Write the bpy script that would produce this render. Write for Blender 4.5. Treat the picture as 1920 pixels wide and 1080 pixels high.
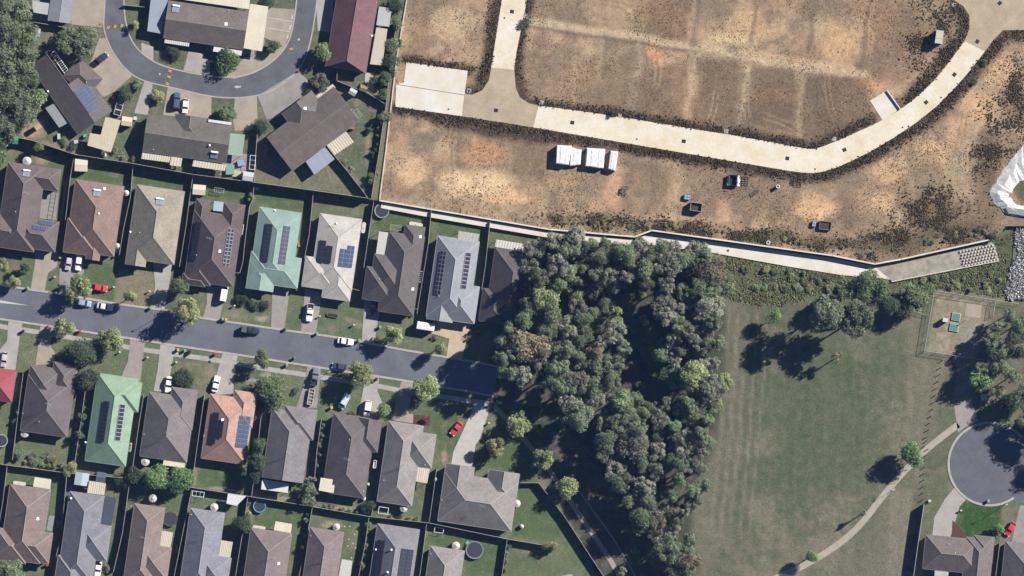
import bpy, bmesh, math, random
import numpy as np
from mathutils import Vector, Matrix
from mathutils.geometry import tessellate_polygon

# ------------------------------------------------------------------ scene, camera, light
scene = bpy.context.scene
for o in list(bpy.data.objects):
    bpy.data.objects.remove(o)
col = scene.collection
S = 0.15                 # metres per image pixel
CAM_H = 2500.0
cam_d = bpy.data.cameras.new('camera')
cam = bpy.data.objects.new('camera', cam_d)
col.objects.link(cam)
cam.location = (0, 0, CAM_H)
cam_d.sensor_width = 36.0
cam_d.lens = 36.0 * CAM_H / (1920 * S)
cam_d.clip_start = 10.0
cam_d.clip_end = 9000.0
scene.camera = cam

SUN_EL, SUN_AZ = math.radians(31.5), math.radians(58.0)   # azimuth from north, towards east
world = bpy.data.worlds.new('World')
scene.world = world
world.use_nodes = True
wn = world.node_tree
sky = wn.nodes.new('ShaderNodeTexSky')
sky.sky_type = 'NISHITA'
sky.sun_disc = False
sky.sun_elevation = SUN_EL
sky.sun_rotation = SUN_AZ
sky.air_density = 0.6
sky.dust_density = 0.0
sky.ozone_density = 5.0
bg = wn.nodes['Background']
bg.inputs['Strength'].default_value = 0.05
wn.links.new(sky.outputs['Color'], bg.inputs['Color'])

sun_d = bpy.data.lights.new('sun', 'SUN')
sun_d.energy = 5.0
sun_d.angle = math.radians(0.53)
sun_d.color = (1.0, 0.955, 0.88)
sun = bpy.data.objects.new('sun', sun_d)
col.objects.link(sun)
sd = Vector((math.sin(SUN_AZ) * math.cos(SUN_EL), math.cos(SUN_AZ) * math.cos(SUN_EL), math.sin(SUN_EL)))
sun.rotation_euler = sd.to_track_quat('Z', 'Y').to_euler()
sun.location = sd * 400

vs = scene.view_settings
vs.view_transform = 'Standard'
vs.look = 'None'
vs.exposure = 1.42
vs.gamma = 1.0
vs.use_curve_mapping = False
scene.render.engine = 'CYCLES'
scene.cycles.max_bounces = 5
scene.cycles.diffuse_bounces = 3
scene.cycles.transmission_bounces = 3
scene.cycles.volume_bounces = 0

# ------------------------------------------------------------------ helpers
R = random.Random(7)
EXPO = 2.3
def lin1(c):
    c = c / 255.0
    return c / 12.92 if c <= 0.04045 else ((c + 0.055) / 1.055) ** 2.4
def C(r, g, b, k=EXPO):                     # colour seen in full sun -> base colour
    return tuple(min(0.86, lin1(v) / k) for v in (r, g, b))

def tone(c, sat=0.8, lift=0.0, gain=1.0):       # mute a colour towards its own grey
    l = 0.3*c[0]+0.59*c[1]+0.11*c[2]
    return C(*[min(252, (sat*v+(1-sat)*l+lift)*gain) for v in c])
def P(x, y, z=0.0):                         # image pixels -> metres; the layout is taken from pixel positions
    return Vector(((x - 960) * S, (540 - y) * S, z))

def link_obj(name, data, parent=None):
    o = bpy.data.objects.new(name, data)
    col.objects.link(o)
    if parent is not None:
        o.parent = parent
    return o

def tag(o, label=None, cat=None, group=None, kind=None):
    if label: o['label'] = label
    if cat: o['category'] = cat
    if group: o['group'] = group
    if kind: o['kind'] = kind
    return o

def thing(name, label, cat, loc, group=None, rz=0.0):
    o = link_obj(name, None)
    o.location = loc
    o.rotation_euler = (0, 0, rz)
    o.empty_display_size = 0.3
    return tag(o, label, cat, group)

class MB:
    def __init__(s):
        s.v = []; s.f = []; s.m = []; s.uv = []; s.has_uv = False; s.c = None
    def face(s, pts, mi=0, uv=None):
        i = len(s.v)
        s.v += [tuple(p) for p in pts]
        s.f.append(tuple(range(i, i + len(pts))))
        s.m.append(mi)
        if uv: s.has_uv = True
        s.uv.append(uv or [(p[0], p[1]) for p in pts])
        return s
    def box(s, x0, y0, z0, x1, y1, z1, mi=0, M=None):
        p = [Vector(q) for q in ((x0,y0,z0),(x1,y0,z0),(x1,y1,z0),(x0,y1,z0),(x0,y0,z1),(x1,y0,z1),(x1,y1,z1),(x0,y1,z1))]
        if M is not None: p = [M @ q for q in p]
        for f in ((3,2,1,0),(4,5,6,7),(0,1,5,4),(1,2,6,5),(2,3,7,6),(3,0,4,7)):
            s.face([p[i] for i in f], mi)
        return s
    def prism(s, poly, z0, z1, mi=0, mside=None):
        """poly: list of (x,y) in metres, any winding"""
        a = sum(poly[i][0]*poly[(i+1)%len(poly)][1]-poly[(i+1)%len(poly)][0]*poly[i][1] for i in range(len(poly)))
        if a < 0: poly = poly[::-1]
        for t in tessellate_polygon([[Vector((x, y, 0)) for x, y in poly]]):
            q = [Vector((poly[i][0], poly[i][1], z1)) for i in t]
            n = (q[1]-q[0]).cross(q[2]-q[0])
            if n.z < 0: q.reverse()
            s.face(q, mi)
        n = len(poly)
        if z1 - z0 > 1e-4:
            for i in range(n):
                a, b = poly[i], poly[(i+1) % n]
                s.face([(a[0],a[1],z0),(b[0],b[1],z0),(b[0],b[1],z1),(a[0],a[1],z1)], mi if mside is None else mside)
        return s
    def cyl(s, c, r0, r1, z0, z1, n=12, mi=0, cap=True, base=False):
        a = [(c[0]+r0*math.cos(2*math.pi*i/n), c[1]+r0*math.sin(2*math.pi*i/n), z0) for i in range(n)]
        b = [(c[0]+r1*math.cos(2*math.pi*i/n), c[1]+r1*math.sin(2*math.pi*i/n), z1) for i in range(n)]
        for i in range(n):
            j = (i+1) % n
            s.face([a[i], a[j], b[j], b[i]], mi)
        if cap: s.face(b, mi)
        if base: s.face(a[::-1], mi)
        return s
    def tube(s, p, q, r0, r1, n=6, mi=0):
        p, q = Vector(p), Vector(q)
        d = (q-p).normalized()
        x = d.orthogonal().normalized(); y = d.cross(x)
        A = [p+(x*math.cos(2*math.pi*i/n)+y*math.sin(2*math.pi*i/n))*r0 for i in range(n)]
        B = [q+(x*math.cos(2*math.pi*i/n)+y*math.sin(2*math.pi*i/n))*r1 for i in range(n)]
        for i in range(n):
            j = (i+1) % n
            s.face([A[i], A[j], B[j], B[i]], mi)
        s.face(B, mi); s.face(A[::-1], mi)
        return s
    def mesh(s, name, mats, smooth=False, origin=None):
        me = bpy.data.meshes.new(name)
        v = s.v if origin is None else [(a[0]-origin[0], a[1]-origin[1], a[2]-origin[2]) for a in s.v]
        me.from_pydata(v, [], s.f)
        for m in (mats if isinstance(mats, (list, tuple)) else [mats]):
            me.materials.append(m)
        me.polygons.foreach_set('material_index', s.m)
        if s.has_uv:
            u = me.uv_layers.new(name='UVMap')
            flat = [k for f in s.uv for p in f for k in p]
            u.data.foreach_set('uv', flat)
        if smooth:
            me.polygons.foreach_set('use_smooth', [True]*len(me.polygons))
        me.update()
        return me
    def build(s, name, mats, parent=None, smooth=False, origin=None):
        if origin is None and parent is not None and parent.type == 'EMPTY':
            origin = parent.location
        return link_obj(name, s.mesh(name, mats, smooth, origin), parent)

# ------------------------------------------------------------------ materials
MATS = {}
def N(nt, t, **kw):
    n = nt.nodes.new(t)
    for k, v in kw.items():
        if k.startswith('i_'):
            n.inputs[int(k[2:]) if k[2:].isdigit() else k[2:].replace('_', ' ')].default_value = v
        else:
            setattr(n, k, v)
    return n
def new_mat(name):
    m = bpy.data.materials.new(name); m.use_nodes = True
    return m, m.node_tree, m.node_tree.nodes['Principled BSDF']
def rgba(c, f=1.0): return (c[0]*f, c[1]*f, c[2]*f, 1)

def mat(name, c, rough=0.85, var=0.25, scale=1.5, c2=None, spec=0.3, metal=0.0, bump=0.0, fine=0.0, fscale=9.0):
    """mottled surface: base colour c, patches towards c2, fine grain"""
    if name in MATS: return MATS[name]
    m, nt, b = new_mat(name)
    g = N(nt, 'ShaderNodeNewGeometry')
    n1 = N(nt, 'ShaderNodeTexNoise'); n1.inputs['Scale'].default_value = scale; n1.inputs['Detail'].default_value = 6
    n1.inputs['Roughness'].default_value = 0.65
    nt.links.new(g.outputs['Position'], n1.inputs['Vector'])
    mr = N(nt, 'ShaderNodeMapRange'); mr.inputs[1].default_value = 0.3; mr.inputs[2].default_value = 0.7
    nt.links.new(n1.outputs['Fac'], mr.inputs[0])
    mx = N(nt, 'ShaderNodeMix', data_type='RGBA')
    c2 = c2 or tuple(v*(1-var) for v in c)
    mx.inputs[6].default_value = rgba(c); mx.inputs[7].default_value = rgba(c2)
    nt.links.new(mr.outputs[0], mx.inputs[0])
    out = mx.outputs[2]
    if fine:
        n2 = N(nt, 'ShaderNodeTexNoise'); n2.inputs['Scale'].default_value = fscale; n2.inputs['Detail'].default_value = 3
        nt.links.new(g.outputs['Position'], n2.inputs['Vector'])
        r2 = N(nt, 'ShaderNodeMapRange'); r2.inputs[1].default_value = 0.3; r2.inputs[2].default_value = 0.7
        r2.inputs[3].default_value = 1-fine; r2.inputs[4].default_value = 1+fine
        nt.links.new(n2.outputs['Fac'], r2.inputs[0])
        mm = N(nt, 'ShaderNodeMix', data_type='RGBA', blend_type='MULTIPLY'); mm.inputs[0].default_value = 1
        nt.links.new(out, mm.inputs[6]); nt.links.new(r2.outputs[0], mm.inputs[7])
        out = mm.outputs[2]
    nt.links.new(out, b.inputs['Base Color'])
    b.inputs['Roughness'].default_value = rough
    b.inputs['Metallic'].default_value = metal
    b.inputs['Specular IOR Level'].default_value = spec
    if bump:
        bp = N(nt, 'ShaderNodeBump'); bp.inputs['Strength'].default_value = bump; bp.inputs['Distance'].default_value = 0.1
        nt.links.new(n1.outputs['Fac'], bp.inputs['Height']); nt.links.new(bp.outputs[0], b.inputs['Normal'])
    MATS[name] = m
    return m

def uv_lines(name, c, sx, sy, amt, rough=0.8, bump=0.4, var=0.22, spec=0.3, stain=None, kind='tile'):
    """roof sheet: courses in UV metres (v up the slope, u along the eave)"""
    if name in MATS: return MATS[name]
    m, nt, b = new_mat(name)
    uv = N(nt, 'ShaderNodeUVMap')
    br = N(nt, 'ShaderNodeTexBrick')
    br.offset = 0.5 if kind == 'tile' else 0.0
    br.inputs['Color1'].default_value = (1, 1, 1, 1)
    br.inputs['Color2'].default_value = (1-amt*0.6,)*3+(1,)
    br.inputs['Mortar'].default_value = (1-amt*2.2,)*3+(1,)
    br.inputs['Scale'].default_value = 1.0
    br.inputs['Brick Width'].default_value = sx
    br.inputs['Row Height'].default_value = sy
    br.inputs['Mortar Size'].default_value = 0.04
    br.inputs['Mortar Smooth'].default_value = 0.6
    nt.links.new(uv.outputs[0], br.inputs['Vector'])
    g = N(nt, 'ShaderNodeNewGeometry')
    n1 = N(nt, 'ShaderNodeTexNoise'); n1.inputs['Scale'].default_value = 0.35; n1.inputs['Detail'].default_value = 8; n1.inputs['Roughness'].default_value = 0.7
    nt.links.new(g.outputs['Position'], n1.inputs['Vector'])
    mr = N(nt, 'ShaderNodeMapRange'); mr.inputs[1].default_value = 0.35; mr.inputs[2].default_value = 0.68
    nt.links.new(n1.outputs['Fac'], mr.inputs[0])
    mx = N(nt, 'ShaderNodeMix', data_type='RGBA')
    mx.inputs[6].default_value = rgba(c); mx.inputs[7].default_value = rgba(stain or tuple(v*(1-var) for v in c))
    nt.links.new(mr.outputs[0], mx.inputs[0])
    n3 = N(nt, 'ShaderNodeTexNoise'); n3.inputs['Scale'].default_value = 5.0; n3.inputs['Detail'].default_value = 3
    nt.links.new(g.outputs['Position'], n3.inputs['Vector'])
    r3 = N(nt, 'ShaderNodeMapRange'); r3.inputs[1].default_value = 0.3; r3.inputs[2].default_value = 0.7; r3.inputs[3].default_value = 0.86; r3.inputs[4].default_value = 1.14
    nt.links.new(n3.outputs['Fac'], r3.inputs[0])
    m1 = N(nt, 'ShaderNodeMix', data_type='RGBA', blend_type='MULTIPLY'); m1.inputs[0].default_value = 1
    nt.links.new(mx.outputs[2], m1.inputs[6]); nt.links.new(br.outputs['Color'], m1.inputs[7])
    m2 = N(nt, 'ShaderNodeMix', data_type='RGBA', blend_type='MULTIPLY'); m2.inputs[0].default_value = 1
    nt.links.new(m1.outputs[2], m2.inputs[6]); nt.links.new(r3.outputs[0], m2.inputs[7])
    nt.links.new(m2.outputs[2], b.inputs['Base Color'])
    b.inputs['Roughness'].default_value = rough
    b.inputs['Specular IOR Level'].default_value = spec
    bp = N(nt, 'ShaderNodeBump'); bp.inputs['Strength'].default_value = bump; bp.inputs['Distance'].default_value = 0.04
    nt.links.new(br.outputs['Color'], bp.inputs['Height']); nt.links.new(bp.outputs[0], b.inputs['Normal'])
    MATS[name] = m
    return m

def plain(name, c, rough=0.5, metal=0.0, spec=0.5, coat=0.0):
    if name in MATS: return MATS[name]
    m, nt, b = new_mat(name)
    b.inputs['Base Color'].default_value = rgba(c); b.inputs['Roughness'].default_value = rough
    b.inputs['Metallic'].default_value = metal; b.inputs['Specular IOR Level'].default_value = spec
    b.inputs['Coat Weight'].default_value = coat
    MATS[name] = m
    return m

def ground_mat(name, specks=0.0, grain=0.35, rough=0.95, mott=None):
    """painted soil / turf colours from the 'Col' attribute, with grain at three scales"""
    m, nt, b = new_mat(name)
    at = N(nt, 'ShaderNodeAttribute', attribute_name='Col')
    g = N(nt, 'ShaderNodeNewGeometry')
    out = at.outputs['Color']
    if mott:
        for c_, sc, lo, hi, a in mott:
            n0 = N(nt, 'ShaderNodeTexNoise'); n0.inputs['Scale'].default_value = sc; n0.inputs['Detail'].default_value = 5; n0.inputs['Roughness'].default_value = 0.7
            nt.links.new(g.outputs['Position'], n0.inputs['Vector'])
            r0 = N(nt, 'ShaderNodeMapRange'); r0.inputs[1].default_value = lo; r0.inputs[2].default_value = hi; r0.inputs[4].default_value = a
            nt.links.new(n0.outputs['Fac'], r0.inputs[0])
            m0 = N(nt, 'ShaderNodeMix', data_type='RGBA')
            m0.inputs[7].default_value = rgba(c_)
            nt.links.new(r0.outputs[0], m0.inputs[0]); nt.links.new(out, m0.inputs[6])
            out = m0.outputs[2]
    for sc, a, st in ((0.45, grain*0.55, 1), (2.2, grain*0.8, 1), (6.5, grain, 1)):
        n = N(nt, 'ShaderNodeTexNoise'); n.inputs['Scale'].default_value = sc; n.inputs['Detail'].default_value = 4; n.inputs['Roughness'].default_value = 0.7
        nt.links.new(g.outputs['Position'], n.inputs['Vector'])
        r = N(nt, 'ShaderNodeMapRange'); r.inputs[1].default_value = 0.28; r.inputs[2].default_value = 0.72
        r.inputs[3].default_value = 1-a; r.inputs[4].default_value = 1+a
        nt.links.new(n.outputs['Fac'], r.inputs[0])
        mm = N(nt, 'ShaderNodeMix', data_type='RGBA', blend_type='MULTIPLY'); mm.inputs[0].default_value = 1
        nt.links.new(out, mm.inputs[6]); nt.links.new(r.outputs[0], mm.inputs[7])
        out = mm.outputs[2]
    if specks:
        for sc, lo, a in ((2.6, 0.56, specks), (5.5, 0.58, specks*0.8)):
            n2 = N(nt, 'ShaderNodeTexNoise'); n2.inputs['Scale'].default_value = sc; n2.inputs['Detail'].default_value = 2
            nt.links.new(g.outputs['Position'], n2.inputs['Vector'])
            r = N(nt, 'ShaderNodeMapRange'); r.inputs[1].default_value = lo; r.inputs[2].default_value = lo+0.09
            r.inputs[3].default_value = 1; r.inputs[4].default_value = 1-a
            nt.links.new(n2.outputs['Fac'], r.inputs[0])
            mm = N(nt, 'ShaderNodeMix', data_type='RGBA', blend_type='MULTIPLY'); mm.inputs[0].default_value = 1
            nt.links.new(out, mm.inputs[6]); nt.links.new(r.outputs[0], mm.inputs[7])
            out = mm.outputs[2]
    nt.links.new(out, b.inputs['Base Color'])
    b.inputs['Roughness'].default_value = rough
    b.inputs['Specular IOR Level'].default_value = 0.1
    bp = N(nt, 'ShaderNodeBump'); bp.inputs['Strength'].default_value = 0.7; bp.inputs['Distance'].default_value = 0.12
    nt.links.new(n.outputs['Fac'], bp.inputs['Height']); nt.links.new(bp.outputs[0], b.inputs['Normal'])
    return m

def leaf_mat(name, c, trans=0.35, hue=0.5):
    m, nt, b = new_mat(name)
    nt.nodes.remove(b)
    out = nt.nodes['Material Output']
    at = N(nt, 'ShaderNodeAttribute', attribute_name='Col')
    oi = N(nt, 'ShaderNodeObjectInfo')
    r = N(nt, 'ShaderNodeMapRange'); r.inputs[3].default_value = 0.72; r.inputs[4].default_value = 1.25
    nt.links.new(oi.outputs['Random'], r.inputs[0])
    mm = N(nt, 'ShaderNodeMix', data_type='RGBA', blend_type='MULTIPLY'); mm.inputs[0].default_value = 1
    mm.inputs[6].default_value = rgba(c)
    nt.links.new(at.outputs['Color'], mm.inputs[7])
    m2 = N(nt, 'ShaderNodeMix', data_type='RGBA', blend_type='MULTIPLY'); m2.inputs[0].default_value = 1
    nt.links.new(mm.outputs[2], m2.inputs[6]); nt.links.new(r.outputs[0], m2.inputs[7])
    d = N(nt, 'ShaderNodeBsdfDiffuse'); t = N(nt, 'ShaderNodeBsdfTranslucent')
    nt.links.new(m2.outputs[2], d.inputs[0]); nt.links.new(m2.outputs[2], t.inputs[0])
    mx = N(nt, 'ShaderNodeMixShader'); mx.inputs[0].default_value = trans
    nt.links.new(d.outputs[0], mx.inputs[1]); nt.links.new(t.outputs[0], mx.inputs[2])
    nt.links.new(mx.outputs[0], out.inputs[0])
    return m

M_CONC = mat('concrete', C(198, 193, 186), 0.9, scale=0.35, c2=C(174, 168, 160), fine=0.12)
M_CONC_GREY = mat('grey_concrete', C(176, 171, 164), 0.9, scale=0.3, c2=C(150, 145, 140), fine=0.14)
M_CONC_TAN = mat('tan_concrete', C(192, 180, 162), 0.9, scale=0.35, c2=C(168, 157, 143), fine=0.14)
M_CONC_LIGHT = mat('pale_concrete', C(216, 212, 204), 0.9, scale=0.4, c2=C(194, 189, 181), fine=0.1)
M_CONC_CREAM = mat('cream_pavers', C(226, 205, 170), 0.9, scale=0.5, c2=C(196, 176, 146), fine=0.1)
M_CONC_PINK = mat('brown_pavers', C(180, 171, 164), 0.9, scale=0.6, c2=C(160, 151, 145), fine=0.12)
M_SITE = mat('new_concrete', C(252, 247, 230), 0.85, scale=0.2, c2=C(236, 218, 180), fine=0.09, fscale=1.6)
M_SITE_WHITE = mat('white_concrete', C(248, 245, 238), 0.85, scale=0.2, c2=C(232, 220, 196), fine=0.05)
M_SITE_OLD = mat('weathered_concrete', C(206, 190, 160), 0.9, scale=0.25, c2=C(182, 165, 138), fine=0.09, fscale=2.5)
M_RAMP = mat('stained_concrete', C(200, 192, 178), 0.9, scale=0.55, c2=C(140, 133, 120), fine=0.16, fscale=2.2)
M_ASPH = mat('asphalt', C(124, 128, 138), 0.9, scale=0.15, c2=C(104, 107, 116), fine=0.22, fscale=4.5)
M_ASPH_OLD = mat('old_asphalt', C(118, 121, 128), 0.9, scale=0.25, c2=C(96, 98, 104), fine=0.22, fscale=4.5)
M_KERB = mat('kerb_concrete', C(204, 197, 186), 0.9, scale=0.8, c2=C(178, 171, 160))
M_WHITE = mat('white_paint', C(228, 226, 220), 0.7, scale=2, c2=C(200, 198, 190))
M_YELLOW = mat('orange_paint', C(222, 172, 100), 0.7, scale=2)
M_WALLW = mat('render_wall', C(190, 178, 160), 0.9, var=0.15)
M_BRICK = mat('brick_wall', C(140, 104, 84), 0.9, var=0.3, scale=6)
M_TIMBER = mat('weathered_timber', C(146, 138, 128), 0.9, var=0.35, scale=2.5)
M_CAP = mat('pale_timber', C(208, 203, 194), 0.9, var=0.3, scale=2.0)
M_BARK = mat('bark', C(96, 84, 72), 0.95, var=0.4, scale=4)
M_BARKP = mat('pale_bark', C(140, 130, 118), 0.95, var=0.4, scale=4)
M_GLASS = plain('window_glass', (0.02, 0.025, 0.03), 0.08, spec=0.6)
M_BLACK = plain('black_rubber', (0.02, 0.02, 0.022), 0.7)
M_METAL = plain('galvanised', (0.45, 0.46, 0.48), 0.4, 0.6)
M_DARK = mat('dark_steel', C(50, 52, 54), 0.7, var=0.3)
# ------------------------------------------------------------------ ground colouring
NT = {}
def vnoise(x, y, seed):
    if seed not in NT: NT[seed] = np.random.RandomState(seed).rand(256, 256)
    r = NT[seed]
    xi = np.floor(x).astype(int); yi = np.floor(y).astype(int)
    fx = x-xi; fy = y-yi
    fx = fx*fx*(3-2*fx); fy = fy*fy*(3-2*fy)
    a = r[xi & 255, yi & 255]; b = r[(xi+1) & 255, yi & 255]; c = r[xi & 255, (yi+1) & 255]; d = r[(xi+1) & 255, (yi+1) & 255]
    return (a*(1-fx)+b*fx)*(1-fy)+(c*(1-fx)+d*fx)*fy
def fbm(x, y, scale, seed=1, oct=4):
    t = np.zeros_like(x); a = 1.0; s = 0.0
    for k in range(oct):
        t += a*vnoise(x/scale*2**k+17.3*k, y/scale*2**k-9.1*k, seed+k); s += a; a *= 0.55
    return t/s
def sstep(a, b, x):
    t = np.clip((x-a)/(b-a), 0, 1)
    return t*t*(3-2*t)
class Paint:
    def __init__(s, x, y, base):
        s.x, s.y = x, y
        s.c = np.empty((len(x), 3)); s.c[:] = base
        s.wx = (fbm(x, y, 40, 91)-0.5); s.wy = (fbm(x, y, 40, 97)-0.5)
    def mixin(s, m, colr):
        s.c += (np.asarray(colr)-s.c)*m[:, None]
    def noise(s, colr, scale, lo, hi, seed, amt=1.0, mask=None):
        m = sstep(lo, hi, fbm(s.x, s.y, scale, seed))*amt
        s.mixin(m if mask is None else m*mask, colr)
    def polymask(s, poly, soft=3.0, wob=0.0):
        x = s.x+s.wx*wob; y = s.y+s.wy*wob
        n = len(poly); ins = np.zeros(len(x), bool); d = np.full(len(x), 1e9)
        for i in range(n):
            x0, y0 = poly[i]; x1, y1 = poly[(i+1) % n]
            dx, dy = x1-x0, y1-y0
            t = np.clip(((x-x0)*dx+(y-y0)*dy)/(dx*dx+dy*dy+1e-9), 0, 1)
            d = np.minimum(d, np.hypot(x-x0-t*dx, y-y0-t*dy))
            cnd = ((y0 > y) != (y1 > y))
            with np.errstate(divide='ignore', invalid='ignore'):
                xx = (x1-x0)*(y-y0)/(y1-y0+1e-12)+x0
            ins ^= cnd & (x < xx)
        sd_ = np.where(ins, d, -d)
        return sstep(-soft, soft, sd_)
    def linemask(s, pts, wid, soft=4.0, wob=0.0):
        x = s.x+s.wx*wob; y = s.y+s.wy*wob
        d = np.full(len(x), 1e9)
        for (x0, y0), (x1, y1) in zip(pts[:-1], pts[1:]):
            dx, dy = x1-x0, y1-y0
            t = np.clip(((x-x0)*dx+(y-y0)*dy)/(dx*dx+dy*dy+1e-9), 0, 1)
            d = np.minimum(d, np.hypot(x-x0-t*dx, y-y0-t*dy))
        return 1-sstep(wid-soft, wid+soft, d)
    def poly(s, poly, colr, soft=3.0, wob=0.0, amt=1.0):
        s.mixin(s.polymask(poly, soft, wob)*amt, colr)
    def line(s, pts, wid, colr, soft=4.0, wob=0.0, amt=1.0):
        s.mixin(s.linemask(pts, wid, soft, wob)*amt, colr)
    def blob(s, x, y, rx, ry, colr, amt=1.0, wob=30, ang=0):
        c, q = math.cos(math.radians(ang)), math.sin(math.radians(ang))
        dx = s.x+s.wx*wob-x; dy = s.y+s.wy*wob-y
        d = np.hypot((dx*c+dy*q)/rx, (-dx*q+dy*c)/ry)
        s.mixin((1-sstep(0.35, 1.1, d))*amt, colr)

def grid_mesh(name, X, Y, Z, cols, material):
    """X,Y,Z: 2-D arrays (rows, cols) in metres"""
    nr, nc = X.shape
    co = np.stack([X, Y, Z], -1).reshape(-1, 3)
    i = np.arange(nr*nc).reshape(nr, nc)
    q = np.stack([i[:-1, :-1], i[1:, :-1], i[1:, 1:], i[:-1, 1:]], -1).reshape(-1, 4)
    me = bpy.data.meshes.new(name)
    me.vertices.add(len(co)); me.vertices.foreach_set('co', co.ravel())
    me.loops.add(q.size); me.loops.foreach_set('vertex_index', q.ravel().astype(np.int32))
    me.polygons.add(len(q)); me.polygons.foreach_set('loop_start', np.arange(0, q.size, 4, dtype=np.int32))
    me.update(calc_edges=True); me.validate()
    ca = me.color_attributes.new('Col', 'FLOAT_COLOR', 'POINT')
    ca.data.foreach_set('color', np.concatenate([cols, np.ones((len(co), 1))], 1).ravel().astype(np.float32))
    me.materials.append(material)
    me.polygons.foreach_set('use_smooth', [True]*len(me.polygons))
    return me

TZ = 1.3        # the upper terrace: the older court and the building site
TERR = [(-1e4, 240), (0, 252), (60, 265), (142, 291), (198, 299), (252, 308), (362, 328), (400, 334), (477, 343), (588, 358), (692, 374),
        (712, 376), (800, 391), (1030, 430), (1190, 444), (1222, 432), (1330, 447), (1560, 479), (1640, 495), (1690, 486), (1862, 448), (1872, 440), (1886, 424), (1e4, 410)]

# ---- lower ground
xs = np.concatenate([[-9000, -4000, -1500, -400], np.arange(-60, 1981, 4.5), [2300, 3400, 6000, 11000]])
ys = np.concatenate([[-9000, -4000, -1500, -400], np.arange(200, 1141, 4.5), [1500, 2600, 5000, 10000]])
gx, gy = np.meshgrid(xs, ys)
p = Paint(gx.ravel(), gy.ravel(), tone((86, 104, 64), 0.82, 22))
p.noise(tone((108, 112, 74), 0.82, 22), 60, 0.45, 0.7, 3, 0.7)
p.noise(tone((70, 90, 56), 0.82, 22), 35, 0.5, 0.72, 5, 0.6)
p.noise(tone((132, 120, 92), 0.82, 22), 22, 0.60, 0.78, 8, 0.6)
# side yards: bare dirt and shade-worn turf between the houses
p.poly([(0, 290), (700, 380), (920, 420), (1000, 440), (900, 600), (780, 590), (560, 540), (0, 470)], tone((92, 98, 66), 0.82, 22), 8, 20, 0.5)
p.poly([(222, 505), (292, 512), (286, 582), (214, 572)], tone((130, 118, 88), 0.82, 22), 2.5, 3)
p.poly([(113, 478), (160, 480), (150, 515), (115, 512)], tone((120, 112, 92), 0.82, 22), 3, 4, 0.6)
for b in ((20, 505, 25, 20, (118, 104, 78)), (440, 590, 30, 14, (128, 120, 86)), (490, 598, 20, 7, (168, 148, 116)), (655, 600, 14, 6, (138, 122, 90)),
          (672, 608, 10, 7, (150, 128, 98)), (500, 560, 26, 12, (112, 98, 76)), (392, 700, 14, 20, (140, 124, 94)), (500, 705, 14, 8, (182, 164, 134)),
          (470, 715, 16, 6, (176, 160, 128)), (870, 785, 10, 16, (160, 132, 102)), (836, 800, 5, 26, (150, 116, 84)), (833, 850, 6, 24, (186, 146, 112)),
          (640, 745, 10, 14, (100, 108, 64)), (215, 325, 14, 12, (170, 150, 122)), (80, 300, 22, 12, (158, 128, 100)), (560, 920, 18, 8, (120, 120, 76)),
          (620, 985, 26, 10, (158, 142, 110)), (665, 1010, 16, 30, (106, 112, 68)), (800, 1000, 16, 8, (130, 124, 92)), (1775, 985, 9, 10, (150, 132, 92)),
          (520, 935, 40, 5, (168, 152, 120)), (420, 917, 50, 4, (170, 140, 112)), (640, 952, 40, 4, (176, 152, 126)), (760, 972, 34, 4, (150, 132, 112)),
          (885, 420, 26, 12, (120, 118, 74)), (650, 395, 36, 14, (104, 112, 72)), (640, 408, 30, 3, (132, 120, 90)), (495, 385, 14, 8, (170, 150, 116)),
          (350, 690, 30, 12, (118, 112, 74)), (965, 808, 8, 8, (150, 138, 110))):
    p.blob(b[0], b[1], b[2], b[3], tone(b[4], 0.75, 26), 0.85, 10)
for ln in ([(139, 870), (152, 780), (162, 720)], [(362, 905), (368, 870)], [(1170, 0), (1170, 1)], [(250, 860), (264, 775)], [(470, 975), (476, 930)]):
    p.line(ln, 6, tone((150, 122, 98), 0.82, 22), 4, 6, 0.8)
for q in ([(20, 876), (122, 890), (118, 925), (12, 912)], [(140, 300), (245, 312), (240, 345), (136, 335)], [(256, 312), (358, 330), (352, 362), (250, 345)], [(368, 335), (470, 345), (466, 375), (366, 366)], [(482, 348), (585, 362), (578, 400), (480, 385)], [(708, 385), (800, 398), (796, 440), (700, 430)], [(820, 408), (910, 420), (906, 445), (818, 440)],
          [(160, 490), (222, 500), (214, 565), (150, 545)], [(370, 905), (462, 920), (458, 880), (375, 868)], [(478, 938), (580, 950), (574, 990), (472, 985)], [(700, 980), (705, 1075), (690, 1075)], [(808, 985), (945, 1012), (940, 1075), (872, 1075), (870, 1030), (806, 1020)], [(975, 905), (1005, 908), (1060, 985), (1040, 1015), (958, 1005)], [(820, 765), (890, 768), (850, 850), (822, 845), (812, 800)], [(930, 800), (985, 830), (1010, 890), (975, 890), (895, 870)]):
    p.poly(q, tone((70, 98, 50), 0.92, 14), 5, 6, 0.7)
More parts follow.
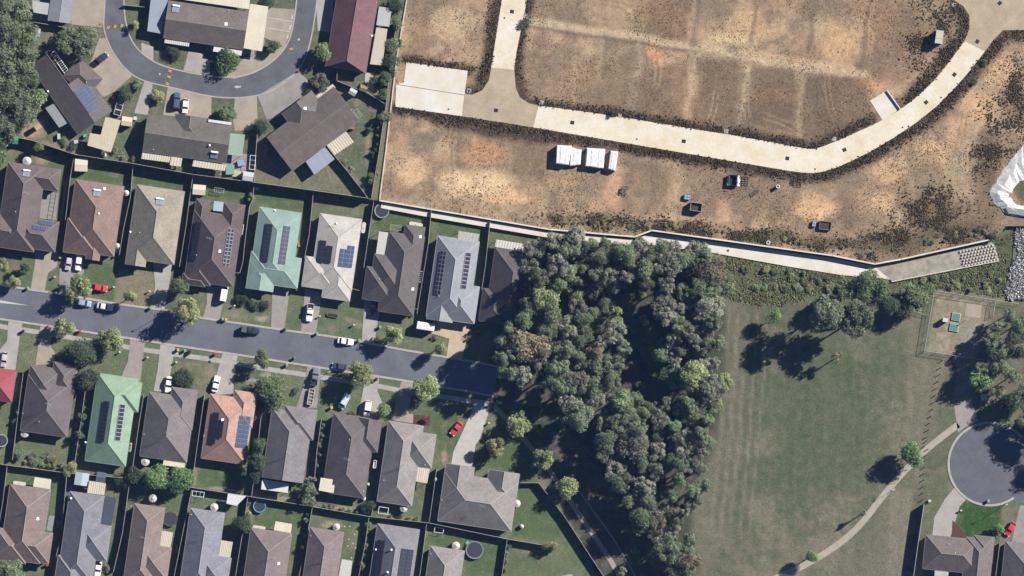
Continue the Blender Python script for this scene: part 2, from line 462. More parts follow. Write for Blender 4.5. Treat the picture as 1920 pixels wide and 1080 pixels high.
# the park field
FIELD = [(1352, 560), (1420, 575), (1500, 570), (1560, 540), (1640, 560), (1740, 560), (1733, 660), (1845, 672), (1800, 740), (1790, 830), (1760, 930), (1720, 1100), (1290, 1100), (1300, 1000), (1320, 880), (1345, 740)]
p.poly(FIELD, tone((116, 117, 82), 0.66, 4), 8, 12)
fm = p.polymask(FIELD, 8, 12)
p.noise(tone((92, 106, 68), 0.66, 4), 130, 0.42, 0.62, 23, 0.85, fm)
p.noise(tone((158, 144, 116), 0.7, 6), 60, 0.48, 0.66, 27, 0.5, fm)
p.noise(tone((150, 128, 106), 0.7, 2), 26, 0.56, 0.72, 33, 0.35, fm)
p.noise(tone((84, 102, 66), 0.7, 2), 11, 0.5, 0.7, 35, 0.6, fm)
p.noise(tone((124, 112, 84), 0.66, 4), 16, 0.55, 0.75, 29, 0.5, fm)
p.poly([(1350, 560), (1395, 560), (1400, 700), (1385, 860), (1370, 1000), (1320, 1080), (1300, 1000), (1325, 870), (1345, 720)], tone((128, 122, 96), 0.66, 4), 10, 14, 0.75)
p.poly([(1690, 570), (1735, 560), (1730, 655), (1770, 690), (1745, 830), (1720, 900), (1690, 840), (1700, 700)], tone((144, 132, 104), 0.66, 4), 12, 16, 0.6)
p.blob(1545, 790, 150, 190, tone((82, 102, 64), 0.74, 2), 0.75, 60)
p.blob(1650, 640, 50, 50, tone((98, 110, 70), 0.66, 4), 0.6, 40)
p.poly([(1600, 1010), (1720, 900), (1700, 1000), (1690, 1100), (1560, 1100)], tone((124, 120, 90), 0.66, 4), 12, 16, 0.8)
p.poly([(1670, 910), (1715, 920), (1690, 1100), (1655, 1100)], tone((150, 138, 110), 0.66, 4), 6, 8, 0.7)
p.line([(1400, 1085), (1480, 1050), (1560, 1000)], 8, tone((142, 128, 100), 0.66, 4), 6, 6, 0.6)
p.line([(1300, 905), (1306, 960), (1345, 1000)], 10, tone((134, 126, 100), 0.66, 4), 6, 8, 0.7)
# mown wheel lines
for k in range(9):
    x0 = 1362+k*9
    p.line([(x0+4, 590), (x0-2, 700), (x0-14, 850), (x0-30, 1000)], 1.6, tone((104, 104, 76), 0.66, 4) if k % 2 else tone((146, 138, 110), 0.66, 4), 2.5, 6, 0.85)
for k in range(24):
    x0 = 1450+k*13
    p.line([(x0, 600), (x0-6, 800), (x0-12, 1080)], 2.5, tone((96, 104, 70), 0.66, 4) if k % 2 else tone((134, 128, 98), 0.66, 4), 3, 14, 0.26)
# grove floor
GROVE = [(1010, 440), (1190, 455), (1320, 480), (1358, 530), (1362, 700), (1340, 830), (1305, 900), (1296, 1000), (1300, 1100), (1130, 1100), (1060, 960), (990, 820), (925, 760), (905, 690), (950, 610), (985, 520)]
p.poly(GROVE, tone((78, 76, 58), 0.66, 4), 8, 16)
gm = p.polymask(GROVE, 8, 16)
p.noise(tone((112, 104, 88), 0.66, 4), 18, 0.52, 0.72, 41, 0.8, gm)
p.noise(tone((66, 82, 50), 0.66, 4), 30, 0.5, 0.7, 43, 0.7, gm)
# weedy verge under the wall, riprap bank
p.poly([(1350, 480), (1580, 515), (1672, 527), (1875, 490), (1885, 560), (1750, 545), (1640, 570), (1560, 535), (1490, 565), (1420, 572), (1362, 556)], tone((98, 100, 66), 0.8, 4), 5, 10)
p.poly([(1868, 450), (1900, 430), (1895, 560), (1872, 556)], tone((96, 96, 64), 0.8), 5, 8)
p.poly([(1690, 538), (1760, 540), (1910, 560), (1905, 572), (1750, 556), (1690, 552)], tone((150, 136, 100), 0.66, 4), 4, 6, 0.9)
p.poly([(1756, 556), (1866, 570), (1848, 676), (1738, 660)], tone((158, 144, 114), 0.8, 6), 2, 3)
p.noise(tone((188, 172, 144), 0.8, 6), 14, 0.5, 0.7, 51, 0.8, p.polymask([(1756, 556), (1866, 570), (1848, 676), (1738, 660)], 2, 3))
p.poly([(1795, 660), (1812, 600), (1840, 600), (1828, 680), (1815, 762), (1786, 762), (1790, 720)], tone((168, 156, 136), 0.66, 4), 5, 8, 0.9)
p.poly([(1845, 580), (1980, 560), (1980, 800), (1900, 800), (1830, 700)], tone((122, 110, 88), 0.66, 4), 10, 20, 0.8)
p.poly([(1735, 910), (1780, 900), (1760, 1000), (1735, 1000), (1728, 960)], tone((112, 116, 74), 0.66, 4), 5, 6, 0.8)
p.poly([(1800, 940), (1880, 945), (1880, 1010), (1790, 1010)], tone((58, 96, 42), 1.0, 0), 3, 4, 1.0)
p.poly([(1878, 948), (1908, 950), (1895, 1020), (1872, 1015)], tone((136, 124, 92), 0.66, 4), 3, 4, 0.9)
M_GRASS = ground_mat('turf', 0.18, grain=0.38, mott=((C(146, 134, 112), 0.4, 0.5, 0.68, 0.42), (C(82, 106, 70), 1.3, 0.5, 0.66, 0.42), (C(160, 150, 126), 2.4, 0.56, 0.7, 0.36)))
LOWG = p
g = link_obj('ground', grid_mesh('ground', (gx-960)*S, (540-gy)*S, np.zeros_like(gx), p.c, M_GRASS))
tag(g, kind='structure')

# ---- terrace (rows follow the retaining line)
xs = np.concatenate([[-9000, -3000, -400], np.arange(-60, 705, 4.0), np.arange(705, 1976, 2.3), [2400, 5000, 11000]])
tx = np.array([q[0] for q in TERR]); ty = np.array([q[1] for q in TERR])
yb = np.interp(xs, tx, ty)
tt = np.concatenate([np.linspace(0, 1, 190), [1.6, 4, 12]])
gx = np.repeat(xs[None, :], len(tt), 0)
gy = yb[None, :]+(-40-yb[None, :])*tt[:, None]
p = Paint(gx.ravel(), gy.ravel(), tone((84, 100, 66), 0.72, 22))
p.noise(tone((118, 112, 86), 0.72, 22), 45, 0.48, 0.7, 103, 0.8)
p.noise(tone((70, 84, 54), 0.72, 22), 25, 0.5, 0.7, 105, 0.6)
p.poly([(500, 310), (560, 325), (640, 300), (700, 370), (480, 345)], tone((112, 112, 80), 0.72, 22), 5, 10, 0.8)
p.poly([(480, 225), (505, 255), (500, 300), (545, 330), (480, 345)], tone((104, 102, 78), 0.72, 22), 4, 8, 0.8)
p.blob(60, 245, 32, 22, tone((176, 138, 106), 0.72, 22), 0.9, 16)
p.blob(110, 275, 50, 7, tone((150, 128, 100), 0.72, 22), 0.8, 8, 15)
p.blob(690, 275, 7, 40, tone((146, 118, 92), 0.72, 22), 0.8, 8)
p.poly([(756, 0), (772, 0), (742, 120), (722, 300), (708, 372), (698, 372), (712, 290), (726, 140)], tone((112, 108, 70), 0.72, 22), 3, 4)
SITE = [(770, -60), (1990, -60), (1990, 470), (1868, 450), (1690, 485), (1640, 494), (1560, 478), (1222, 431), (1190, 443), (1030, 429), (712, 375), (722, 290), (742, 110), (764, 10)]
sm = p.polymask(SITE, 1.5)
p.mixin(sm, tone((188, 158, 124), 0.88, 2, 1.05))
p.noise(tone((150, 124, 96), 0.82, 2, 1.09), 70, 0.42, 0.62, 111, 0.8, sm)
p.noise(tone((196, 164, 122), 0.82, 2, 1.09), 60, 0.52, 0.7, 117, 0.8, sm)
p.noise(tone((184, 138, 102), 0.82, 2, 1.09), 50, 0.58, 0.78, 119, 0.4, sm)
p.noise(tone((136, 122, 96), 0.82, 2, 1.0), 90, 0.46, 0.66, 127, 0.55, sm)
p.noise(tone((132, 112, 88), 0.82, 2, 1.09), 26, 0.54, 0.74, 123, 0.7, sm)
def sblob(*a, **k): p.blob(*a, **k)
for x, y, rx, ry, c, a in ((895, 345, 90, 34, (226, 182, 136), 0.95), (770, 320, 36, 46, (206, 168, 128), 0.9), (960, 372, 60, 14, (216, 170, 124), 0.8),
        (905, 290, 50, 30, (196, 142, 98), 0.8), (790, 270, 34, 28, (122, 114, 96), 0.8), (800, 345, 30, 10, (110, 104, 78), 0.6), (850, 250, 60, 18, (126, 110, 88), 0.7),
        (965, 170, 16, 40, (172, 116, 84), 0.6), (1070, 100, 34, 26, (140, 128, 104), 0.7), (1230, 100, 22, 26, (204, 146, 100), 0.8), (1440, 180, 60, 24, (196, 148, 106), 0.6),
        (1545, 185, 34, 26, (124, 112, 92), 0.8), (1500, 55, 22, 22, (130, 118, 94), 0.7), (1570, 90, 44, 60, (204, 162, 116), 0.8), (1400, 50, 44, 50, (198, 160, 116), 0.7),
        (1640, 50, 44, 60, (190, 150, 112), 0.6), (1630, 160, 50, 14, (196, 140, 98), 0.7), (1240, 25, 60, 40, (166, 130, 98), 0.6), (1155, 40, 40, 40, (160, 138, 108), 0.5),
        (1365, 75, 60, 14, (200, 176, 134), 0.8), (1530, 390, 46, 30, (214, 170, 124), 0.9), (1640, 380, 40, 34, (212, 172, 130), 0.8), (1665, 320, 36, 30, (206, 164, 122), 0.8),
        (1745, 290, 46, 30, (204, 164, 120), 0.8), (1790, 250, 26, 40, (200, 158, 114), 0.7), (1830, 200, 44, 40, (204, 162, 120), 0.8), (1870, 130, 40, 40, (204, 164, 120), 0.8),
        (1340, 300, 40, 30, (186, 140, 106), 0.6), (1150, 350, 24, 50, (196, 150, 114), 0.85), (1350, 400, 20, 40, (196, 152, 116), 0.7), (1060, 340, 50, 20, (170, 138, 104), 0.6),
        (1730, 340, 40, 40, (142, 128, 102), 0.7), (1790, 330, 26, 50, (150, 134, 106), 0.6), (1745, 395, 70, 50, (104, 86, 66), 0.9), (1830, 400, 50, 50, (108, 90, 70), 0.8), (1850, 300, 34, 80, (96, 82, 62), 0.9),
        (1905, 180, 20, 60, (112, 96, 74), 0.8), (1750, 70, 60, 50, (130, 110, 84), 0.8), (1800, 30, 24, 34, (112, 96, 76), 0.8), (1430, 447, 80, 20, (84, 84, 56), 0.95),
        (1100, 410, 90, 16, (104, 98, 70), 0.85), (1260, 430, 60, 18, (104, 98, 66), 0.85), (1340, 435, 50, 16, (120, 108, 78), 0.7), (1560, 457, 100, 18, (86, 82, 56), 0.95),
        (1680, 450, 90, 32, (88, 80, 58), 0.95), (1790, 432, 90, 30, (88, 78, 58), 0.95), (850, 40, 50, 40, (184, 158, 124), 0.7), (785, 55, 22, 50, (168, 142, 106), 0.6),
        (1895, 345, 30, 60, (190, 152, 118), 0.6), (1926, 352, 34, 26, (84, 88, 56), 1.0), (1926, 352, 34, 26, (84, 88, 56), 1.0)):
    p.blob(x, y, rx, ry, tone(c, 0.88, 3, 1.17), a, 26)
for q, c, a in (([(1085, 100), (1180, 112), (1172, 205), (1080, 195)], (146, 120, 92), 0.6), ([(1205, 130), (1290, 118), (1278, 228), (1196, 214)], (138, 112, 86), 0.65), ([(1310, 112), (1392, 118), (1380, 240), (1296, 228)], (128, 104, 80), 0.7),
        ([(1410, 118), (1492, 130), (1486, 250), (1396, 238)], (122, 100, 78), 0.7), ([(1508, 138), (1625, 152), (1632, 215), (1560, 256), (1500, 260)], (118, 100, 80), 0.7), ([(1000, 70), (1078, 90), (1074, 190), (990, 180)], (150, 124, 96), 0.5),
        ([(1010, 0), (1090, 0), (1085, 50), (1000, 36)], (140, 116, 90), 0.5), ([(1215, 0), (1300, 0), (1292, 76), (1210, 66)], (136, 110, 84), 0.6), ([(1640, 0), (1720, 0), (1740, 110), (1690, 160), (1630, 140)], (142, 114, 88), 0.55),
        ([(960, 262), (1040, 280), (1036, 330), (960, 330)], (144, 114, 86), 0.55), ([(1170, 300), (1262, 310), (1255, 400), (1170, 392)], (140, 120, 94), 0.55), ([(1275, 310), (1345, 322), (1340, 410), (1270, 405)], (150, 126, 98), 0.45),
        ([(1385, 330), (1500, 345), (1490, 410), (1380, 420)], (142, 120, 94), 0.5), ([(1560, 330), (1620, 320), (1640, 400), (1590, 430)], (140, 122, 98), 0.45), ([(1700, 260), (1760, 300), (1770, 380), (1710, 350)], (140, 124, 98), 0.5),
        ([(770, 10), (800, 10), (800, 110), (760, 105)], (152, 124, 92), 0.5)):
    p.poly(q, tone(c, 0.9), 9, 18, a)
rr_ = random.Random(4)
for k in range(46):
    x0, y0 = rr_.uniform(760, 1880), rr_.uniform(0, 420)
    t0 = math.radians(rr_.choice((8, 98, 98, 100, -30, 60))+rr_.uniform(-12, 12)); L0 = rr_.uniform(25, 90); bend = rr_.uniform(-0.5, 0.5)
    pts_ = []
    for j in range(6):
        pts_.append((x0, y0)); x0 += math.cos(t0)*L0/5; y0 += math.sin(t0)*L0/5; t0 += bend/5
    cc = rr_.choice(((214, 188, 150), (206, 176, 136), (120, 98, 76), (128, 106, 82)))
    for off in (-5, 5):
        p.line([(a+off*math.sin(t0), b-off*math.cos(t0)) for a, b in pts_], 1.3, tone(cc, 0.9), 1.6, 4, 0.5)
# lot benches: pale tracks and darker bench edges
p.line([(990, 40), (1150, 62), (1320, 90), (1440, 115), (1620, 140)], 7, tone((206, 180, 140), 0.82, 2, 1.09), 5, 8, 0.85)
p.line([(1000, 52), (1160, 76), (1300, 97)], 3, tone((120, 100, 78), 0.82, 2, 1.09), 3, 6, 0.7)
p.line([(1390, 92), (1450, 104), (1600, 128)], 5, tone((212, 178, 134), 0.82, 2, 1.09), 4, 6, 0.7)
for ln in ([(1200, 75), (1195, 150), (1185, 215)], [(1405, 110), (1395, 170), (1385, 230)], [(1300, 0), (1295, 100)], [(1300, 100), (1285, 235)], [(1417, 0), (1410, 100)], [(1510, 110), (1500, 200), (1495, 260)],
           [(1104, 80), (1096, 130)], [(1128, 80), (1118, 140)], [(1275, 340), (1265, 420)], [(1840, 230), (1790, 300), (1830, 390)], [(1690, 300), (1725, 390)], [(1780, 240), (1830, 310)]):
    p.line(ln, 5, tone((200, 174, 138), 0.82, 2, 1.09), 5, 18, 0.32)
for ln in ([(1530, 0), (1522, 60), (1512, 100)], [(1630, 0), (1622, 60), (1612, 125)], [(1415, 0), (1408, 70)], [(1310, 0), (1300, 80)], [(1205, 0), (1190, 60)]):
    p.line(ln, 5, tone((136, 118, 94), 0.82, 2, 1.09), 5, 14, 0.4)
# dark dry growth hugging the new concrete
DRY = ([(936, 0), (918, 120), (900, 168), (880, 172)], [(760, 112), (880, 130)], [(992, 0), (985, 30), (972, 100), (968, 150), (985, 190), (1015, 196), (1150, 213), (1300, 238), (1400, 254), (1515, 277), (1575, 257), (1632, 224)],
       [(745, 204), (866, 224), (1000, 245), (1200, 279), (1400, 313), (1500, 330), (1535, 332), (1582, 316), (1655, 281), (1745, 221), (1805, 161), (1850, 102), (1885, 64), (1920, 62)],
       [(1690, 200), (1755, 135), (1804, 75), (1812, 35), (1790, 5)])
for ln in ([(1532, 0), (1522, 60), (1512, 105)], [(1632, 0), (1622, 60), (1612, 125)], [(1417, 0), (1406, 75)], [(1310, 0), (1298, 85)], [(1195, 150), (1186, 210)]):
    p.line(ln, 4, tone((112, 94, 72), 0.9), 4, 16, 0.4)
for ln, w, a in zip(DRY, (15, 9, 11, 13, 16), (0.95, 0.85, 0.95, 0.95, 0.75)):
    p.line(ln, w, tone((72, 60, 46), 0.9), 9, 14, a)
p.line([(820, 222), (900, 240), (1000, 255), (1060, 262)], 14, tone((70, 58, 44), 0.9), 9, 14, 0.9)
p.c[:] = p.c*(0.86+0.28*fbm(p.x, p.y, 9, 131)[:, None])
TERP = p
Z = np.full_like(gx, TZ)
Z += (fbm(gx.ravel(), gy.ravel(), 60, 141).reshape(gx.shape)-0.5)*0.0
M_SOIL = ground_mat('site_soil', 0.2, grain=0.32, mott=((C(140, 118, 94), 0.8, 0.5, 0.68, 0.45), (C(206, 178, 142), 1.7, 0.54, 0.68, 0.4)))
g = link_obj('terrace_ground', grid_mesh('terrace_ground', (gx-960)*S, (540-gy)*S, Z, p.c, M_SOIL))
# the grid rows run north: flip so that faces look up
tag(g, kind='structure')
for gg in ('ground', 'terrace_ground'):
    me = bpy.data.objects[gg].data
    if me.polygons[len(me.polygons)//2].normal.z < 0:
        me.flip_normals()
# timber sleeper wall below the rear fences, and cut face further along
mb = MB()
pts = [q for q in TERR if -1 < q[0] <= 712]
pts = [(-400, 246)]+pts
for (x0, y0), (x1, y1) in zip(pts[:-1], pts[1:]):
    a, b = P(x0, y0), P(x1, y1)
    for k in range(6):
        z0, z1 = k*0.215+0.01, k*0.215+0.205
        o_ = 0.02 if k % 2 else 0.0
        d = (b-a).normalized(); n = Vector((d.y, -d.x, 0))
        mb.face([a+n*(0.06+o_)+Vector((0,0,z0)), b+n*(0.06+o_)+Vector((0,0,z0)), b+n*(0.06+o_)+Vector((0,0,z1)), a+n*(0.06+o_)+Vector((0,0,z1))])
        mb.face([a+n*(0.06+o_)+Vector((0,0,z1)), b+n*(0.06+o_)+Vector((0,0,z1)), b-n*0.1+Vector((0,0,z1)), a-n*0.1+Vector((0,0,z1))])
o = mb.build('retaining_wall', [M_TIMBER])
tag(o, 'low timber sleeper retaining wall under the rear fences of the street houses', 'wall')

# ------------------------------------------------------------------ paving sheets
def sheet(name, poly, z, m, thick=0.06, label=None, cat=None, kind='structure'):
    mb = MB()
    mb.prism([tuple(P(x, y)[:2]) for x, y in poly], z-thick, z, 0)
    o = mb.build(name, [m])
    return tag(o, label, cat, None, kind)
def ribbon(pts, w):
    """offset polyline into polygon; w full width in image pixels"""
    L, Rr = [], []
    n = len(pts)
    for i in range(n):
        a = Vector(pts[max(i-1, 0)]); b = Vector(pts[min(i+1, n-1)])
        d = (b-a).normalized(); nn = Vector((-d.y, d.x))*(w/2)
        q = Vector(pts[i])
        L.append(tuple(q+nn)); Rr.append(tuple(q-nn))
    return L+Rr[::-1]
def smooth(pts, it=2, closed=False):
    for _ in range(it):
        q = [] if closed else [pts[0]]
        n = len(pts)
        for i in range(n if closed else n-1):
            a, b = pts[i], pts[(i+1) % n]
            q.append((a[0]*.75+b[0]*.25, a[1]*.75+b[1]*.25)); q.append((a[0]*.25+b[0]*.75, a[1]*.25+b[1]*.75))
        if not closed: q.append(pts[-1])
        pts = q
    return pts
def kerb_strip(name, pts, z0, w=3.4, h=0.13, m=None):
    mb = MB()
    rb = ribbon(pts, w)
    n = len(pts)
    for i in range(n-1):
        q = [rb[i], rb[i+1], rb[2*n-2-i], rb[2*n-1-i]]
        mb.prism([tuple(P(x, y)[:2]) for x, y in q], z0-0.05, z0+h)
    return tag(mb.build(name, [m or M_KERB]), kind='structure')

NK = [(-80, 523), (0, 535), (50, 543), (100, 550), (229, 572), (312, 583), (377, 597), (454, 608), (533, 620), (615, 631), (673, 641), (757, 657), (827, 669), (898, 681), (935, 689)]
SK = [(-80, 585), (6, 597), (102, 611), (179, 623), (242, 632), (350, 649), (471, 667), (579, 684), (704, 703), (773, 714), (861, 729), (925, 741)]
sheet('road', NK+SK[::-1], 0.03, M_ASPH)
kerb_strip('kerb', [(x, y-1) for x, y in NK], 0, 4)
kerb_strip('kerb', [(x, y+2) for x, y in SK], 0, 4)
PATHC = [(-60, 603), (0, 612), (73, 623), (162, 638), (250, 653), (396, 674), (437, 681), (508, 693), (575, 703), (621, 710), (704, 723), (765, 735), (869, 750), (925, 758)]
sheet('footpath', ribbon(PATHC, 9), 0.05, M_CONC)
PARK = smooth([(922, 757), (950, 785), (985, 826), (1030, 880), (1062, 930), (1100, 985), (1140, 1042), (1170, 1095)], 2)
sheet('footpath', ribbon(PARK, 9), 0.05, M_CONC_TAN)
sheet('footpath', ribbon([(1082, 915), (1150, 1010), (1200, 1095)], 3), 0.045, M_CONC_GREY)
LOOP = smooth([(1797, 796), (1745, 835), (1698, 880), (1655, 930), (1610, 990), (1560, 1030), (1500, 1065), (1430, 1095)], 2)
sheet('footpath', ribbon(LOOP, 12), 0.05, mat('path_concrete', C(198, 189, 172), 0.9, scale=0.5, c2=C(174, 165, 149), fine=0.1))
# court (cul-de-sac)
circ = [(1856+76*math.cos(t), 870+76*math.sin(t)) for t in [2*math.pi*i/64 for i in range(64)]]
sheet('road', circ, 0.03, mat('court_asphalt', C(116, 118, 126), 0.9, scale=0.3, c2=C(98, 100, 108), fine=0.22, fscale=4.5))
sheet('road', [(1900, 815), (2000, 830), (2000, 960), (1890, 938)], 0.025, M_ASPH)
ring = [(1856+77.5*math.cos(t), 870+77.5*math.sin(t)) for t in [math.radians(55+2.5*i) for i in range(107)]]
kerb_strip('kerb', ring, 0, 4.2)
sheet('driveway', [(1789, 762), (1820, 748), (1835, 790), (1811, 800), (1796, 811), (1793, 790)], 0.05, M_CONC_PINK)
sheet('driveway', [(1790, 913), (1811, 937), (1799, 950), (1790, 980), (1782, 1008), (1748, 1003), (1752, 970), (1771, 937)], 0.06, M_CONC)
sheet('driveway', [(1912, 948), (1960, 950), (1930, 1030), (1896, 1018)], 0.05, M_CONC_GREY)
sheet('slab', [(1812, 568), (1841, 572), (1838, 597), (1808, 593)], 0.06, M_CONC_TAN)

DRIVES = [
 ([(86, 474), (108, 470), (107, 500), (90, 512), (83, 548), (57, 543), (66, 490), (66, 470)], M_CONC_TAN),
 ([(113, 478), (158, 474), (157, 512), (133, 527), (126, 552), (110, 550)], M_CONC_GREY),
 ([(287, 490), (325, 492), (318, 530), (308, 581), (280, 577), (291, 540)], M_CONC),
 ([(386, 515), (427, 520), (420, 560), (411, 602), (379, 597), (388, 570)], M_CONC_PINK),
 ([(511, 530), (545, 530), (533, 618), (508, 614)], M_CONC_PINK),
 ([(572, 540), (604, 550), (592, 626), (564, 622)], M_CONC_PINK),
 ([(684, 560), (715, 566), (711, 585), (702, 644), (678, 640)], M_CONC),
 ([(812, 600), (880, 590), (884, 600), (866, 673), (837, 669), (842, 635), (806, 624)], M_CONC_CREAM),
 ([(16, 599), (43, 603), (38, 622), (29, 693), (-20, 705), (-20, 668), (0, 655), (13, 640)], M_CONC),
 ([(76, 609), (100, 613), (94, 648), (104, 663), (100, 682), (66, 685), (70, 660)], M_CONC_TAN),
 ([(244, 634), (272, 638), (263, 716), (228, 706), (240, 676)], M_CONC_PINK),
 ([(301, 643), (329, 647), (317, 715), (313, 735), (288, 733), (296, 690)], M_CONC),
 ([(418, 661), (446, 665), (440, 700), (437, 738), (394, 742), (412, 682)], M_CONC),
 ([(577, 684), (602, 688), (594, 766), (555, 764), (569, 724)], M_CONC_GREY),
 ([(686, 702), (711, 706), (708, 734), (717, 755), (704, 786), (671, 780), (681, 730)], M_CONC),
 ([(753, 713), (775, 717), (766, 770), (768, 790), (736, 786), (742, 750)], M_CONC_TAN),
 ([(892, 755), (921, 759), (900, 822), (892, 834), (885, 876), (846, 870), (850, 847)], M_CONC_LIGHT)]
for k, (q, m) in enumerate(DRIVES):
    sheet('driveway', q, 0.07+0.004*(k % 3), m)
# rear pads, mulch beds, small slabs
for q, m, z in (([(80, 358), (110, 362), (106, 414), (74, 409)], M_CONC_GREY, 0.05), ([(741, 776), (775, 776), (775, 794), (738, 788)], M_CONC_TAN, 0.05),
             ([(1052, 1080), (1072, 1076), (1080, 1090), (1060, 1095)], M_CONC, 0.05)):
    sheet('slab', q, z, m)
M_MULCH = mat('bark_mulch', C(112, 76, 62), 0.95, var=0.4, scale=6)
for q in ([(776, 777), (807, 781), (805, 798), (774, 794)], [(1786, 975), (1812, 1004), (1810, 1008), (1784, 1006)]):
    sheet('garden_bed', q, 0.07, M_MULCH)
# old court loop on the terrace
OUT = smooth([(199, -40), (196, 20), (194, 52), (202, 78), (216, 106), (241, 136), (270, 153), (330, 166), (400, 183), (455, 184), (500, 176), (540, 151), (566, 126), (585, 75), (600, -40)], 2)
INN = smooth([(231, -40), (233, 20), (237, 47), (246, 76), (266, 101), (300, 123), (360, 138), (430, 147), (470, 140), (510, 118), (538, 88), (551, 50), (561, -40)], 2)
sheet('road', OUT+INN[::-1], TZ+0.03, M_ASPH_OLD)
kerb_strip('kerb', OUT, TZ, 2.6, 0.09); kerb_strip('kerb', INN, TZ, 2.6, 0.09)
for k, (q, m) in enumerate([
 ([(186, 72), (199, 72), (216, 106), (248, 142), (215, 172), (195, 182), (180, 170), (170, 120)], M_CONC_TAN),
 ([(265, 80), (288, 88), (288, 116), (266, 100)], M_CONC), ([(354, 96), (377, 100), (394, 117), (394, 142), (344, 132)], M_CONC),
 ([(423, 145), (455, 112), (480, 96), (500, 98), (538, 84), (517, 112), (470, 139), (440, 148)], M_CONC_TAN),
 ([(498, 14), (554, 18), (546, 60), (534, 88), (494, 70)], M_CONC_TAN),
 ([(271, 152), (287, 157), (277, 216), (252, 212)], M_CONC), ([(315, 163), (397, 182), (396, 222), (358, 222), (306, 216)], M_CONC_TAN),
 ([(441, 183), (482, 180), (483, 225), (470, 245), (440, 245), (437, 222)], M_CONC_TAN),
 ([(483, 180), (560, 133), (580, 154), (556, 200), (525, 218), (500, 224)], M_CONC_GREY),
 ([(134, -40), (197, -40), (196, 20), (192, 52), (134, 46)], M_CONC_TAN), ([(590, -40), (628, -40), (622, 62), (596, 58)], M_CONC),
 ([(60, -10), (100, -10), (92, 42), (60, 36)], M_CONC_GREY), ([(420, 285), (480, 290), (478, 338), (412, 328)], M_CONC_GREY), ([(685, 135), (700, 138), (702, 172), (684, 160)], M_CONC_LIGHT),
 ([(390, 60), (498, 74), (492, 100), (455, 104), (392, 96)], M_CONC_GREY)]):
    sheet('driveway', q, TZ+0.045+0.004*(k % 5), m)
def paint_mark(quads, z, m=None, name='road_marking'):
    mb = MB()
    for q in quads:
        mb.prism([tuple(P(x, y)[:2]) for x, y in q], z, z)
    return tag(mb.build(name, [m or M_WHITE]), kind='structure')
paint_mark([ribbon([(502, 33), (549, 41)], 1.2), ribbon([(500, 52), (544, 60)], 1.2)], TZ+0.09)
for q in ([(547, 29), (550, 29), (549, 36), (546, 36)], [(544, 47), (547, 48), (545, 56), (542, 55)], [(539, 65), (542, 65), (540, 73), (537, 72)]):
    paint_mark([q], TZ+0.10)
paint_mark([[(439, 163), (446, 160), (446, 162), (452, 161.5), (452, 164), (446, 164.5), (446, 166)]], TZ+0.055)
paint_mark([[(558, 74), (561, 72), (563, 75), (560, 77)]], TZ+0.055)
paint_mark([[(299, 137), (302, 138), (301, 141), (298, 140)]], TZ+0.055)
paint_mark([[(0, 563), (56, 573), (0, 568)]], 0.045)
# new estate concrete
E_TOP = [(1010, 198), (1150, 217), (1300, 242), (1400, 258), (1515, 280), (1532, 279), (1575, 262), (1655, 226), (1688, 205), (1722, 180), (1762, 140), (1808, 77)]
E_BOT = [(1000, 239), (1200, 273), (1400, 307), (1500, 324), (1535, 325), (1580, 310), (1650, 275), (1740, 215), (1800, 155), (1846, 97)]
sheet('road', smooth(E_TOP, 1)+smooth(E_BOT, 1)[::-1], TZ+0.08, M_SITE)
sheet('road', [(1808, 77), (1817, 55), (1817, 30), (1806, 12), (1780, -5), (1770, -40), (2000, -40), (2000, 55), (1880, 57), (1862, 75), (1846, 97)], TZ+0.085, M_SITE_OLD)
sheet('road', [(945, -40), (993, -40), (988, 0), (968, 100), (964, 131), (921, 127), (941, 0)], TZ+0.08, M_SITE)
sheet('road', [(921, 127), (964, 131), (967, 165), (975, 183), (992, 194), (1010, 198), (1000, 239), (866, 218), (871, 176), (885, 178), (904, 170), (917, 150)], TZ+0.085, M_SITE_OLD)
sheet('slab', [(757, 155), (762, 117), (877, 133), (871, 178), (745, 158)], TZ+0.08, M_SITE_WHITE)
sheet('slab', [(743, 159), (871, 179), (866, 218), (741, 200)], TZ+0.085, M_SITE_WHITE)
sheet('slab', [(1631, 189), (1662, 170), (1687, 204), (1655, 227)], TZ+0.09, M_SITE_WHITE)
# kerb-side concrete pads
for x, y in ((1016, 193), (1162, 217), (1362, 247), (1564, 261), (880, 171), (986, 31), (1788, 10)):
    sheet('slab', [(x-4, y-5), (x+4, y-4), (x+3, y+4), (x-5, y+3)], TZ+0.1, M_CONC)
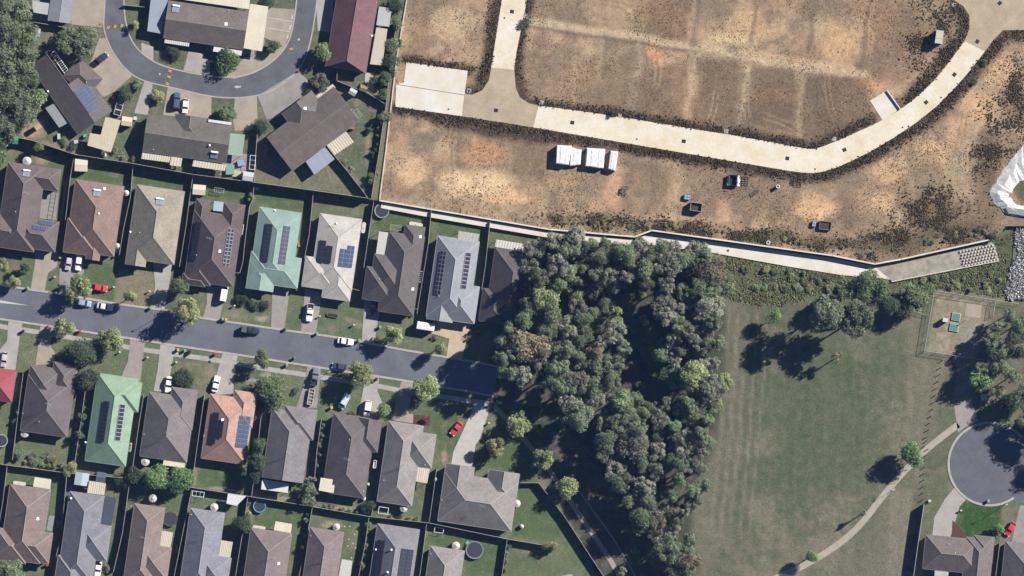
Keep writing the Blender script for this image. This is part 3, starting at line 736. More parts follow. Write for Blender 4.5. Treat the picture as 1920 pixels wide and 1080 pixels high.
# ------------------------------------------------------------------ houses
PITCH = 0.52
class Rect:
    """a hip / gable roof block: corner (x, y), extents w along u and l along v (image pixels), turned by ang degrees"""
    def __init__(s, x, y, w, l, ends='hh', axis=None, ang=8.3, eave=2.6, pitch=PITCH):
        s.o = P(x, y); t = math.radians(ang)
        s.U = Vector((math.cos(t), -math.sin(t), 0)); s.V = Vector((-math.sin(t), -math.cos(t), 0))
        s.w, s.l = w*S, l*S
        s.axis = axis or ('v' if l >= w else 'u')
        s.ends, s.e, s.p = ends, eave, pitch
        if s.axis == 'v':
            s.A, s.B, s.W, s.L = s.U, s.V, s.w, s.l
        else:
            s.A, s.B, s.W, s.L = s.V, s.U, s.l, s.w
        h = s.W/2
        ins = {'h': h, 'g': 0.0, 'd': h*0.45, 's': 0.0}
        s.a, s.b = ins[ends[0]], ins[ends[1]]
        if s.a+s.b > s.L:
            k = s.L/(s.a+s.b)*0.999
            s.a *= k; s.b *= k
        s.h = h
    def pt(s, a, b, z): return s.o+s.A*a+s.B*b+Vector((0, 0, z))
    def uv(s, q):
        d = Vector((q[0], q[1], 0))-s.o
        return d.dot(s.A), d.dot(s.B)
    def z(s, q):
        a, b = s.uv(q)
        if a < 0 or b < 0 or a > s.W or b > s.L: return None
        if s.ends == 'ss': return s.e+s.p*(s.W-a)
        m = min(a, s.W-a)
        if s.a > 1e-6: m = min(m, b*s.h/s.a)
        if s.b > 1e-6: m = min(m, (s.L-b)*s.h/s.b)
        return s.e+s.p*m

def roof_uv(pts):
    # u along the eave (first edge), v up the slope, in metres
    a = Vector(pts[0]); e = (Vector(pts[1])-a).normalized()
    n = None
    for k in range(2, len(pts)):
        c = (Vector(pts[1])-a).cross(Vector(pts[k])-a)
        if c.length > 1e-6: n = c.normalized(); break
    f = n.cross(e) if n else Vector((0, 0, 1))
    return [((Vector(q)-a).dot(e), (Vector(q)-a).dot(f)) for q in pts]

W_MESH = {}
def window_mesh(w, h, kind):
    k = (w, h, kind)
    if k not in W_MESH:
        mb = MB()
        t = 0.06
        mb.box(-w/2, -0.03, 0, w/2, 0.02, h, 1)
        mb.box(-w/2+t, -0.05, t, -0.02 if kind == 'w' else w/2-t, -0.032, h-t, 0)
        if kind == 'w': mb.box(0.02, -0.05, t, w/2-t, -0.032, h-t, 0)
        W_MESH[k] = mb.mesh('window', [M_GLASS if kind == 'w' else plain('door_paint', (0.3, 0.28, 0.25), 0.6), plain('frame_paint', (0.7, 0.69, 0.66), 0.5)])
    return W_MESH[k]

def put_vent(h, x, y, parent, kind):
    q = P(x, y); z = house_z(h, q)
    mb = MB()
    if kind == 'whirly':
        mb.cyl((0, 0), 0.16, 0.16, -0.25, 0.1, 10); mb.cyl((0, 0), 0.16, 0.3, 0.1, 0.25, 10, cap=False); mb.cyl((0, 0), 0.3, 0.12, 0.25, 0.42, 10)
        o = mb.build('roof_vent', [plain('vent_white', (0.75, 0.75, 0.74), 0.4)])
    elif kind == 'pipe':
        mb.cyl((0, 0), 0.09, 0.09, -0.2, 0.4, 8)
        o = mb.build('roof_vent', [plain('vent_white', (0.75, 0.75, 0.74), 0.4)])
    elif kind == 'antenna':
        mb.tube((0, 0, -0.2), (0, 0, 2.0), 0.03, 0.03, 5); mb.tube((-0.8, 0.3, 1.9), (0.8, -0.3, 1.9), 0.025, 0.025, 4)
        for k in range(5):
            f = -0.75+k*0.37
            mb.tube((f-0.12, -f*0.37-0.35, 1.9), (f+0.12, -f*0.37+0.35, 1.9), 0.02, 0.02, 4)
        o = mb.build('antenna', [M_METAL])
    elif kind == 'sky':
        mb.box(-0.4, -0.4, -0.1, 0.4, 0.4, 0.14)
        o = mb.build('skylight', [plain('skylight_dome', (0.72, 0.74, 0.76), 0.2)])
    elif kind == 'ac':
        mb.box(-0.7, -0.5, -0.3, 0.7, 0.5, 0.65); mb.cyl((0, 0), 0.35, 0.35, 0.65, 0.68, 12, 1)
        o = mb.build('roof_air_conditioner', [plain('vent_white', (0.75, 0.75, 0.74), 0.4), M_DARK])
    elif kind == 'heater':
        mb.tube((-1.0, 0.75, 0.25), (1.0, 0.75, 0.25), 0.26, 0.26, 10)
        mb.box(-1.0, -1.15, 0.02, -0.03, 0.45, 0.12, 1); mb.box(0.03, -1.15, 0.02, 1.0, 0.45, 0.12, 1)
        o = mb.build('solar_water_heater', [plain('vent_white', (0.75, 0.75, 0.74), 0.4), plain('collector', C(150, 160, 176), 0.25)])
    o.parent = parent
    o.location = Vector((q.x, q.y, z))-parent.location
    if kind == 'heater':
        orient(o, h, q); o.location += Vector((0, 0, 0.08))
    return o

def house_z(h, q):
    zz = [r.z(q) for r in h['rects']]
    zz = [z for z in zz if z is not None]
    return max(zz) if zz else h['gz']+2.6
def grad(h, q):
    e = 0.4
    gx_ = (house_z(h, q+Vector((e, 0, 0)))-house_z(h, q-Vector((e, 0, 0))))/(2*e)
    gy_ = (house_z(h, q+Vector((0, e, 0)))-house_z(h, q-Vector((0, e, 0))))/(2*e)
    return gx_, gy_
def orient(o, h, q):
    gx_, gy_ = grad(h, q)
    n = Vector((-gx_, -gy_, 1)).normalized()
    t = math.radians(h['ang'])
    u = Vector((math.cos(t), -math.sin(t), 0))
    u = (u-n*u.dot(n)).normalized(); v = n.cross(u)
    o.rotation_euler = Matrix((u, v, n)).transposed().to_euler()

def panel_material(name, c, line):
    m, nt, b = new_mat(name)
    uv = N(nt, 'ShaderNodeUVMap')
    br = N(nt, 'ShaderNodeTexBrick'); br.offset = 0
    for k, c_ in (('Color1', c), ('Color2', tuple(v*1.25 for v in c)), ('Mortar', line)):
        br.inputs[k].default_value = rgba(c_)
    br.inputs['Scale'].default_value = 1; br.inputs['Brick Width'].default_value = 1/6; br.inputs['Row Height'].default_value = 0.1; br.inputs['Mortar Size'].default_value = 0.006
    nt.links.new(uv.outputs[0], br.inputs['Vector']); nt.links.new(br.outputs['Color'], b.inputs['Base Color'])
    b.inputs['Roughness'].default_value = 0.5; b.inputs['Specular IOR Level'].default_value = 0.12
    return m
PV = {'dark': panel_material('solar_cells_black', (0.014, 0.016, 0.026), (0.04, 0.045, 0.06)),
      'blue': panel_material('solar_cells_blue', (0.022, 0.034, 0.068), (0.07, 0.09, 0.13)),
      'silver': panel_material('solar_cells_charcoal', (0.012, 0.014, 0.02), (0.03, 0.03, 0.04)),
      'grey': panel_material('solar_cells_grey', (0.035, 0.037, 0.05), (0.09, 0.09, 0.105))}
PV_FRAME = {'dark': plain('panel_frame_black', (0.05, 0.05, 0.06), 0.4), 'blue': plain('panel_frame_silver', (0.17, 0.19, 0.23), 0.6, 0, 0.15), 'silver': plain('panel_frame_bright', (0.22, 0.22, 0.24), 0.6, 0, 0.2), 'grey': plain('panel_frame_pale', (0.2, 0.2, 0.22), 0.45)}
PVM = {}
def pv_mesh(w, l, kind):
    k = (round(w, 2), round(l, 2), kind)
    if k not in PVM:
        mb = MB(); f = 0.03 if kind != 'silver' else 0.07
        mb.box(-w/2, -l/2, 0, w/2, l/2, 0.04, 1)
        q = [(-w/2+f, -l/2+f, 0.046), (w/2-f, -l/2+f, 0.046), (w/2-f, l/2-f, 0.046), (-w/2+f, l/2-f, 0.046)]
        mb.face(q, 0, [(0, 0), (1, 0), (1, 1), (0, 1)])
        PVM[k] = mb.mesh('solar_panel', [PV[kind], PV_FRAME[kind]])
    return PVM[k]
def solar(h, root, x, y, nc, nr, cw, cl, kind, skip=()):
    """array: first corner (x, y), nc columns along u, nr rows along v, cell size in image pixels"""
    t = math.radians(h['ang'])
    u = Vector((math.cos(t), math.sin(t))); v = Vector((-math.sin(t), math.cos(t)))
    c0 = Vector((x, y))+u*(nc*cw/2)+v*(nr*cl/2)
    for i in range(nc):
        for j in range(nr):
            if (i, j) in skip: continue
            q2 = Vector((x, y))+u*((i+.5)*cw)+v*((j+.5)*cl)
            q = P(*q2)
            qc = P(*c0)
            gx_, gy_ = grad(h, qc)
            z = house_z(h, qc)+gx_*(q.x-qc.x)+gy_*(q.y-qc.y)+0.17
            o = link_obj('solar_panel', None, root) if False else bpy.data.objects.new('solar_panel', pv_mesh(cw*S*1.02, cl*S*0.985, kind))
            col.objects.link(o); o.parent = root
            orient(o, h, qc)
            o.location = Vector((q.x, q.y, z))-root.location

ROOFS = {}
def roof_mats(key):
    if key not in ROOFS:
        rgb, style, cap = ROOF_STYLE[key]
        if style == 'tile': rgb = [0.85*v+0.15*(0.3*rgb[0]+0.59*rgb[1]+0.11*rgb[2])+36+d for v, d in zip(rgb, (0, 0, 4))]
        else: rgb = [0.72*v+0.28*(0.3*rgb[0]+0.59*rgb[1]+0.11*rgb[2])+d for v, d in zip(rgb, (0, 4, 12))]
        cap = [0.65*v+0.35*(0.3*cap[0]+0.59*cap[1]+0.11*cap[2])+18 for v in cap]
        c = C(*rgb, 3.1)
        if style == 'tile':
            m = uv_lines('roof_tiles_'+key, c, 0.36, 0.36, 0.32, 0.8, 0.5, 0.3)
        else:
            m = uv_lines('roof_sheet_'+key, c, 0.76, 60, 0.07, 0.55, 0.25, 0.26, spec=0.3, kind='sheet')
        ROOFS[key] = (m, mat('ridge_'+key, C(*cap, 3.0), 0.8, var=0.25, scale=3))
    return ROOFS[key]
ROOF_STYLE = {
 'darkbrown': ((122, 104, 98), 'tile', (150, 134, 126)), 'brown': ((172, 132, 112), 'tile', (170, 146, 130)), 'khaki': ((192, 180, 148), 'tile', (170, 158, 138)),
 'plum': ((112, 92, 90), 'tile', (140, 122, 118)), 'mint': ((176, 214, 188), 'metal', (168, 208, 184)), 'cream': ((252, 238, 212), 'metal', (206, 196, 186)),
 'charcoal': ((112, 102, 96), 'tile', (128, 118, 110)), 'bluegrey': ((184, 186, 188), 'metal', (178, 180, 184)), 'umber': ((104, 90, 86), 'tile', (110, 98, 94)),
 'red': ((236, 78, 84), 'metal', (186, 80, 84)), 'mauve': ((124, 110, 108), 'tile', (150, 136, 130)), 'green': ((176, 214, 160), 'metal', (146, 196, 134)),
 'greymauve': ((146, 134, 132), 'tile', (150, 138, 136)), 'terracotta': ((240, 176, 144), 'tile', (196, 150, 128)), 'grey': ((150, 142, 140), 'tile', (160, 152, 148)),
 'slate': ((120, 106, 106), 'tile', (134, 122, 120)), 'sand': ((176, 166, 156), 'tile', (190, 182, 170)), 'stone': ((172, 162, 154), 'tile', (196, 188, 178)),
 'clay': ((158, 132, 118), 'tile', (186, 164, 150)), 'steel': ((152, 150, 158), 'tile', (176, 174, 178)), 'rose': ((168, 140, 126), 'tile', (184, 160, 146)),
 'lavender': ((160, 160, 172), 'tile', (174, 174, 184)), 'taupe': ((150, 130, 122), 'tile', (172, 156, 146)), 'rosewood': ((156, 134, 130), 'tile', (168, 150, 146)),
 'mauvegrey': ((158, 152, 158), 'tile', (164, 158, 162)), 'maroon': ((150, 92, 94), 'tile', (160, 104, 104)), 'chocolate': ((118, 104, 98), 'tile', (124, 110, 102)),
 'cocoa': ((134, 118, 108), 'tile', (156, 140, 128)), 'ash': ((120, 114, 98), 'tile', (140, 136, 124)), 'pewter': ((184, 186, 186), 'metal', (196, 200, 206)), 'olive': ((132, 114, 102), 'tile', (150, 142, 132))}

def house(key, label, rects, gz=0.0, ang=8.3, awn=(), pv=(), vents=(), wall=None, eave=2.6, front='v1', pitch=PITCH, name='house'):
    rs = []
    for i, r in enumerate(rects):
        kw = dict(r[4]) if len(r) > 4 and isinstance(r[4], dict) else {}
        kw.setdefault('ang', ang); kw.setdefault('pitch', pitch)
        kw['eave'] = gz+eave-0.014*i+kw.pop('up', 0)
        rs.append(Rect(*r[:4], **kw))
    h = dict(rects=rs, gz=gz, ang=ang)
    A = rs[0]
    cen = A.pt(A.W/2, A.L/2, 0)
    root = thing(name, label, 'house', (cen.x, cen.y, gz), None)
    tile, cap = roof_mats(key)
    mbr, mbw, mbc, mbg = MB(), MB(), MB(), MB()
    for i, r in enumerate(rs):
        e = r.e; rz = e+r.p*r.h
        E = [r.pt(0, 0, e), r.pt(r.W, 0, e), r.pt(r.W, r.L, e), r.pt(0, r.L, e)]
        R0, R1 = r.pt(r.h, r.a, rz), r.pt(r.h, r.L-r.b, rz)
        shed_ = r.ends == 'ss'
        if shed_:
            rz = e+r.p*r.W; R0, R1 = r.pt(0.001, 0, rz), r.pt(0.001, r.L, rz)
        flip = r.A.cross(r.B).z < 0
        def F(mb, pts, mi=0, uvf=True):
            n = (Vector(pts[1])-Vector(pts[0])).cross(Vector(pts[2])-Vector(pts[0]))
            if n.z < -1e-6: pts = [pts[1], pts[0]]+list(pts[:1:-1]) if len(pts) == 4 else [pts[1], pts[0], pts[2]]
            mb.face(pts, mi, roof_uv(pts) if uvf else None)
        if shed_: mbw.face([E[0], E[3], R1, R0])
        else: F(mbr, [E[3], E[0], R0, R1])
        F(mbr, [E[1], E[2], R1, R0])
        for (p0, p1, rr, ins) in ((E[0], E[1], R0, r.a), (E[2], E[3], R1, r.b)):
            if ins > 1e-6: F(mbr, [p0, p1, rr])
            else: mbw.face([p0*1, p1*1, rr*1])
        mbr.face([q-Vector((0, 0, 0.10)) for q in (E if flip else E[::-1])], 1)
        # fascia
        for k in range(4):
            a, b = E[k], E[(k+1) % 4]
            mbg.face([a, b, b-Vector((0, 0, 0.16)), a-Vector((0, 0, 0.16))])
            d = (b-a).normalized(); n = Vector((d.y, -d.x, 0))
            if (n.dot((a+b)/2-r.pt(r.W/2, r.L/2, 0))) < 0: n = -n
            n *= 0.1
            mbg.face([a+n, b+n, b, a] if not flip else [a, b, b+n, a+n])
        # ridge and hip capping
        segs = [(R0, R1)]
        if r.a > 1e-6: segs += [(E[0], R0), (E[1], R0)]
        if r.b > 1e-6: segs += [(E[2], R1), (E[3], R1)]
        for a, b in segs:
            if (b-a).length < 0.4: continue
            d = (b-a).normalized(); side = Vector((d.y, -d.x, 0)).normalized()*0.13
            up = Vector((0, 0, 0.055)); dn = Vector((0, 0, -0.02))
            for q in ([a+side+dn, b+side+dn, b+up, a+up], [a+up, b+up, b-side+dn, a-side+dn]):
                n = (q[1]-q[0]).cross(q[3]-q[0])
                mbc.face(q if n.z > 0 else q[::-1])
        # walls
        ov = 0.5+0.004*i
        if r.W > 1.6 and r.L > 1.6:
            wq = [r.pt(ov, ov, 0), r.pt(r.W-ov, ov, 0), r.pt(r.W-ov, r.L-ov, 0), r.pt(ov, r.L-ov, 0)]
            for k in range(4):
                a, b = wq[k], wq[(k+1) % 4]
                mbw.face([Vector((a.x, a.y, gz)), Vector((b.x, b.y, gz)), Vector((b.x, b.y, e-0.08)), Vector((a.x, a.y, e-0.08))])
    mbr.build('roof', [tile, plain('soffit', (0.6, 0.59, 0.56), 0.8)], root)
    mbc.build('ridge_capping', [cap], root)
    mbg.build('gutter', [cap], root)
    mbw.build('wall', [wall or M_BRICK], root)
    # windows and doors
    sides = [((0, 1), A.A, A.W, lambda t: A.pt(t, 0.5-0.02, 0), -A.B), ((1, 1), A.A, A.W, lambda t: A.pt(t, A.L-0.5+0.02, 0), A.B),
             ((0, 0), A.B, A.L, lambda t: A.pt(0.5-0.02, t, 0), -A.A), ((1, 0), A.B, A.L, lambda t: A.pt(A.W-0.5+0.02, t, 0), A.A)]
    for si, (_, d, ln, fn, out) in enumerate(sides):
        k = max(1, int((ln-2)/4.2))
        for j in range(k):
            c = fn(1+(j+0.5)*(ln-2)/k)
            door = (si == 1 and j == k-1) or (si == 0 and j == 0)
            o = bpy.data.objects.new('door' if door else 'window', window_mesh(0.95, 2.05, 'd') if door else window_mesh(1.8, 1.2, 'w'))
            col.objects.link(o); o.parent = root
            o.location = Vector((c.x, c.y, gz+(0.02 if door else 0.9)))-root.location
            o.rotation_euler = (0, 0, math.atan2(out.y, out.x)+math.pi/2)
    for a in awn:
        patio(root, h, *a)
    for a in pv: solar(h, root, *a)
    for v in vents: put_vent(h, v[1], v[2], root, v[0])
    h['root'] = root
    return h

def sheet_roof_mat(key):
    c = {'cream': (250, 240, 214), 'white': (246, 246, 244), 'tan': (232, 218, 188), 'blue': (176, 186, 200), 'grey': (164, 166, 166), 'mint': (178, 198, 180), 'dark': (82, 90, 104), 'pale': (206, 208, 204), 'glass': (196, 212, 226)}[key]
    return uv_lines('patio_sheet_'+key, C(*c), 0.8, 60, 0.09, 0.5, 0.3, 0.12, spec=0.4, kind='sheet')
def patio(root, h, q, key, z=2.75, slope=0.0, stripes=0):
    """flat patio or carport roof with its posts; q: polygon in image pixels"""
    gz = h['gz']
    pts = [P(x, y, gz+z) for x, y in q]
    a = sum(pts[i].x*pts[(i+1) % len(pts)].y-pts[(i+1) % len(pts)].x*pts[i].y for i in range(len(pts)))
    if a < 0: pts = pts[::-1]
    mb = MB()
    m = sheet_roof_mat(key)
    if len(pts) == 4:
        mb.face(pts, 0, roof_uv(pts))
    else:
        for t in tessellate_polygon([pts]):
            tri = [pts[i] for i in t]
            if (tri[1]-tri[0]).cross(tri[2]-tri[0]).z < 0: tri.reverse()
            mb.face(tri, 0, [(p_.x, p_.y) for p_ in tri])
    n = len(pts)
    dz = Vector((0, 0, 0.14))
    for i in range(n):
        mb.face([pts[i]-dz, pts[(i+1) % n]-dz, pts[(i+1) % n], pts[i]], 1, [(0, 0)]*4)
    mb.face([p_-dz for p_ in pts[::-1]], 1, [(0, 0)]*n)
    o = mb.build('patio_roof', [m, plain('patio_trim', (0.62, 0.61, 0.58), 0.5)], root)
    if stripes and len(pts) == 4:
        sm_ = MB()
        for k in range(stripes):
            f0, f1 = (k+0.15)/stripes, (k+0.5)/stripes
            a0, a1 = pts[0].lerp(pts[1], f0), pts[0].lerp(pts[1], f1)
            b0, b1 = pts[3].lerp(pts[2], f0), pts[3].lerp(pts[2], f1)
            e = Vector((0, 0, 0.012))
            sm_.face([a0+e, a1+e, b1+e, b0+e])
        s_ = sm_.build('roof_batten', [mat('batten_'+key, C(206, 195, 170), 0.6, var=0.2)], None, origin=root.location)
        s_.parent = o
    cen = sum(pts, Vector())/n
    for p_ in pts[:4]:
        c = p_.lerp(cen, 0.08)
        mb = MB(); mb.box(c.x-0.05, c.y-0.05, gz, c.x+0.05, c.y+0.05, gz+z-0.14)
        s_ = mb.build('post', [M_WHITE], None, origin=root.location)
        s_.parent = o
    return o
V = dict
# ---- street, upper side
house('darkbrown', 'dark brown tiled house with a concrete courtyard notch and small pale solar array', [(16, 304, 72, 160), (16, 304, 101, 41), (34, 405, 79, 57), (-21, 398, 75, 60)],
      pv=[(75, 412, 6, 1, 4.3, 8.5, 'blue'), (63, 421, 6, 1, 4.3, 8.5, 'blue')], vents=[('heater', 51, 325), ('antenna', 52, 362), ('pipe', 31, 397)])
house('brown', 'brown tiled house with a red hatchback on its front lawn', [(142.7, 336.5, 92, 133), (128, 409, 66, 64), (166, 452, 26, 34, V(ends='hg'))],
      vents=[('heater', 183, 362), ('sky', 197, 354), ('pipe', 218, 411), ('whirly', 187, 401)])
house('khaki', 'khaki beige tiled house behind a browned front lawn', [(257, 346, 91, 139), (243.5, 440, 38, 56, V(ends='hg', axis='v'))],
      vents=[('heater', 300, 378), ('pipe', 312, 367), ('pipe', 263, 436), ('whirly', 245, 435)])
house('plum', 'plum brown tiled house with two long panel strips, next to the mint green roof', [(365, 394, 92, 132), (369, 372, 27, 50, V(axis='v')), (420, 379, 41, 60, V(axis='v')), (356, 470, 48, 60, V(axis='v')), (344, 512, 44, 20, V(ends='hh'))],
      awn=[([(402, 377), (420, 379), (418, 397), (400, 395)], 'glass', 3.0)],
      pv=[(366, 416, 2, 9, 6.6, 8.0, 'dark'), (428, 428, 2, 10, 6.4, 7.2, 'silver')], vents=[('antenna', 394, 447), ('sky', 413, 471), ('pipe', 369, 478)])
house('mint', 'mint green metal roofed house with two long solar strips', [(487.5, 388, 79, 140), (472, 471, 95, 57), (469, 489, 51, 52, V(ends='hg', axis='v'))],
      pv=[(499, 419, 2, 9, 6.8, 8.0, 'dark'), (533, 423, 2, 9, 6.3, 8.0, 'grey')], vents=[('whirly', 516, 395)], wall=M_WALLW, pitch=0.33)
house('cream', 'cream metal roofed house with two stepped solar arrays', [(601, 400, 79, 136), (574, 480, 62, 57), (613, 492, 53, 66, V(axis='v'))],
      pv=[(600, 450, 1, 4, 13, 10.5, 'dark'), (613, 460, 1, 3, 12, 11, 'dark'), (639, 466, 2, 4, 7, 8.4, 'blue'), (653, 460, 2, 5, 6.5, 8.2, 'blue')],
      vents=[('antenna', 634, 417), ('whirly', 631, 419)], wall=M_WALLW, pitch=0.30)
house('charcoal', 'charcoal grey tiled house with many stepped wings and a white side awning', [(730.6, 434.6, 67, 150), (760, 421, 38, 50, V(axis='v')), (702.5, 476, 68, 76, V(axis='u')), (688, 499, 58, 62, V(axis='u')), (722, 530, 38, 40)],
      awn=[([(711, 434), (728, 436), (721, 478), (705, 476)], 'white', 2.5, 0, 9)],
      vents=[('sky', 788, 444), ('sky', 774, 542), ('pipe', 712, 523)])
house('pewter', 'blue-grey metal roofed house with two panel strips beside the caravan', [(821, 442, 79, 152), (839, 529, 61, 70, V(axis='v')), (808, 545, 48, 54, V(ends='hg', axis='v'))],
      awn=[([(860, 433), (899, 439), (896, 455), (858, 449)], 'pale', 2.7, 0, 6)],
      pv=[(826, 470, 2, 10, 5.9, 8.2, 'silver'), (873.5, 473, 1, 9, 11, 7.6, 'silver')], vents=[('pipe', 823, 555)], wall=M_WALLW, pitch=0.48)
house('umber', 'dark umber tiled house half shaded by the grove, with white rear awning', [(928.5, 465, 80, 134), (906, 540, 50, 62, V(ends='hh')), (958, 560, 40, 50)],
      awn=[([(931, 449), (1004, 461), (1000, 474), (928, 463)], 'white', 2.6, 0, 14)])
# ---- street, lower side
house('red', 'bright red metal roofed house cut by the picture edge', [(-57, 682, 90, 60)], wall=M_WALLW)
house('mauve', 'dark mauve tiled house between the red roof and the lime green roof', [(54, 702, 89, 106), (58, 684, 62, 66, V(axis='u')), (102, 678, 46, 56, V(axis='v'))],
      vents=[('antenna', 93, 757), ('pipe', 44, 775), ('pipe', 75, 790)])
house('green', 'lime green metal roofed house with two solar strips', [(184, 699, 77, 166), (203, 708, 65, 56, V(axis='u')), (184, 699, 44, 40)],
      pv=[(195, 751, 1, 10, 13, 7.7, 'dark'), (226, 757, 1, 9, 11, 7.6, 'silver')], vents=[('whirly', 161, 829)], wall=M_WALLW, pitch=0.5)
house('greymauve', 'pale mauve-grey tiled house between the lime green and terracotta roofs', [(280, 734, 89, 122), (323, 725, 49, 76, V(axis='v'))],
      awn=[([(308, 860), (348, 868), (346, 877), (306, 872)], 'cream', 2.5), ], vents=[('antenna', 317, 812), ('pipe', 271, 814)])
house('terracotta', 'orange terracotta tiled house with dark cross-shaped and blue solar arrays', [(395, 738, 84, 122), (440, 731, 43, 66, V(axis='v'))],
      pv=[(400, 772, 1, 5, 13, 12, 'dark'), (411, 787, 1, 3, 11, 11, 'dark'), (450, 778, 2, 7, 11, 8.6, 'blue')], vents=[('sky', 419, 787), ('pipe', 383, 817), ('pipe', 434, 809)])
house('grey', 'grey tiled gable-ended house behind the grey ute and empty trailer', [(511, 765, 77, 131, V(ends='hg')), (535, 760, 61, 57, V(axis='u'))],
      awn=[([(492, 898), (542, 906), (540, 924), (490, 917)], 'white', 2.4)], vents=[('antenna', 543, 848)])
house('slate', 'dark slate brown tiled house with a cream square roof at its rear corner', [(626, 774, 80, 150), (669, 782, 48, 60, V(ends='gh', axis='v')), (626, 774, 33, 34)],
      awn=[([(602, 895), (629, 899), (626, 924), (598, 919)], 'cream', 3.9)], vents=[('antenna', 651, 860), ('pipe', 682, 920), ('pipe', 656, 824)])
house('sand', 'sandy grey tiled house with striped side awning beside the long driveway', [(729, 789, 66, 152), (759, 806, 60, 64, V(axis='u'))],
      awn=[([(782, 875), (806, 878), (801, 906), (779, 902)], 'cream', 2.5, 0, 6)], vents=[('pipe', 720, 900), ('pipe', 797, 871), ('antenna', 758, 870)])
house('stone', 'large stone grey tiled corner house at the end of the long driveway', [(834, 885, 139, 92), (836.5, 868.5, 54, 70, V(ends='gh', axis='v')), (917, 880, 58, 60, V(ends='gh', axis='v'))],
      vents=[('pipe', 829, 937), ('antenna', 905, 948)])
# ---- rear row
house('clay', 'clay brown tiled house with cream square patio roof, lower row beside the picture edge', [(20, 907, 77, 140), (30, 989, 71, 58, V(axis='u')), (-7, 988, 65, 60)],
      awn=[([(66, 894), (97, 899), (95, 917), (63, 912)], 'cream', 2.5), ([(93, 966), (103, 967), (98, 996), (88, 994)], 'grey', 2.4)], vents=[('antenna', 60, 953), ('sky', 72, 972)])
house('steel', 'steel grey tiled house with dark flat side roof and pale rear awning', [(132, 920.6, 66, 165), (149, 976, 62, 68, V(axis='u')), (110, 1040, 58, 70)],
      awn=[([(198, 929), (220, 933), (210, 985), (190, 981)], 'dark', 2.7), ([(168, 901), (199, 906), (196, 928), (164, 924)], 'cream', 2.5, 0, 8)], vents=[('whirly', 134, 934), ('pipe', 186, 974)])
house('rose', 'rose brown tiled house below the two round green trees', [(253, 943.5, 58, 150), (261, 1018, 62, 62, V(axis='u'))],
      awn=[([(303, 994), (325, 998), (320, 1027), (298, 1023)], 'cream', 2.5, 0, 7)], vents=[('pipe', 247, 948), ('antenna', 271, 1007)])
house('lavender', 'lavender grey tiled house with cream striped awning, lower row', [(358, 952, 65, 150), (373, 1037, 62, 62, V(axis='u'))],
      awn=[([(414, 1012), (437, 1016), (432, 1045), (410, 1042)], 'cream', 2.5, 0, 7)], vents=[('pipe', 359, 964), ('antenna', 388, 998)])
house('taupe', 'taupe tiled house below the blue rimmed trampoline', [(471, 989, 78, 150)],
      awn=[([(517, 977), (548, 982), (546, 999), (514, 994)], 'cream', 2.5)], vents=[('sky', 523, 1056), ('antenna', 513, 1045)])
house('rosewood', 'rosewood brown tiled house beside the lawn dotted with white stepping stones', [(582, 988, 64, 150)],
      awn=[([(641, 1048), (661, 1051), (657, 1082), (635, 1080)], 'white', 2.5, 0, 8)], vents=[('pipe', 583, 1004), ('antenna', 613, 1045)])
house('mauvegrey', 'mauve grey tiled house with black solar arrays on both slopes, lower row', [(708, 981, 80, 150)],
      pv=[(709, 1011, 2, 8, 7, 9, 'dark'), (753, 1027, 2, 8, 12, 7.2, 'dark')], vents=[('whirly', 734, 1030), ('whirly', 727, 1072), ('whirly', 705, 1030)])
house('sand', 'sandy grey tiled house beside the large black trampoline', [(807, 1023, 65, 120)], vents=[('pipe', 808, 1038)])
# ---- older court on the terrace
house('bluegrey', 'grey metal gabled roof at the top of the court, beside brown paving', [(102, -34, 42, 74, V(ends='gg'))], TZ, awn=[([(62, 2), (100, 8), (98, 30), (64, 24)], 'pale', 2.4)], pitch=0.2)
house('chocolate', 'dark brown tiled house set diagonally with a stepped solar array', [(161, 137, 87, 78, V(ends='gg', axis='u', ang=54.8)), (89.5, 102.5, 76, 39, V(ends='ss', axis='u', ang=54.8)), (150, 110, 58, 44, V(ang=42))], TZ, ang=54.8,
      awn=[([(86, 203), (103, 194), (127, 232), (112, 240)], 'grey', 2.3)],
      pv=[(156, 162, 7, 2, 7.2, 9.5, 'blue'), (163, 156, 5, 1, 7.2, 9.5, 'blue')], vents=[('whirly', 91, 172), ('pipe', 164, 155)], pitch=0.34)
house('cocoa', 'long brown gabled house ringed by cream carport roofs inside the court bend', [(317, 2, 152, 70, V(ends='gg', axis='u'))], TZ,
      awn=[([(470, 8), (504, 13), (492, 97), (457, 91)], 'cream', 2.7), ([(330, -30), (470, -10), (468, 18), (398, 8), (330, -2)], 'cream', 2.7, 0, 0), ([(310, 73), (356, 80), (355, 88), (309, 81)], 'white', 2.3, 0, 12),
           ([(402, 88), (455, 96), (453, 105), (400, 97)], 'white', 2.3), ([(287, -30), (322, -30), (304, 64), (277, 59)], 'blue', 2.5)], vents=[('sky', 425, 46), ('heater', 331, 17), ('pipe', 430, 20)], pitch=0.34)
house('maroon', 'long maroon tiled house with pale lean-to roofs along the building site', [(638, -40, 77, 168, V(ends='gd', ang=9.5))], TZ, ang=9.5,
      awn=[([(711, 13), (735, 16), (730, 51), (706, 48)], 'pale', 2.5), ([(706, 52), (727, 55), (717, 123), (694, 121)], 'cream', 2.5, 0, 16)], vents=[('pipe', 706, 6), ('whirly', 697, 68)])
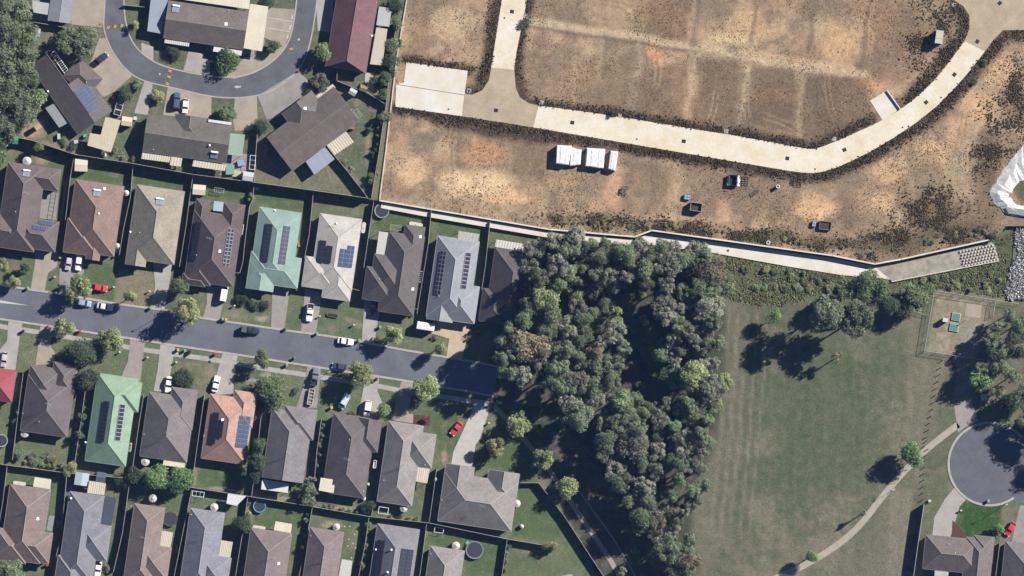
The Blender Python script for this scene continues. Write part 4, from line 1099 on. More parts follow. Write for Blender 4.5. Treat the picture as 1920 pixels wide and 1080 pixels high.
house('ash', 'ash grey gabled house with cream verandahs under the court car park', [(278, 214.6, 158, 70, V(ends='gg', axis='u')), (330, 214, 58, 50, V(ends='gh', axis='v'))], TZ,
      awn=[([(268, 284), (321, 292), (318, 305), (266, 298)], 'cream', 2.3, 0, 12), ([(322, 293), (343, 296), (340, 313), (319, 310)], 'cream', 2.4, 0, 4), ([(364, 300), (425, 309), (422, 321), (361, 312)], 'cream', 2.3, 0, 12),
           ([(392, 224), (435, 230), (434, 235), (391, 229)], 'white', 2.4), ([(433, 250), (460, 253), (455, 293), (428, 290)], 'mint', 2.5)], vents=[('heater', 403, 290), ('whirly', 394, 273), ('pipe', 289, 281)], pitch=0.34)
house('olive', 'brown tiled T-shaped house turned diagonally behind grey concrete', [(501, 258, 157, 79, V(ends='gg', axis='u')), (529, 213, 70, 52, V(ends='gh', axis='v'))], TZ, ang=-37,
      awn=[([(585, 186), (624, 158), (630, 165), (590, 193)], 'cream', 2.4, 0, 9), ([(613, 273), (649, 247), (664, 267), (627, 292)], 'cream', 2.5, 0, 9), ([(573, 302), (610, 276), (628, 299), (590, 328)], 'blue', 2.6)], vents=[('sky', 573, 204), ('pipe', 660, 206)], pitch=0.36)
# ---- court on the far side of the park
house('cocoa', 'grey-brown tiled house with a curved driveway at the court', [(1735, 1002, 105, 64, V(axis='u')), (1811, 1006, 52, 110, V(axis='v')), (1826, 1003, 38, 50, V(axis='v'))], ang=5.5,
      awn=[([(1752, 1068), (1778, 1072), (1775, 1100), (1750, 1100)], 'pale', 2.5)], vents=[('pipe', 1778, 1019), ('pipe', 1790, 1035)])
house('greymauve', 'mauve grey tiled house behind the red car in the far corner', [(1884, 1014, 80, 110)], ang=6)
# ------------------------------------------------------------------ fences and walls
def fence(label, pts, gz=0.0, h=1.8, m=None, cap=None, name='paling_fence', cw=0.1):
    a0 = P(*pts[0])
    root = thing(name, label, 'fence', (a0.x, a0.y, gz), 'boundary fences')
    mb, mc = MB(), MB()
    for (x0, y0), (x1, y1) in zip(pts[:-1], pts[1:]):
        a, b = P(x0, y0), P(x1, y1)
        d = b-a; ln = d.length; ang = math.atan2(d.y, d.x)
        M = Matrix.Translation(Vector((a.x, a.y, 0))) @ Matrix.Rotation(ang, 4, 'Z')
        k = 0.0
        while k < ln:
            w = min(1.2, ln-k)
            dz = R.uniform(-0.03, 0.03); t = R.uniform(-0.01, 0.01)
            mb.box(k, -0.035+t, gz, k+w, 0.035+t, gz+h+dz, 0, M)
            k += w
        mc.box(0, -cw/2, gz+h+0.035, ln, cw/2, gz+h+0.08, 0, M)
    mb.build('paling_panel', [m or M_TIMBER], root)
    mc.build('capping_rail', [cap or M_CAP], root)
    return root
rear = [(-10, 250), (60, 263), (142, 290), (252, 307), (362, 327), (477, 342), (588, 357), (692, 372)]
fence('long timber paling fence on the sleeper wall behind the upper street houses', rear, TZ)
for a, b, pts in (('dark brown roofed', 'brown roofed', [(139, 296), (132, 335), (125, 400), (114, 470)]), ('brown roofed', 'khaki roofed', [(250, 310), (245, 370), (232, 430), (224, 478)]),
                  ('khaki roofed', 'plum roofed', [(362, 330), (355, 380), (350, 420), (337, 500)]), ('plum roofed', 'mint green roofed', [(477, 346), (474, 374), (468, 388), (460, 450), (456, 490), (450, 512)]),
                  ('mint green roofed', 'cream roofed', [(588, 360), (580, 440), (571, 485), (556, 545)]), ('cream roofed', 'charcoal roofed', [(701, 378), (690, 450), (675, 552)]),
                  ('charcoal roofed', 'blue-grey roofed', [(809, 395), (803, 460), (782, 588)]), ('blue-grey roofed', 'dark umber roofed', [(919, 415), (910, 500), (896, 592)])):
    fence(f'timber paling fence between the {a} and {b} houses', pts)
for a, b, pts in (('red roofed', 'dark mauve', [(44, 700), (34, 780), (24, 862)]), ('dark mauve', 'lime green', [(162, 722), (151, 800), (139, 880)]),
                  ('lime green', 'pale mauve-grey', [(270, 740), (262, 790), (248, 885)]), ('pale mauve-grey', 'terracotta', [(384, 740), (374, 810), (360, 908)]),
                  ('terracotta', 'grey gable-ended', [(490, 780), (479, 880), (472, 930)]), ('grey gable-ended', 'dark slate', [(603, 785), (594, 850), (586, 945)]),
                  ('dark slate', 'sandy grey', [(718, 830), (708, 905), (697, 965)]), ('sandy grey', 'large stone grey', [(819, 878), (812, 930), (805, 978)])):
    fence(f'timber paling fence between the {a} and {b} houses below the street', pts)
rear3 = [(-10, 868), (15, 872), (123, 886), (245, 897), (362, 914), (465, 930), (571, 947), (692, 968), (804, 980), (950, 1010), (1020, 1022)]
fence('long timber paling fence behind the houses below the street', rear3, 0, 2.0)
for a, pts in (('left of the clay brown house', [(14, 875), (6, 940), (-4, 1000)]), ('between the clay brown and steel grey houses', [(126, 888), (116, 1000), (103, 1055)]),
               ('between the steel grey and rose brown houses', [(244, 900), (230, 1000), (213, 1072)]), ('between the rose brown and lavender grey houses', [(360, 918), (345, 990), (326, 1085)]),
               ('between the lavender grey and taupe houses', [(465, 933), (455, 1000), (441, 1085)]), ('between the taupe and rosewood houses', [(586, 952), (573, 1020), (560, 1085)]),
               ('between the rosewood and black panelled houses', [(692, 970), (685, 1020), (672, 1085)]), ('between the black panelled and trampoline houses', [(800, 983), (790, 1060), (786, 1085)]),
               ('beyond the black trampoline yard', [(951, 1012), (944, 1060), (940, 1085)])):
    fence(f'timber paling fence {a}, lower row', pts)
fence('diagonal timber fence between the corner house lawn and the park path', [(974, 905), (1010, 905), (1060, 970), (1100, 1032), (1135, 1085)])
fence('timber fence closing the yard beside the ash grey gabled house', [(477, 342), (480, 290), (483, 252)], TZ)
fence('diagonal timber fence across the long grass behind the diagonal T-shaped house', [(690, 371), (655, 325), (622, 285)], TZ)
fence('tall timber fence between the old court gardens and the building site', [(745, 40), (735, 100), (725, 190), (712, 280), (697, 370)], TZ)
fence('timber fence behind the maroon roofed house lawn', [(633, 128), (632, 152), (690, 175), (722, 195)], TZ)
fence('short timber fence along the dark brown diagonal house', [(65, 42), (100, 48), (122, 52)], TZ)
fence('low fence beside the pale blue carport roof', [(233, 10), (275, 14)], TZ, 1.2)
M_WHITEF = mat('white_fence_paint', C(220, 218, 212), 0.7, var=0.15)
fence('tall white fence between the park strip and the court house', [(1732, 944), (1722, 1010), (1711, 1090)], 0, 2.6, M_WHITEF, M_WHITEF)
fence('pale fence between the two houses at the far court', [(1874, 1018), (1865, 1090)], 0, 1.8)
for lab, pts in (('short side gate fence beside the mint green roofed house', [(450, 512), (438, 511)]), ('short side gate fence beside the cream roofed house', [(675, 545), (660, 541)]),
                 ('short side gate fence beside the charcoal roofed house', [(784, 580), (773, 578)])):
    fence(lab, pts, 0, 1.7)

# estate retaining wall with concrete capping
def wall_run(label, pts, z0, z1, w, m, capm=None, name='retaining_wall'):
    a0 = P(*pts[0])
    root = thing(name, label, 'wall', (a0.x, a0.y, z0))
    mb, mc = MB(), MB()
    for (x0, y0), (x1, y1) in zip(pts[:-1], pts[1:]):
        a, b = P(x0, y0), P(x1, y1); d = b-a
        M = Matrix.Translation(Vector((a.x, a.y, 0))) @ Matrix.Rotation(math.atan2(d.y, d.x), 4, 'Z')
        k = 0.0
        while k < d.length-1e-3:
            q = min(2.4, d.length-k)
            mb.box(k+0.01, -w/2, z0, k+q-0.01, w/2, z1+0.02, 0, M); k += q
        mc.box(-0.05, -w/2-0.06, z1+0.02, d.length+0.05, w/2+0.06, z1+0.12, 0, M)
    mb.build('wall_block', [m], root); mc.build('wall_capping', [capm or m], root)
    return root
WLINE = [(712, 376), (800, 391), (1030, 430), (1190, 444), (1222, 432), (1330, 447), (1560, 479), (1640, 495), (1690, 486), (1862, 448)]
M_WALLC = mat('wall_concrete', C(246, 240, 226), 0.9, scale=0.5, c2=C(214, 204, 186))
wall_run('white concrete retaining wall bending along the lower edge of the building site', WLINE, 0.0, TZ+0.42, 0.28, M_WALLC, M_SITE_WHITE)
wall_run('low white wall between the green strip and the building site', [(768, -30), (744, 110), (724, 280), (712, 374)], TZ, TZ+0.22, 0.2, M_WALLC, name='low_wall')
wall_run('thin dark kerb wall along the small white slab', [(1663, 170), (1688, 205)], TZ+0.05, TZ+0.5, 0.2, M_SITE_WHITE, name='low_wall')
# drainage channel below the wall
sheet('channel_path', [(716, 380), (800, 395), (1030, 434), (1186, 449), (1180, 460), (1030, 446), (798, 406), (714, 390)], 1.0, M_SITE_WHITE, 1.0)
sheet('channel_path', [(1192, 448), (1222, 437), (1330, 452), (1560, 484), (1640, 499), (1672, 500), (1668, 524), (1580, 516), (1480, 500), (1330, 473), (1240, 462), (1196, 456)], 0.3, M_SITE_WHITE, 0.3)
sheet('channel_path', [(1640, 499), (1690, 491), (1862, 453), (1873, 488), (1672, 527)], 0.31, M_RAMP, 0.3)
rt = thing('spillway', 'stained concrete spillway apron studded with small baffle blocks', 'spillway', tuple(P(1838, 478, 0.3)))
mb = MB(); mb.prism([tuple(P(x, y)[:2]) for x, y in ((1798, 470), (1862, 456), (1871, 488), (1805, 501))], 0.2, 0.325)
mb.build('apron', [M_RAMP], rt)
bm_ = MB()
for i in range(11):
    for j in range(6):
        x = 1801+i*6.0+j*1.4+(2.6 if j % 2 else 0); y = 472.5-i*1.25+j*5.3
        q = P(x, y)
        bm_.box(q.x-0.2, q.y-0.2, 0.325, q.x+0.2, q.y+0.2, 0.325+0.42)
o = bm_.build('baffle_blocks', [M_SITE_WHITE], rt); o['kind'] = 'stuff'
mb = MB()
for x, y in ((1635, 497), (1672, 527)): pass
wall_run('thin concrete edge kerb along the lower side of the spillway', [(1672, 528), (1873, 489)], 0, 0.5, 0.15, M_WALLC, name='low_wall')

# drain grates in the new road
for i, (x, y, a) in enumerate(((960, 22, 8), (930, 207, 9), (1073, 230, 9), (1282, 265, 9), (1476, 297, 10), (1583, 281, -25), (1736, 192, -38), (1789, 140, -50), (1832, 78, -55), (1874, 6, -45))):
    lab = ['near the top end of the side road', 'in the middle of the grey T-junction', 'first along the pale road from the junction', 'above the blue crate and hopper', 'just before the road bend',
           'just past the road bend', 'below the small white slab', 'halfway up the curved road', 'at the change to grey concrete', 'in the grey concrete corner'][i]
    rt = thing('drain_grate', 'square black drain grate '+lab, 'drain grate', tuple(P(x, y, TZ+0.08)), 'drain grates in the new road', math.radians(-a))
    mb = MB(); mb.box(-0.55, -0.5, 0, 0.55, 0.5, 0.03)
    f = link_obj('frame', mb.mesh('grate_frame', [M_DARK]), rt)
    mb = MB()
    for k in range(7): mb.box(-0.45, -0.42+k*0.125, 0.03, 0.45, -0.36+k*0.125, 0.06)
    link_obj('grate_bars', mb.mesh('grate_bars', [M_DARK]), rt)
for i, (x, y) in enumerate(((841, 205), (1194, 261), (1528, 317), (1692, 239), (1764, 183), (946, 34))):
    mb = MB(); mb.cyl((0, 0), 0.24, 0.24, 0, 0.03, 14); mb.cyl((0, 0), 0.16, 0.16, 0.03, 0.045, 14)
    o = mb.build('manhole_cover', [M_DARK]); o.location = P(x, y, TZ+0.09)
    tag(o, 'small round dark cover '+['on the white slab', 'at the road edge above the tarped stacks', 'at the outer edge of the road bend', 'below the small white slab on the curved road', 'near the road edge halfway up the curve', 'on the side road near the top'][i], 'manhole cover', 'round covers in new concrete')
for x, y, l, z in ((1365, 470, 'round grey cover on the white channel below the wall', 0.3), (566, 684, 'dark kerb inlet cover beside the street path', 0.06), (393, 678, 'round cover in the footpath near the red bin', 0.06), (911, 764, 'round cover in the long pale driveway', 0.09)):
    mb = MB(); mb.cyl((0, 0), 0.35, 0.35, 0, 0.03, 16); mb.cyl((0, 0), 0.25, 0.25, 0.03, 0.04, 16)
    o = mb.build('manhole_cover', [M_DARK]); o.location = P(x, y, z); tag(o, l, 'manhole cover')

# ------------------------------------------------------------------ vehicles
PAINT = {}
def paint(name, rgb, metal=0.0):
    return plain('car_paint_'+name, C(*rgb, 1.45), 0.28, metal, 0.5, 0.6)
GLASS = plain('car_glass', (0.012, 0.014, 0.018), 0.05, spec=0.6)
CAR_M = {}
def loft(secs, mi=0, mb=None):
    """secs: list of (x, [(y,z)...]) closed rings, same count"""
    mb = mb or MB()
    n = len(secs[0][1])
    for (x0, r0), (x1, r1) in zip(secs[:-1], secs[1:]):
        for i in range(n):
            j = (i+1) % n
            mb.face([(x0, *r0[i]), (x1, *r1[i]), (x1, *r1[j]), (x0, *r0[j])], mi)
    mb.face([(secs[0][0], *q) for q in secs[0][1]], mi); mb.face([(secs[-1][0], *q) for q in secs[-1][1][::-1]], mi)
    return mb
def ring(w, z0, z1, r=0.12):
    return [(-w, z0), (w, z0), (w, z1-r), (w-r, z1-0.03), (w*0.5, z1), (-w*0.5, z1), (-w+r, z1-0.03), (-w, z1-r)]
def wheel_meshes():
    if 'w' in CAR_M: return CAR_M['w']
    def disc(r, t, m, nm):
        mb = MB()
        n = 16
        a = [(r*math.cos(2*math.pi*i/n), -t, r*math.sin(2*math.pi*i/n)) for i in range(n)]
        b = [(x, t, z) for x, _, z in a]
        for i in range(n):
            mb.face([a[i], a[(i+1) % n], b[(i+1) % n], b[i]])
        mb.face(a[::-1]); mb.face(b)
        return mb.mesh(nm, [m])
    CAR_M['w'] = (disc(0.32, 0.1, M_BLACK, 'tyre'), disc(0.2, 0.105, M_METAL, 'rim'))
    return CAR_M['w']
TYPES = {  # length, half width, bonnet z, belt z, roof z, windscreen base x, roof front x, roof rear x, tail base x
 'sedan': (4.6, 0.9, 0.82, 0.92, 1.42, 0.75, 0.15, -1.15, -1.75), 'hatch': (4.1, 0.86, 0.84, 0.94, 1.47, 0.85, 0.25, -1.45, -1.95),
 'suv': (4.7, 0.94, 1.0, 1.1, 1.75, 0.95, 0.35, -1.95, -2.25), 'van': (4.9, 0.95, 1.05, 1.2, 2.0, 1.6, 1.0, -2.3, -2.42), 'ute': (5.1, 0.93, 1.0, 1.1, 1.75, 0.85, 0.3, -0.75, -0.95)}
def vehicle(kind, label, x, y, heading, pname, rgb, cat='car', gz=0.0, tray='open'):
    """heading: degrees clockwise from picture-right that the nose points to"""
    L, w, zb, zw, zr, xw, xf, xr, xt = TYPES[kind]
    root = thing('parked_'+('ute' if kind == 'ute' else 'van' if kind == 'van' else 'car'), label, cat, tuple(P(x, y, gz)), 'parked cars', math.radians(-heading))
    pm = paint(pname, rgb)
    key = (kind, pname, tray)
    h = L/2
    if key not in CAR_M:
        rear_z = zw if kind != 'ute' else zb*0.95
        secs = [(h, ring(w*0.68, 0.35, 0.62)), (h-0.12, ring(w*0.86, 0.28, zb-0.14)), (h-0.6, ring(w*0.97, 0.25, zb-0.04)), (xw+0.05, ring(w, 0.25, zw)), (0, ring(w, 0.25, zw)),
                (xt if kind != 'ute' else -0.95, ring(w, 0.25, zw)), (-h+0.45, ring(w*0.97, 0.26, rear_z-0.02)), (-h+0.1, ring(w*0.88, 0.3, rear_z-0.1)), (-h, ring(w*0.74, 0.36, rear_z-0.3))]
        body = loft(secs)
        # roof panel
        rw = w*0.78
        roof = MB()
        n = 5
        for i in range(n):
            t0, t1 = i/n, (i+1)/n
            xa, xb = xf+(xr-xf)*t0, xf+(xr-xf)*t1
            za, zb_ = zr-0.05*(2*t0-1)**2, zr-0.05*(2*t1-1)**2
            roof.face([(xa, -rw, za-0.05), (xa, -rw*0.5, za), (xb, -rw*0.5, zb_), (xb, -rw, zb_-0.05)])
            roof.face([(xa, -rw*0.5, za), (xa, rw*0.5, za), (xb, rw*0.5, zb_), (xb, -rw*0.5, zb_)])
            roof.face([(xa, rw*0.5, za), (xa, rw, za-0.05), (xb, rw, zb_-0.05), (xb, rw*0.5, zb_)])
        zz = zr-0.1
        ws = MB().face([(xw, -w*0.86, zw), (xw, w*0.86, zw), (xf, rw, zz), (xf, -rw, zz)])
        rw_ = MB().face([(xt, w*0.86, zw), (xt, -w*0.86, zw), (xr, -rw, zz), (xr, rw, zz)])
        sides = []
        for s in (-1, 1):
            q = [(xw, s*w*0.9, zw), (xt, s*w*0.9, zw), (xr, s*rw, zz), (xf, s*rw, zz)]
            sides.append(MB().face(q if s < 0 else q[::-1]))
        for q, m_ in ((body, pm),):
            pass
        lights = []
        for s in (-1, 1):
            lights.append(MB().box(h-0.3, s*w*0.66-0.16, 0.5, h-0.06, s*w*0.66+0.16, 0.68))
        tails = [MB().box(-h+0.02, s*w*0.68-0.12, 0.62, -h+0.16, s*w*0.68+0.12, 0.85) for s in (-1, 1)]
        mir = [MB().box(xw-0.28, s*(w+0.1)-0.09, zw, xw-0.12, s*(w+0.1)+0.09, zw+0.14) for s in (-1, 1)]
        CAR_M[key] = dict(body=body.mesh('car_body', [pm], True), roof=roof.mesh('car_roof', [pm], True), ws=ws.mesh('windscreen', [GLASS]), rw=rw_.mesh('rear_window', [GLASS]),
                          sides=[q.mesh('side_window', [GLASS]) for q in sides], hl=[q.mesh('headlight', [plain('lamp_lens', (0.7, 0.7, 0.68), 0.1)]) for q in lights],
                          tl=[q.mesh('tail_light', [plain('tail_lens', (0.35, 0.02, 0.02), 0.2)]) for q in tails], mi=[q.mesh('mirror', [pm]) for q in mir])
        if kind == 'ute':
            tb = MB()
            x0, x1 = -h+0.05, -1.02
            if tray == 'open':
                tb.box(x0, -w, zb, x1, w, zb+0.06, 1)
                for q in ((x0, -w, x1, -w+0.06), (x0, w-0.06, x1, w), (x0, -w+0.06, x0+0.06, w-0.06), (x1-0.06, -w+0.06, x1, w-0.06)):
                    tb.box(q[0], q[1], zb, q[2], q[3], zb+0.34)
            else:
                tb.box(x0, -w*0.96, zb, x1, w*0.96, zr-0.02)
            CAR_M[key]['tray'] = tb.mesh('tray', [pm if tray != 'canopy' else plain('canopy_grey', C(96, 104, 108), 0.5), M_DARK])
    d = CAR_M[key]
    link_obj('body', d['body'], root); link_obj('roof', d['roof'], root); link_obj('windscreen', d['ws'], root); link_obj('rear_window', d['rw'], root)
    for k, nm in (('sides', 'side_window'), ('hl', 'headlight'), ('tl', 'tail_light'), ('mi', 'mirror')):
        for q in d[k]: link_obj(nm, q, root)
    if 'tray' in d: link_obj('tray', d['tray'], root)
    ty, rm = wheel_meshes()
    for sx in (h*0.6, -h*0.58):
        for sy in (-w+0.1, w-0.1):
            wo = link_obj('wheel', ty, root); wo.location = (sx, sy, 0.32)
            link_obj('rim', rm, wo)
    return root
vehicle('sedan', 'dark navy sedan on the driveway of the diagonal dark brown house', 190, 111, -40, 'navy', (46, 50, 66), gz=TZ+0.05)
vehicle('suv', 'navy blue wagon parked beside a white hatchback at the court', 332, 189, -85, 'blue', (76, 88, 112), gz=TZ+0.05)
vehicle('hatch', 'white hatchback parked beside the navy wagon at the court', 348, 199, 95, 'white', (238, 238, 236), gz=TZ+0.05)
vehicle('hatch', 'silver hatchback on the driveway by the dark brown house, beside a white one', 129, 493, 100, 'silver', (188, 184, 188), gz=0.08)
vehicle('suv', 'white wagon beside the silver hatchback on the same driveway', 148, 492, 97, 'white', (238, 238, 236), gz=0.08)
vehicle('hatch', 'red hatchback parked on the green front lawn', 188, 540, 10, 'red', (214, 54, 62))
vehicle('hatch', 'silver blue car half under the street tree at the kerb', 158, 568, 10, 'bluesilver', (140, 160, 180), gz=0.03)
vehicle('sedan', 'silver white sedan parked at the kerb behind the half hidden car', 197, 575, 10, 'pearl', (214, 216, 224), gz=0.03)
vehicle('van', 'white van on the driveway of the plum roofed house', 420, 549, -80, 'white', (238, 238, 236), 'van', gz=0.08)
vehicle('ute', 'white ute with open tray in front of the cream roofed house', 581, 586, 98, 'white', (238, 238, 236), 'ute', gz=0.08)
vehicle('sedan', 'black car in the shadow of the charcoal roofed house', 700, 575, 97, 'black', (30, 34, 44), gz=0.08)
vehicle('ute', 'dark ute with grey canopy parked on the street', 470, 619, 10, 'charcoal', (44, 56, 64), 'ute', gz=0.03, tray='canopy')
vehicle('sedan', 'white sedan parked at the kerb on the open street', 648, 640, 8, 'white', (238, 238, 236), gz=0.03)
vehicle('hatch', 'dark hatchback under the street tree on the lower kerb', 636, 687, 188, 'grey', (66, 70, 84), gz=0.03)
vehicle('ute', 'grey ute across the footpath towing an empty trailer', 591, 706, -80, 'gunmetal', (112, 116, 122), 'ute', gz=0.08)
vehicle('van', 'white and blue van parked aslant on the lower lawn', 646, 752, 118, 'skyblue', (196, 208, 224), 'van')
vehicle('suv', 'white wagon on the pale driveway of the dark slate house', 689, 767, 98, 'white', (238, 238, 236), gz=0.08)
vehicle('sedan', 'white sedan on the driveway of the terracotta house', 405, 720, -77, 'white', (238, 238, 236), gz=0.08)
vehicle('sedan', 'white sedan nosed under the eave of the pale mauve-grey house', 316, 721, 97, 'white', (238, 238, 236), gz=0.08)
vehicle('hatch', 'grey hatchback on the driveway above the red roof', 8, 674, 98, 'silver', (188, 184, 188), gz=0.08)
vehicle('sedan', 'red sedan parked diagonally beside the long pale driveway', 856, 803, 127, 'rose', (206, 60, 76))
vehicle('hatch', 'red hatchback on the concrete at the far court', 1894, 992, 122, 'red', (214, 54, 62), gz=0.06)
vehicle('sedan', 'white car between the steel grey house and a shrub, lower row', 184, 1067, 97, 'white', (238, 238, 236))
# caravan
rt = thing('caravan', 'white caravan with tow bar in front of the blue-grey roofed house', 'caravan', tuple(P(798, 612, 0)), None, math.radians(-9))
mb = MB()
loft([(2.55, ring(0.9, 0.5, 2.2, 0.2)), (2.4, ring(1.1, 0.45, 2.5, 0.15)), (-2.4, ring(1.1, 0.45, 2.5, 0.15)), (-2.55, ring(1.0, 0.5, 2.3, 0.2))], 0, mb)
link_obj('body', mb.mesh('caravan_body', [plain('caravan_white', (0.46, 0.45, 0.42), 0.4)]), rt)
mb = MB(); mb.tube((2.5, 0.5, 0.5), (3.4, 0, 0.5), 0.05, 0.05); mb.tube((2.5, -0.5, 0.5), (3.4, 0, 0.5), 0.05, 0.05); link_obj('tow_bar', mb.mesh('tow_bar', [M_DARK]), rt)
for k in (-1.2, 0.7):
    mb = MB(); mb.box(k-0.3, -0.3, 2.5, k+0.3, 0.3, 2.58); link_obj('roof_hatch', mb.mesh('roof_hatch', [plain('hatch_grey', (0.6, 0.6, 0.6), 0.4)]), rt)
for sy in (-0.95, 0.95):
    wo = link_obj('wheel', wheel_meshes()[0], rt); wo.location = (-0.2, sy, 0.32); link_obj('rim', wheel_meshes()[1], wo)
    mb = MB(); mb.box(0.6, sy*1.165-0.01, 1.2, 1.9, sy*1.165+0.01, 1.9); link_obj('window', mb.mesh('caravan_window', [GLASS]), rt)
# trailers
def trailer(label, x, y, rot, L, w, gz, mode):
    rt = thing('trailer', label, 'trailer', tuple(P(x, y, gz)), None, math.radians(-rot))
    mb = MB()
    mb.box(-L/2, -w/2, 0.5, L/2, w/2, 0.56, 1)
    for s in (-1, 1): mb.box(-L/2, s*w/2-0.05, 0.5, L/2, s*w/2+0.05, 0.9)
    for s in (-1, 1): mb.box(s*L/2-0.05, -w/2+0.05, 0.5, s*L/2+0.05, w/2-0.05, 0.9)
    link_obj('tray', mb.mesh('trailer_tray', [plain('trailer_grey', (0.5, 0.5, 0.48), 0.5, 0.3), M_TIMBER if mode == 'rails' else M_DARK]), rt)
    mb = MB(); mb.tube((L/2, 0.4, 0.5), (L/2+1.2, 0, 0.5), 0.04, 0.04); mb.tube((L/2, -0.4, 0.5), (L/2+1.2, 0, 0.5), 0.04, 0.04)
    link_obj('tow_bar', mb.mesh('tow_bar', [M_DARK]), rt)
    for s in (-1, 1):
        wo = link_obj('wheel', wheel_meshes()[0], rt); wo.location = (-0.1, s*(w/2+0.16), 0.32); link_obj('rim', wheel_meshes()[1], wo)
    for k in range(4):
        mb = MB(); xx = -L/2+0.5+k*L/4.6
        mb.box(xx, -w/2+0.1, 0.58, xx+0.3, w/2-0.12, 0.7+0.1*(k % 2))
        link_obj('cargo_board' if mode == 'rails' else 'cargo_box', mb.mesh('cargo', [M_CAP if mode == 'rails' else (M_WHITE if k % 2 else M_DARK)]), rt)
trailer('pale box trailer hitched behind the grey ute', 583, 744, -80, 4.4, 1.5, 0.08, 'rails')
trailer('loaded grey box trailer beside the diagonal dark brown house', 223, 204, -75, 3.6, 1.9, TZ, 'load')

# ------------------------------------------------------------------ bins, mailboxes, poles
LID = {'yellow': (226, 206, 50), 'red': (200, 60, 66), 'green': (110, 150, 120), 'dark': (44, 50, 48), 'lime': (150, 190, 140)}
def bin_(label, x, y, lid, gz=0.05, rot=0):
    rt = thing('wheelie_bin', label, 'wheelie bin', tuple(P(x, y, gz)), 'wheelie bins', math.radians(rot))
    mb = MB()
    b = [(-0.24, -0.26), (0.24, -0.26), (0.24, 0.26), (-0.24, 0.26)]; t = [(-0.32, -0.36), (0.32, -0.36), (0.32, 0.36), (-0.32, 0.36)]
    for i in range(4):
        j = (i+1) % 4
        mb.face([(*b[i], 0.06), (*b[j], 0.06), (*t[j], 1.0), (*t[i], 1.0)])
    link_obj('body', mb.mesh('bin_body', [plain('bin_green', C(60, 82, 66), 0.6)]), rt)
    mb = MB(); mb.box(-0.35, -0.4, 1.0, 0.35, 0.4, 1.07); mb.box(-0.27, -0.3, 1.07, 0.27, 0.3, 1.11)
    link_obj('lid', mb.mesh('bin_lid', [plain('bin_lid_'+lid, C(*LID[lid]), 0.5)]), rt)
    for s in (-0.26, 0.26):
        mb = MB(); mb.tube((s-0.03, 0.3, 0.1), (s+0.03, 0.3, 0.1), 0.1, 0.1, 8); link_obj('wheel', mb.mesh('bin_wheel', [M_BLACK]), rt)
for a in (('yellow lidded bin beside the silver hatchback driveway', 113, 482, 'yellow'), ('pale green bin at the kerb near the first street driveway', 53, 540, 'lime'),
          ('green bin at the kerb before the shaded street tree', 283, 577, 'lime'), ('green lidded bin beside a yellow one at the plum house kerb', 418, 598, 'lime'), ('yellow lidded bin at the plum house kerb', 424, 599, 'yellow'),
          ('green bin at the kerb by the mint house driveway', 537, 616, 'green'), ('green bin at the kerb by the white ute driveway', 595, 625, 'lime'), ('green bin at the kerb behind the white sedan', 674, 638, 'lime'),
          ('white topped bin on the lawn by the charcoal house driveway', 713, 613, 'lime'), ('red lidded bin on the verge beside the street tree shadow', 150, 621, 'red'),
          ('yellow lidded bin on the verge in a row of three', 334, 656, 'yellow'), ('green lidded bin in the middle of a row of three', 347, 657, 'lime'), ('dark lidded bin at the end of a row of three', 356, 659, 'dark'),
          ('red lidded bin on the verge by the terracotta house', 404, 664, 'red'), ('dark bin on the verge left of the terracotta driveway', 355, 662, 'dark'), ('green bin standing on the road at the lower kerb', 553, 671, 'green'),
          ('green bin on the lower verge beside the kerb inlet', 538, 684, 'lime'), ('dark bin on the driveway crossing of the white wagon', 706, 711, 'dark'), ('yellow lidded bin on the lawn by the aslant van', 622, 764, 'yellow'),
          ('pale green bin at the end of the long pale driveway', 932, 753, 'lime'), ('dark bin on the footpath near the red roof', 44, 621, 'dark'), ('pale green bin by the far court kerb', 1853, 939, 'lime'),
          ('green bin beside the bushy street tree by the cream driveway', 831, 730, 'green'), ('red lidded bin beside the clay brown house driveway', 89, 1059, 'red')):
    bin_(*a, rot=R.uniform(-20, 20))
def post_box(label, x, y, gz=0.0, rgb=(226, 224, 216), name='letterbox'):
    rt = thing(name, label, 'letterbox', tuple(P(x, y, gz)), 'letterboxes on the front lawns')
    mb = MB(); mb.box(-0.12, -0.12, 0, 0.12, 0.12, 0.8); link_obj('post', mb.mesh('post', [M_WALLW]), rt)
    mb = MB(); mb.box(-0.26, -0.2, 0.8, 0.26, 0.2, 1.1); link_obj('box', mb.mesh('box', [plain('letterbox_white', C(*rgb), 0.6)]), rt)
for l, x, y in (('white letterbox on the lawn by the first driveway', 103, 519), ('white letterbox beside the red hatchback', 214, 538), ('white letterbox on the plum house lawn', 440, 573), ('white letterbox by the white ute', 600, 593),
                ('white letterbox on the cream house lawn', 664, 609), ('white letterbox on the lawn by the browned turf', 281, 546), ('white letterbox near the lime green house driveway', 225, 660), ('white letterbox on the strip between two driveways', 277, 670),
                ('white letterbox by the clipped round bush', 331, 679), ('white letterbox on the lawn below the street path', 838, 758), ('white letterbox right of the long pale driveway', 917, 793), ('white letterbox on the lawn at the far court', 1802, 957)):
    post_box(l, x, y)
def lamp_post(label, x, y, h=6.5, gz=0.0, arm=(0.9, 0.4)):
    rt = thing('street_lamp', label, 'street lamp', tuple(P(x, y, gz)), 'street lamps')
    mb = MB(); mb.tube((0, 0, 0), (0, 0, h), 0.09, 0.05, 8); link_obj('pole', mb.mesh('pole', [M_METAL]), rt)
    mb = MB(); mb.tube((0, 0, h-0.1), (-arm[0], -arm[1], h+0.25), 0.04, 0.04, 6); link_obj('arm', mb.mesh('arm', [M_METAL]), rt)
    mb = MB(); mb.box(-arm[0]-0.45, -arm[1]-0.18, h+0.2, -arm[0]+0.1, -arm[1]+0.12, h+0.34); link_obj('lamp_head', mb.mesh('lamp_head', [M_DARK]), rt)
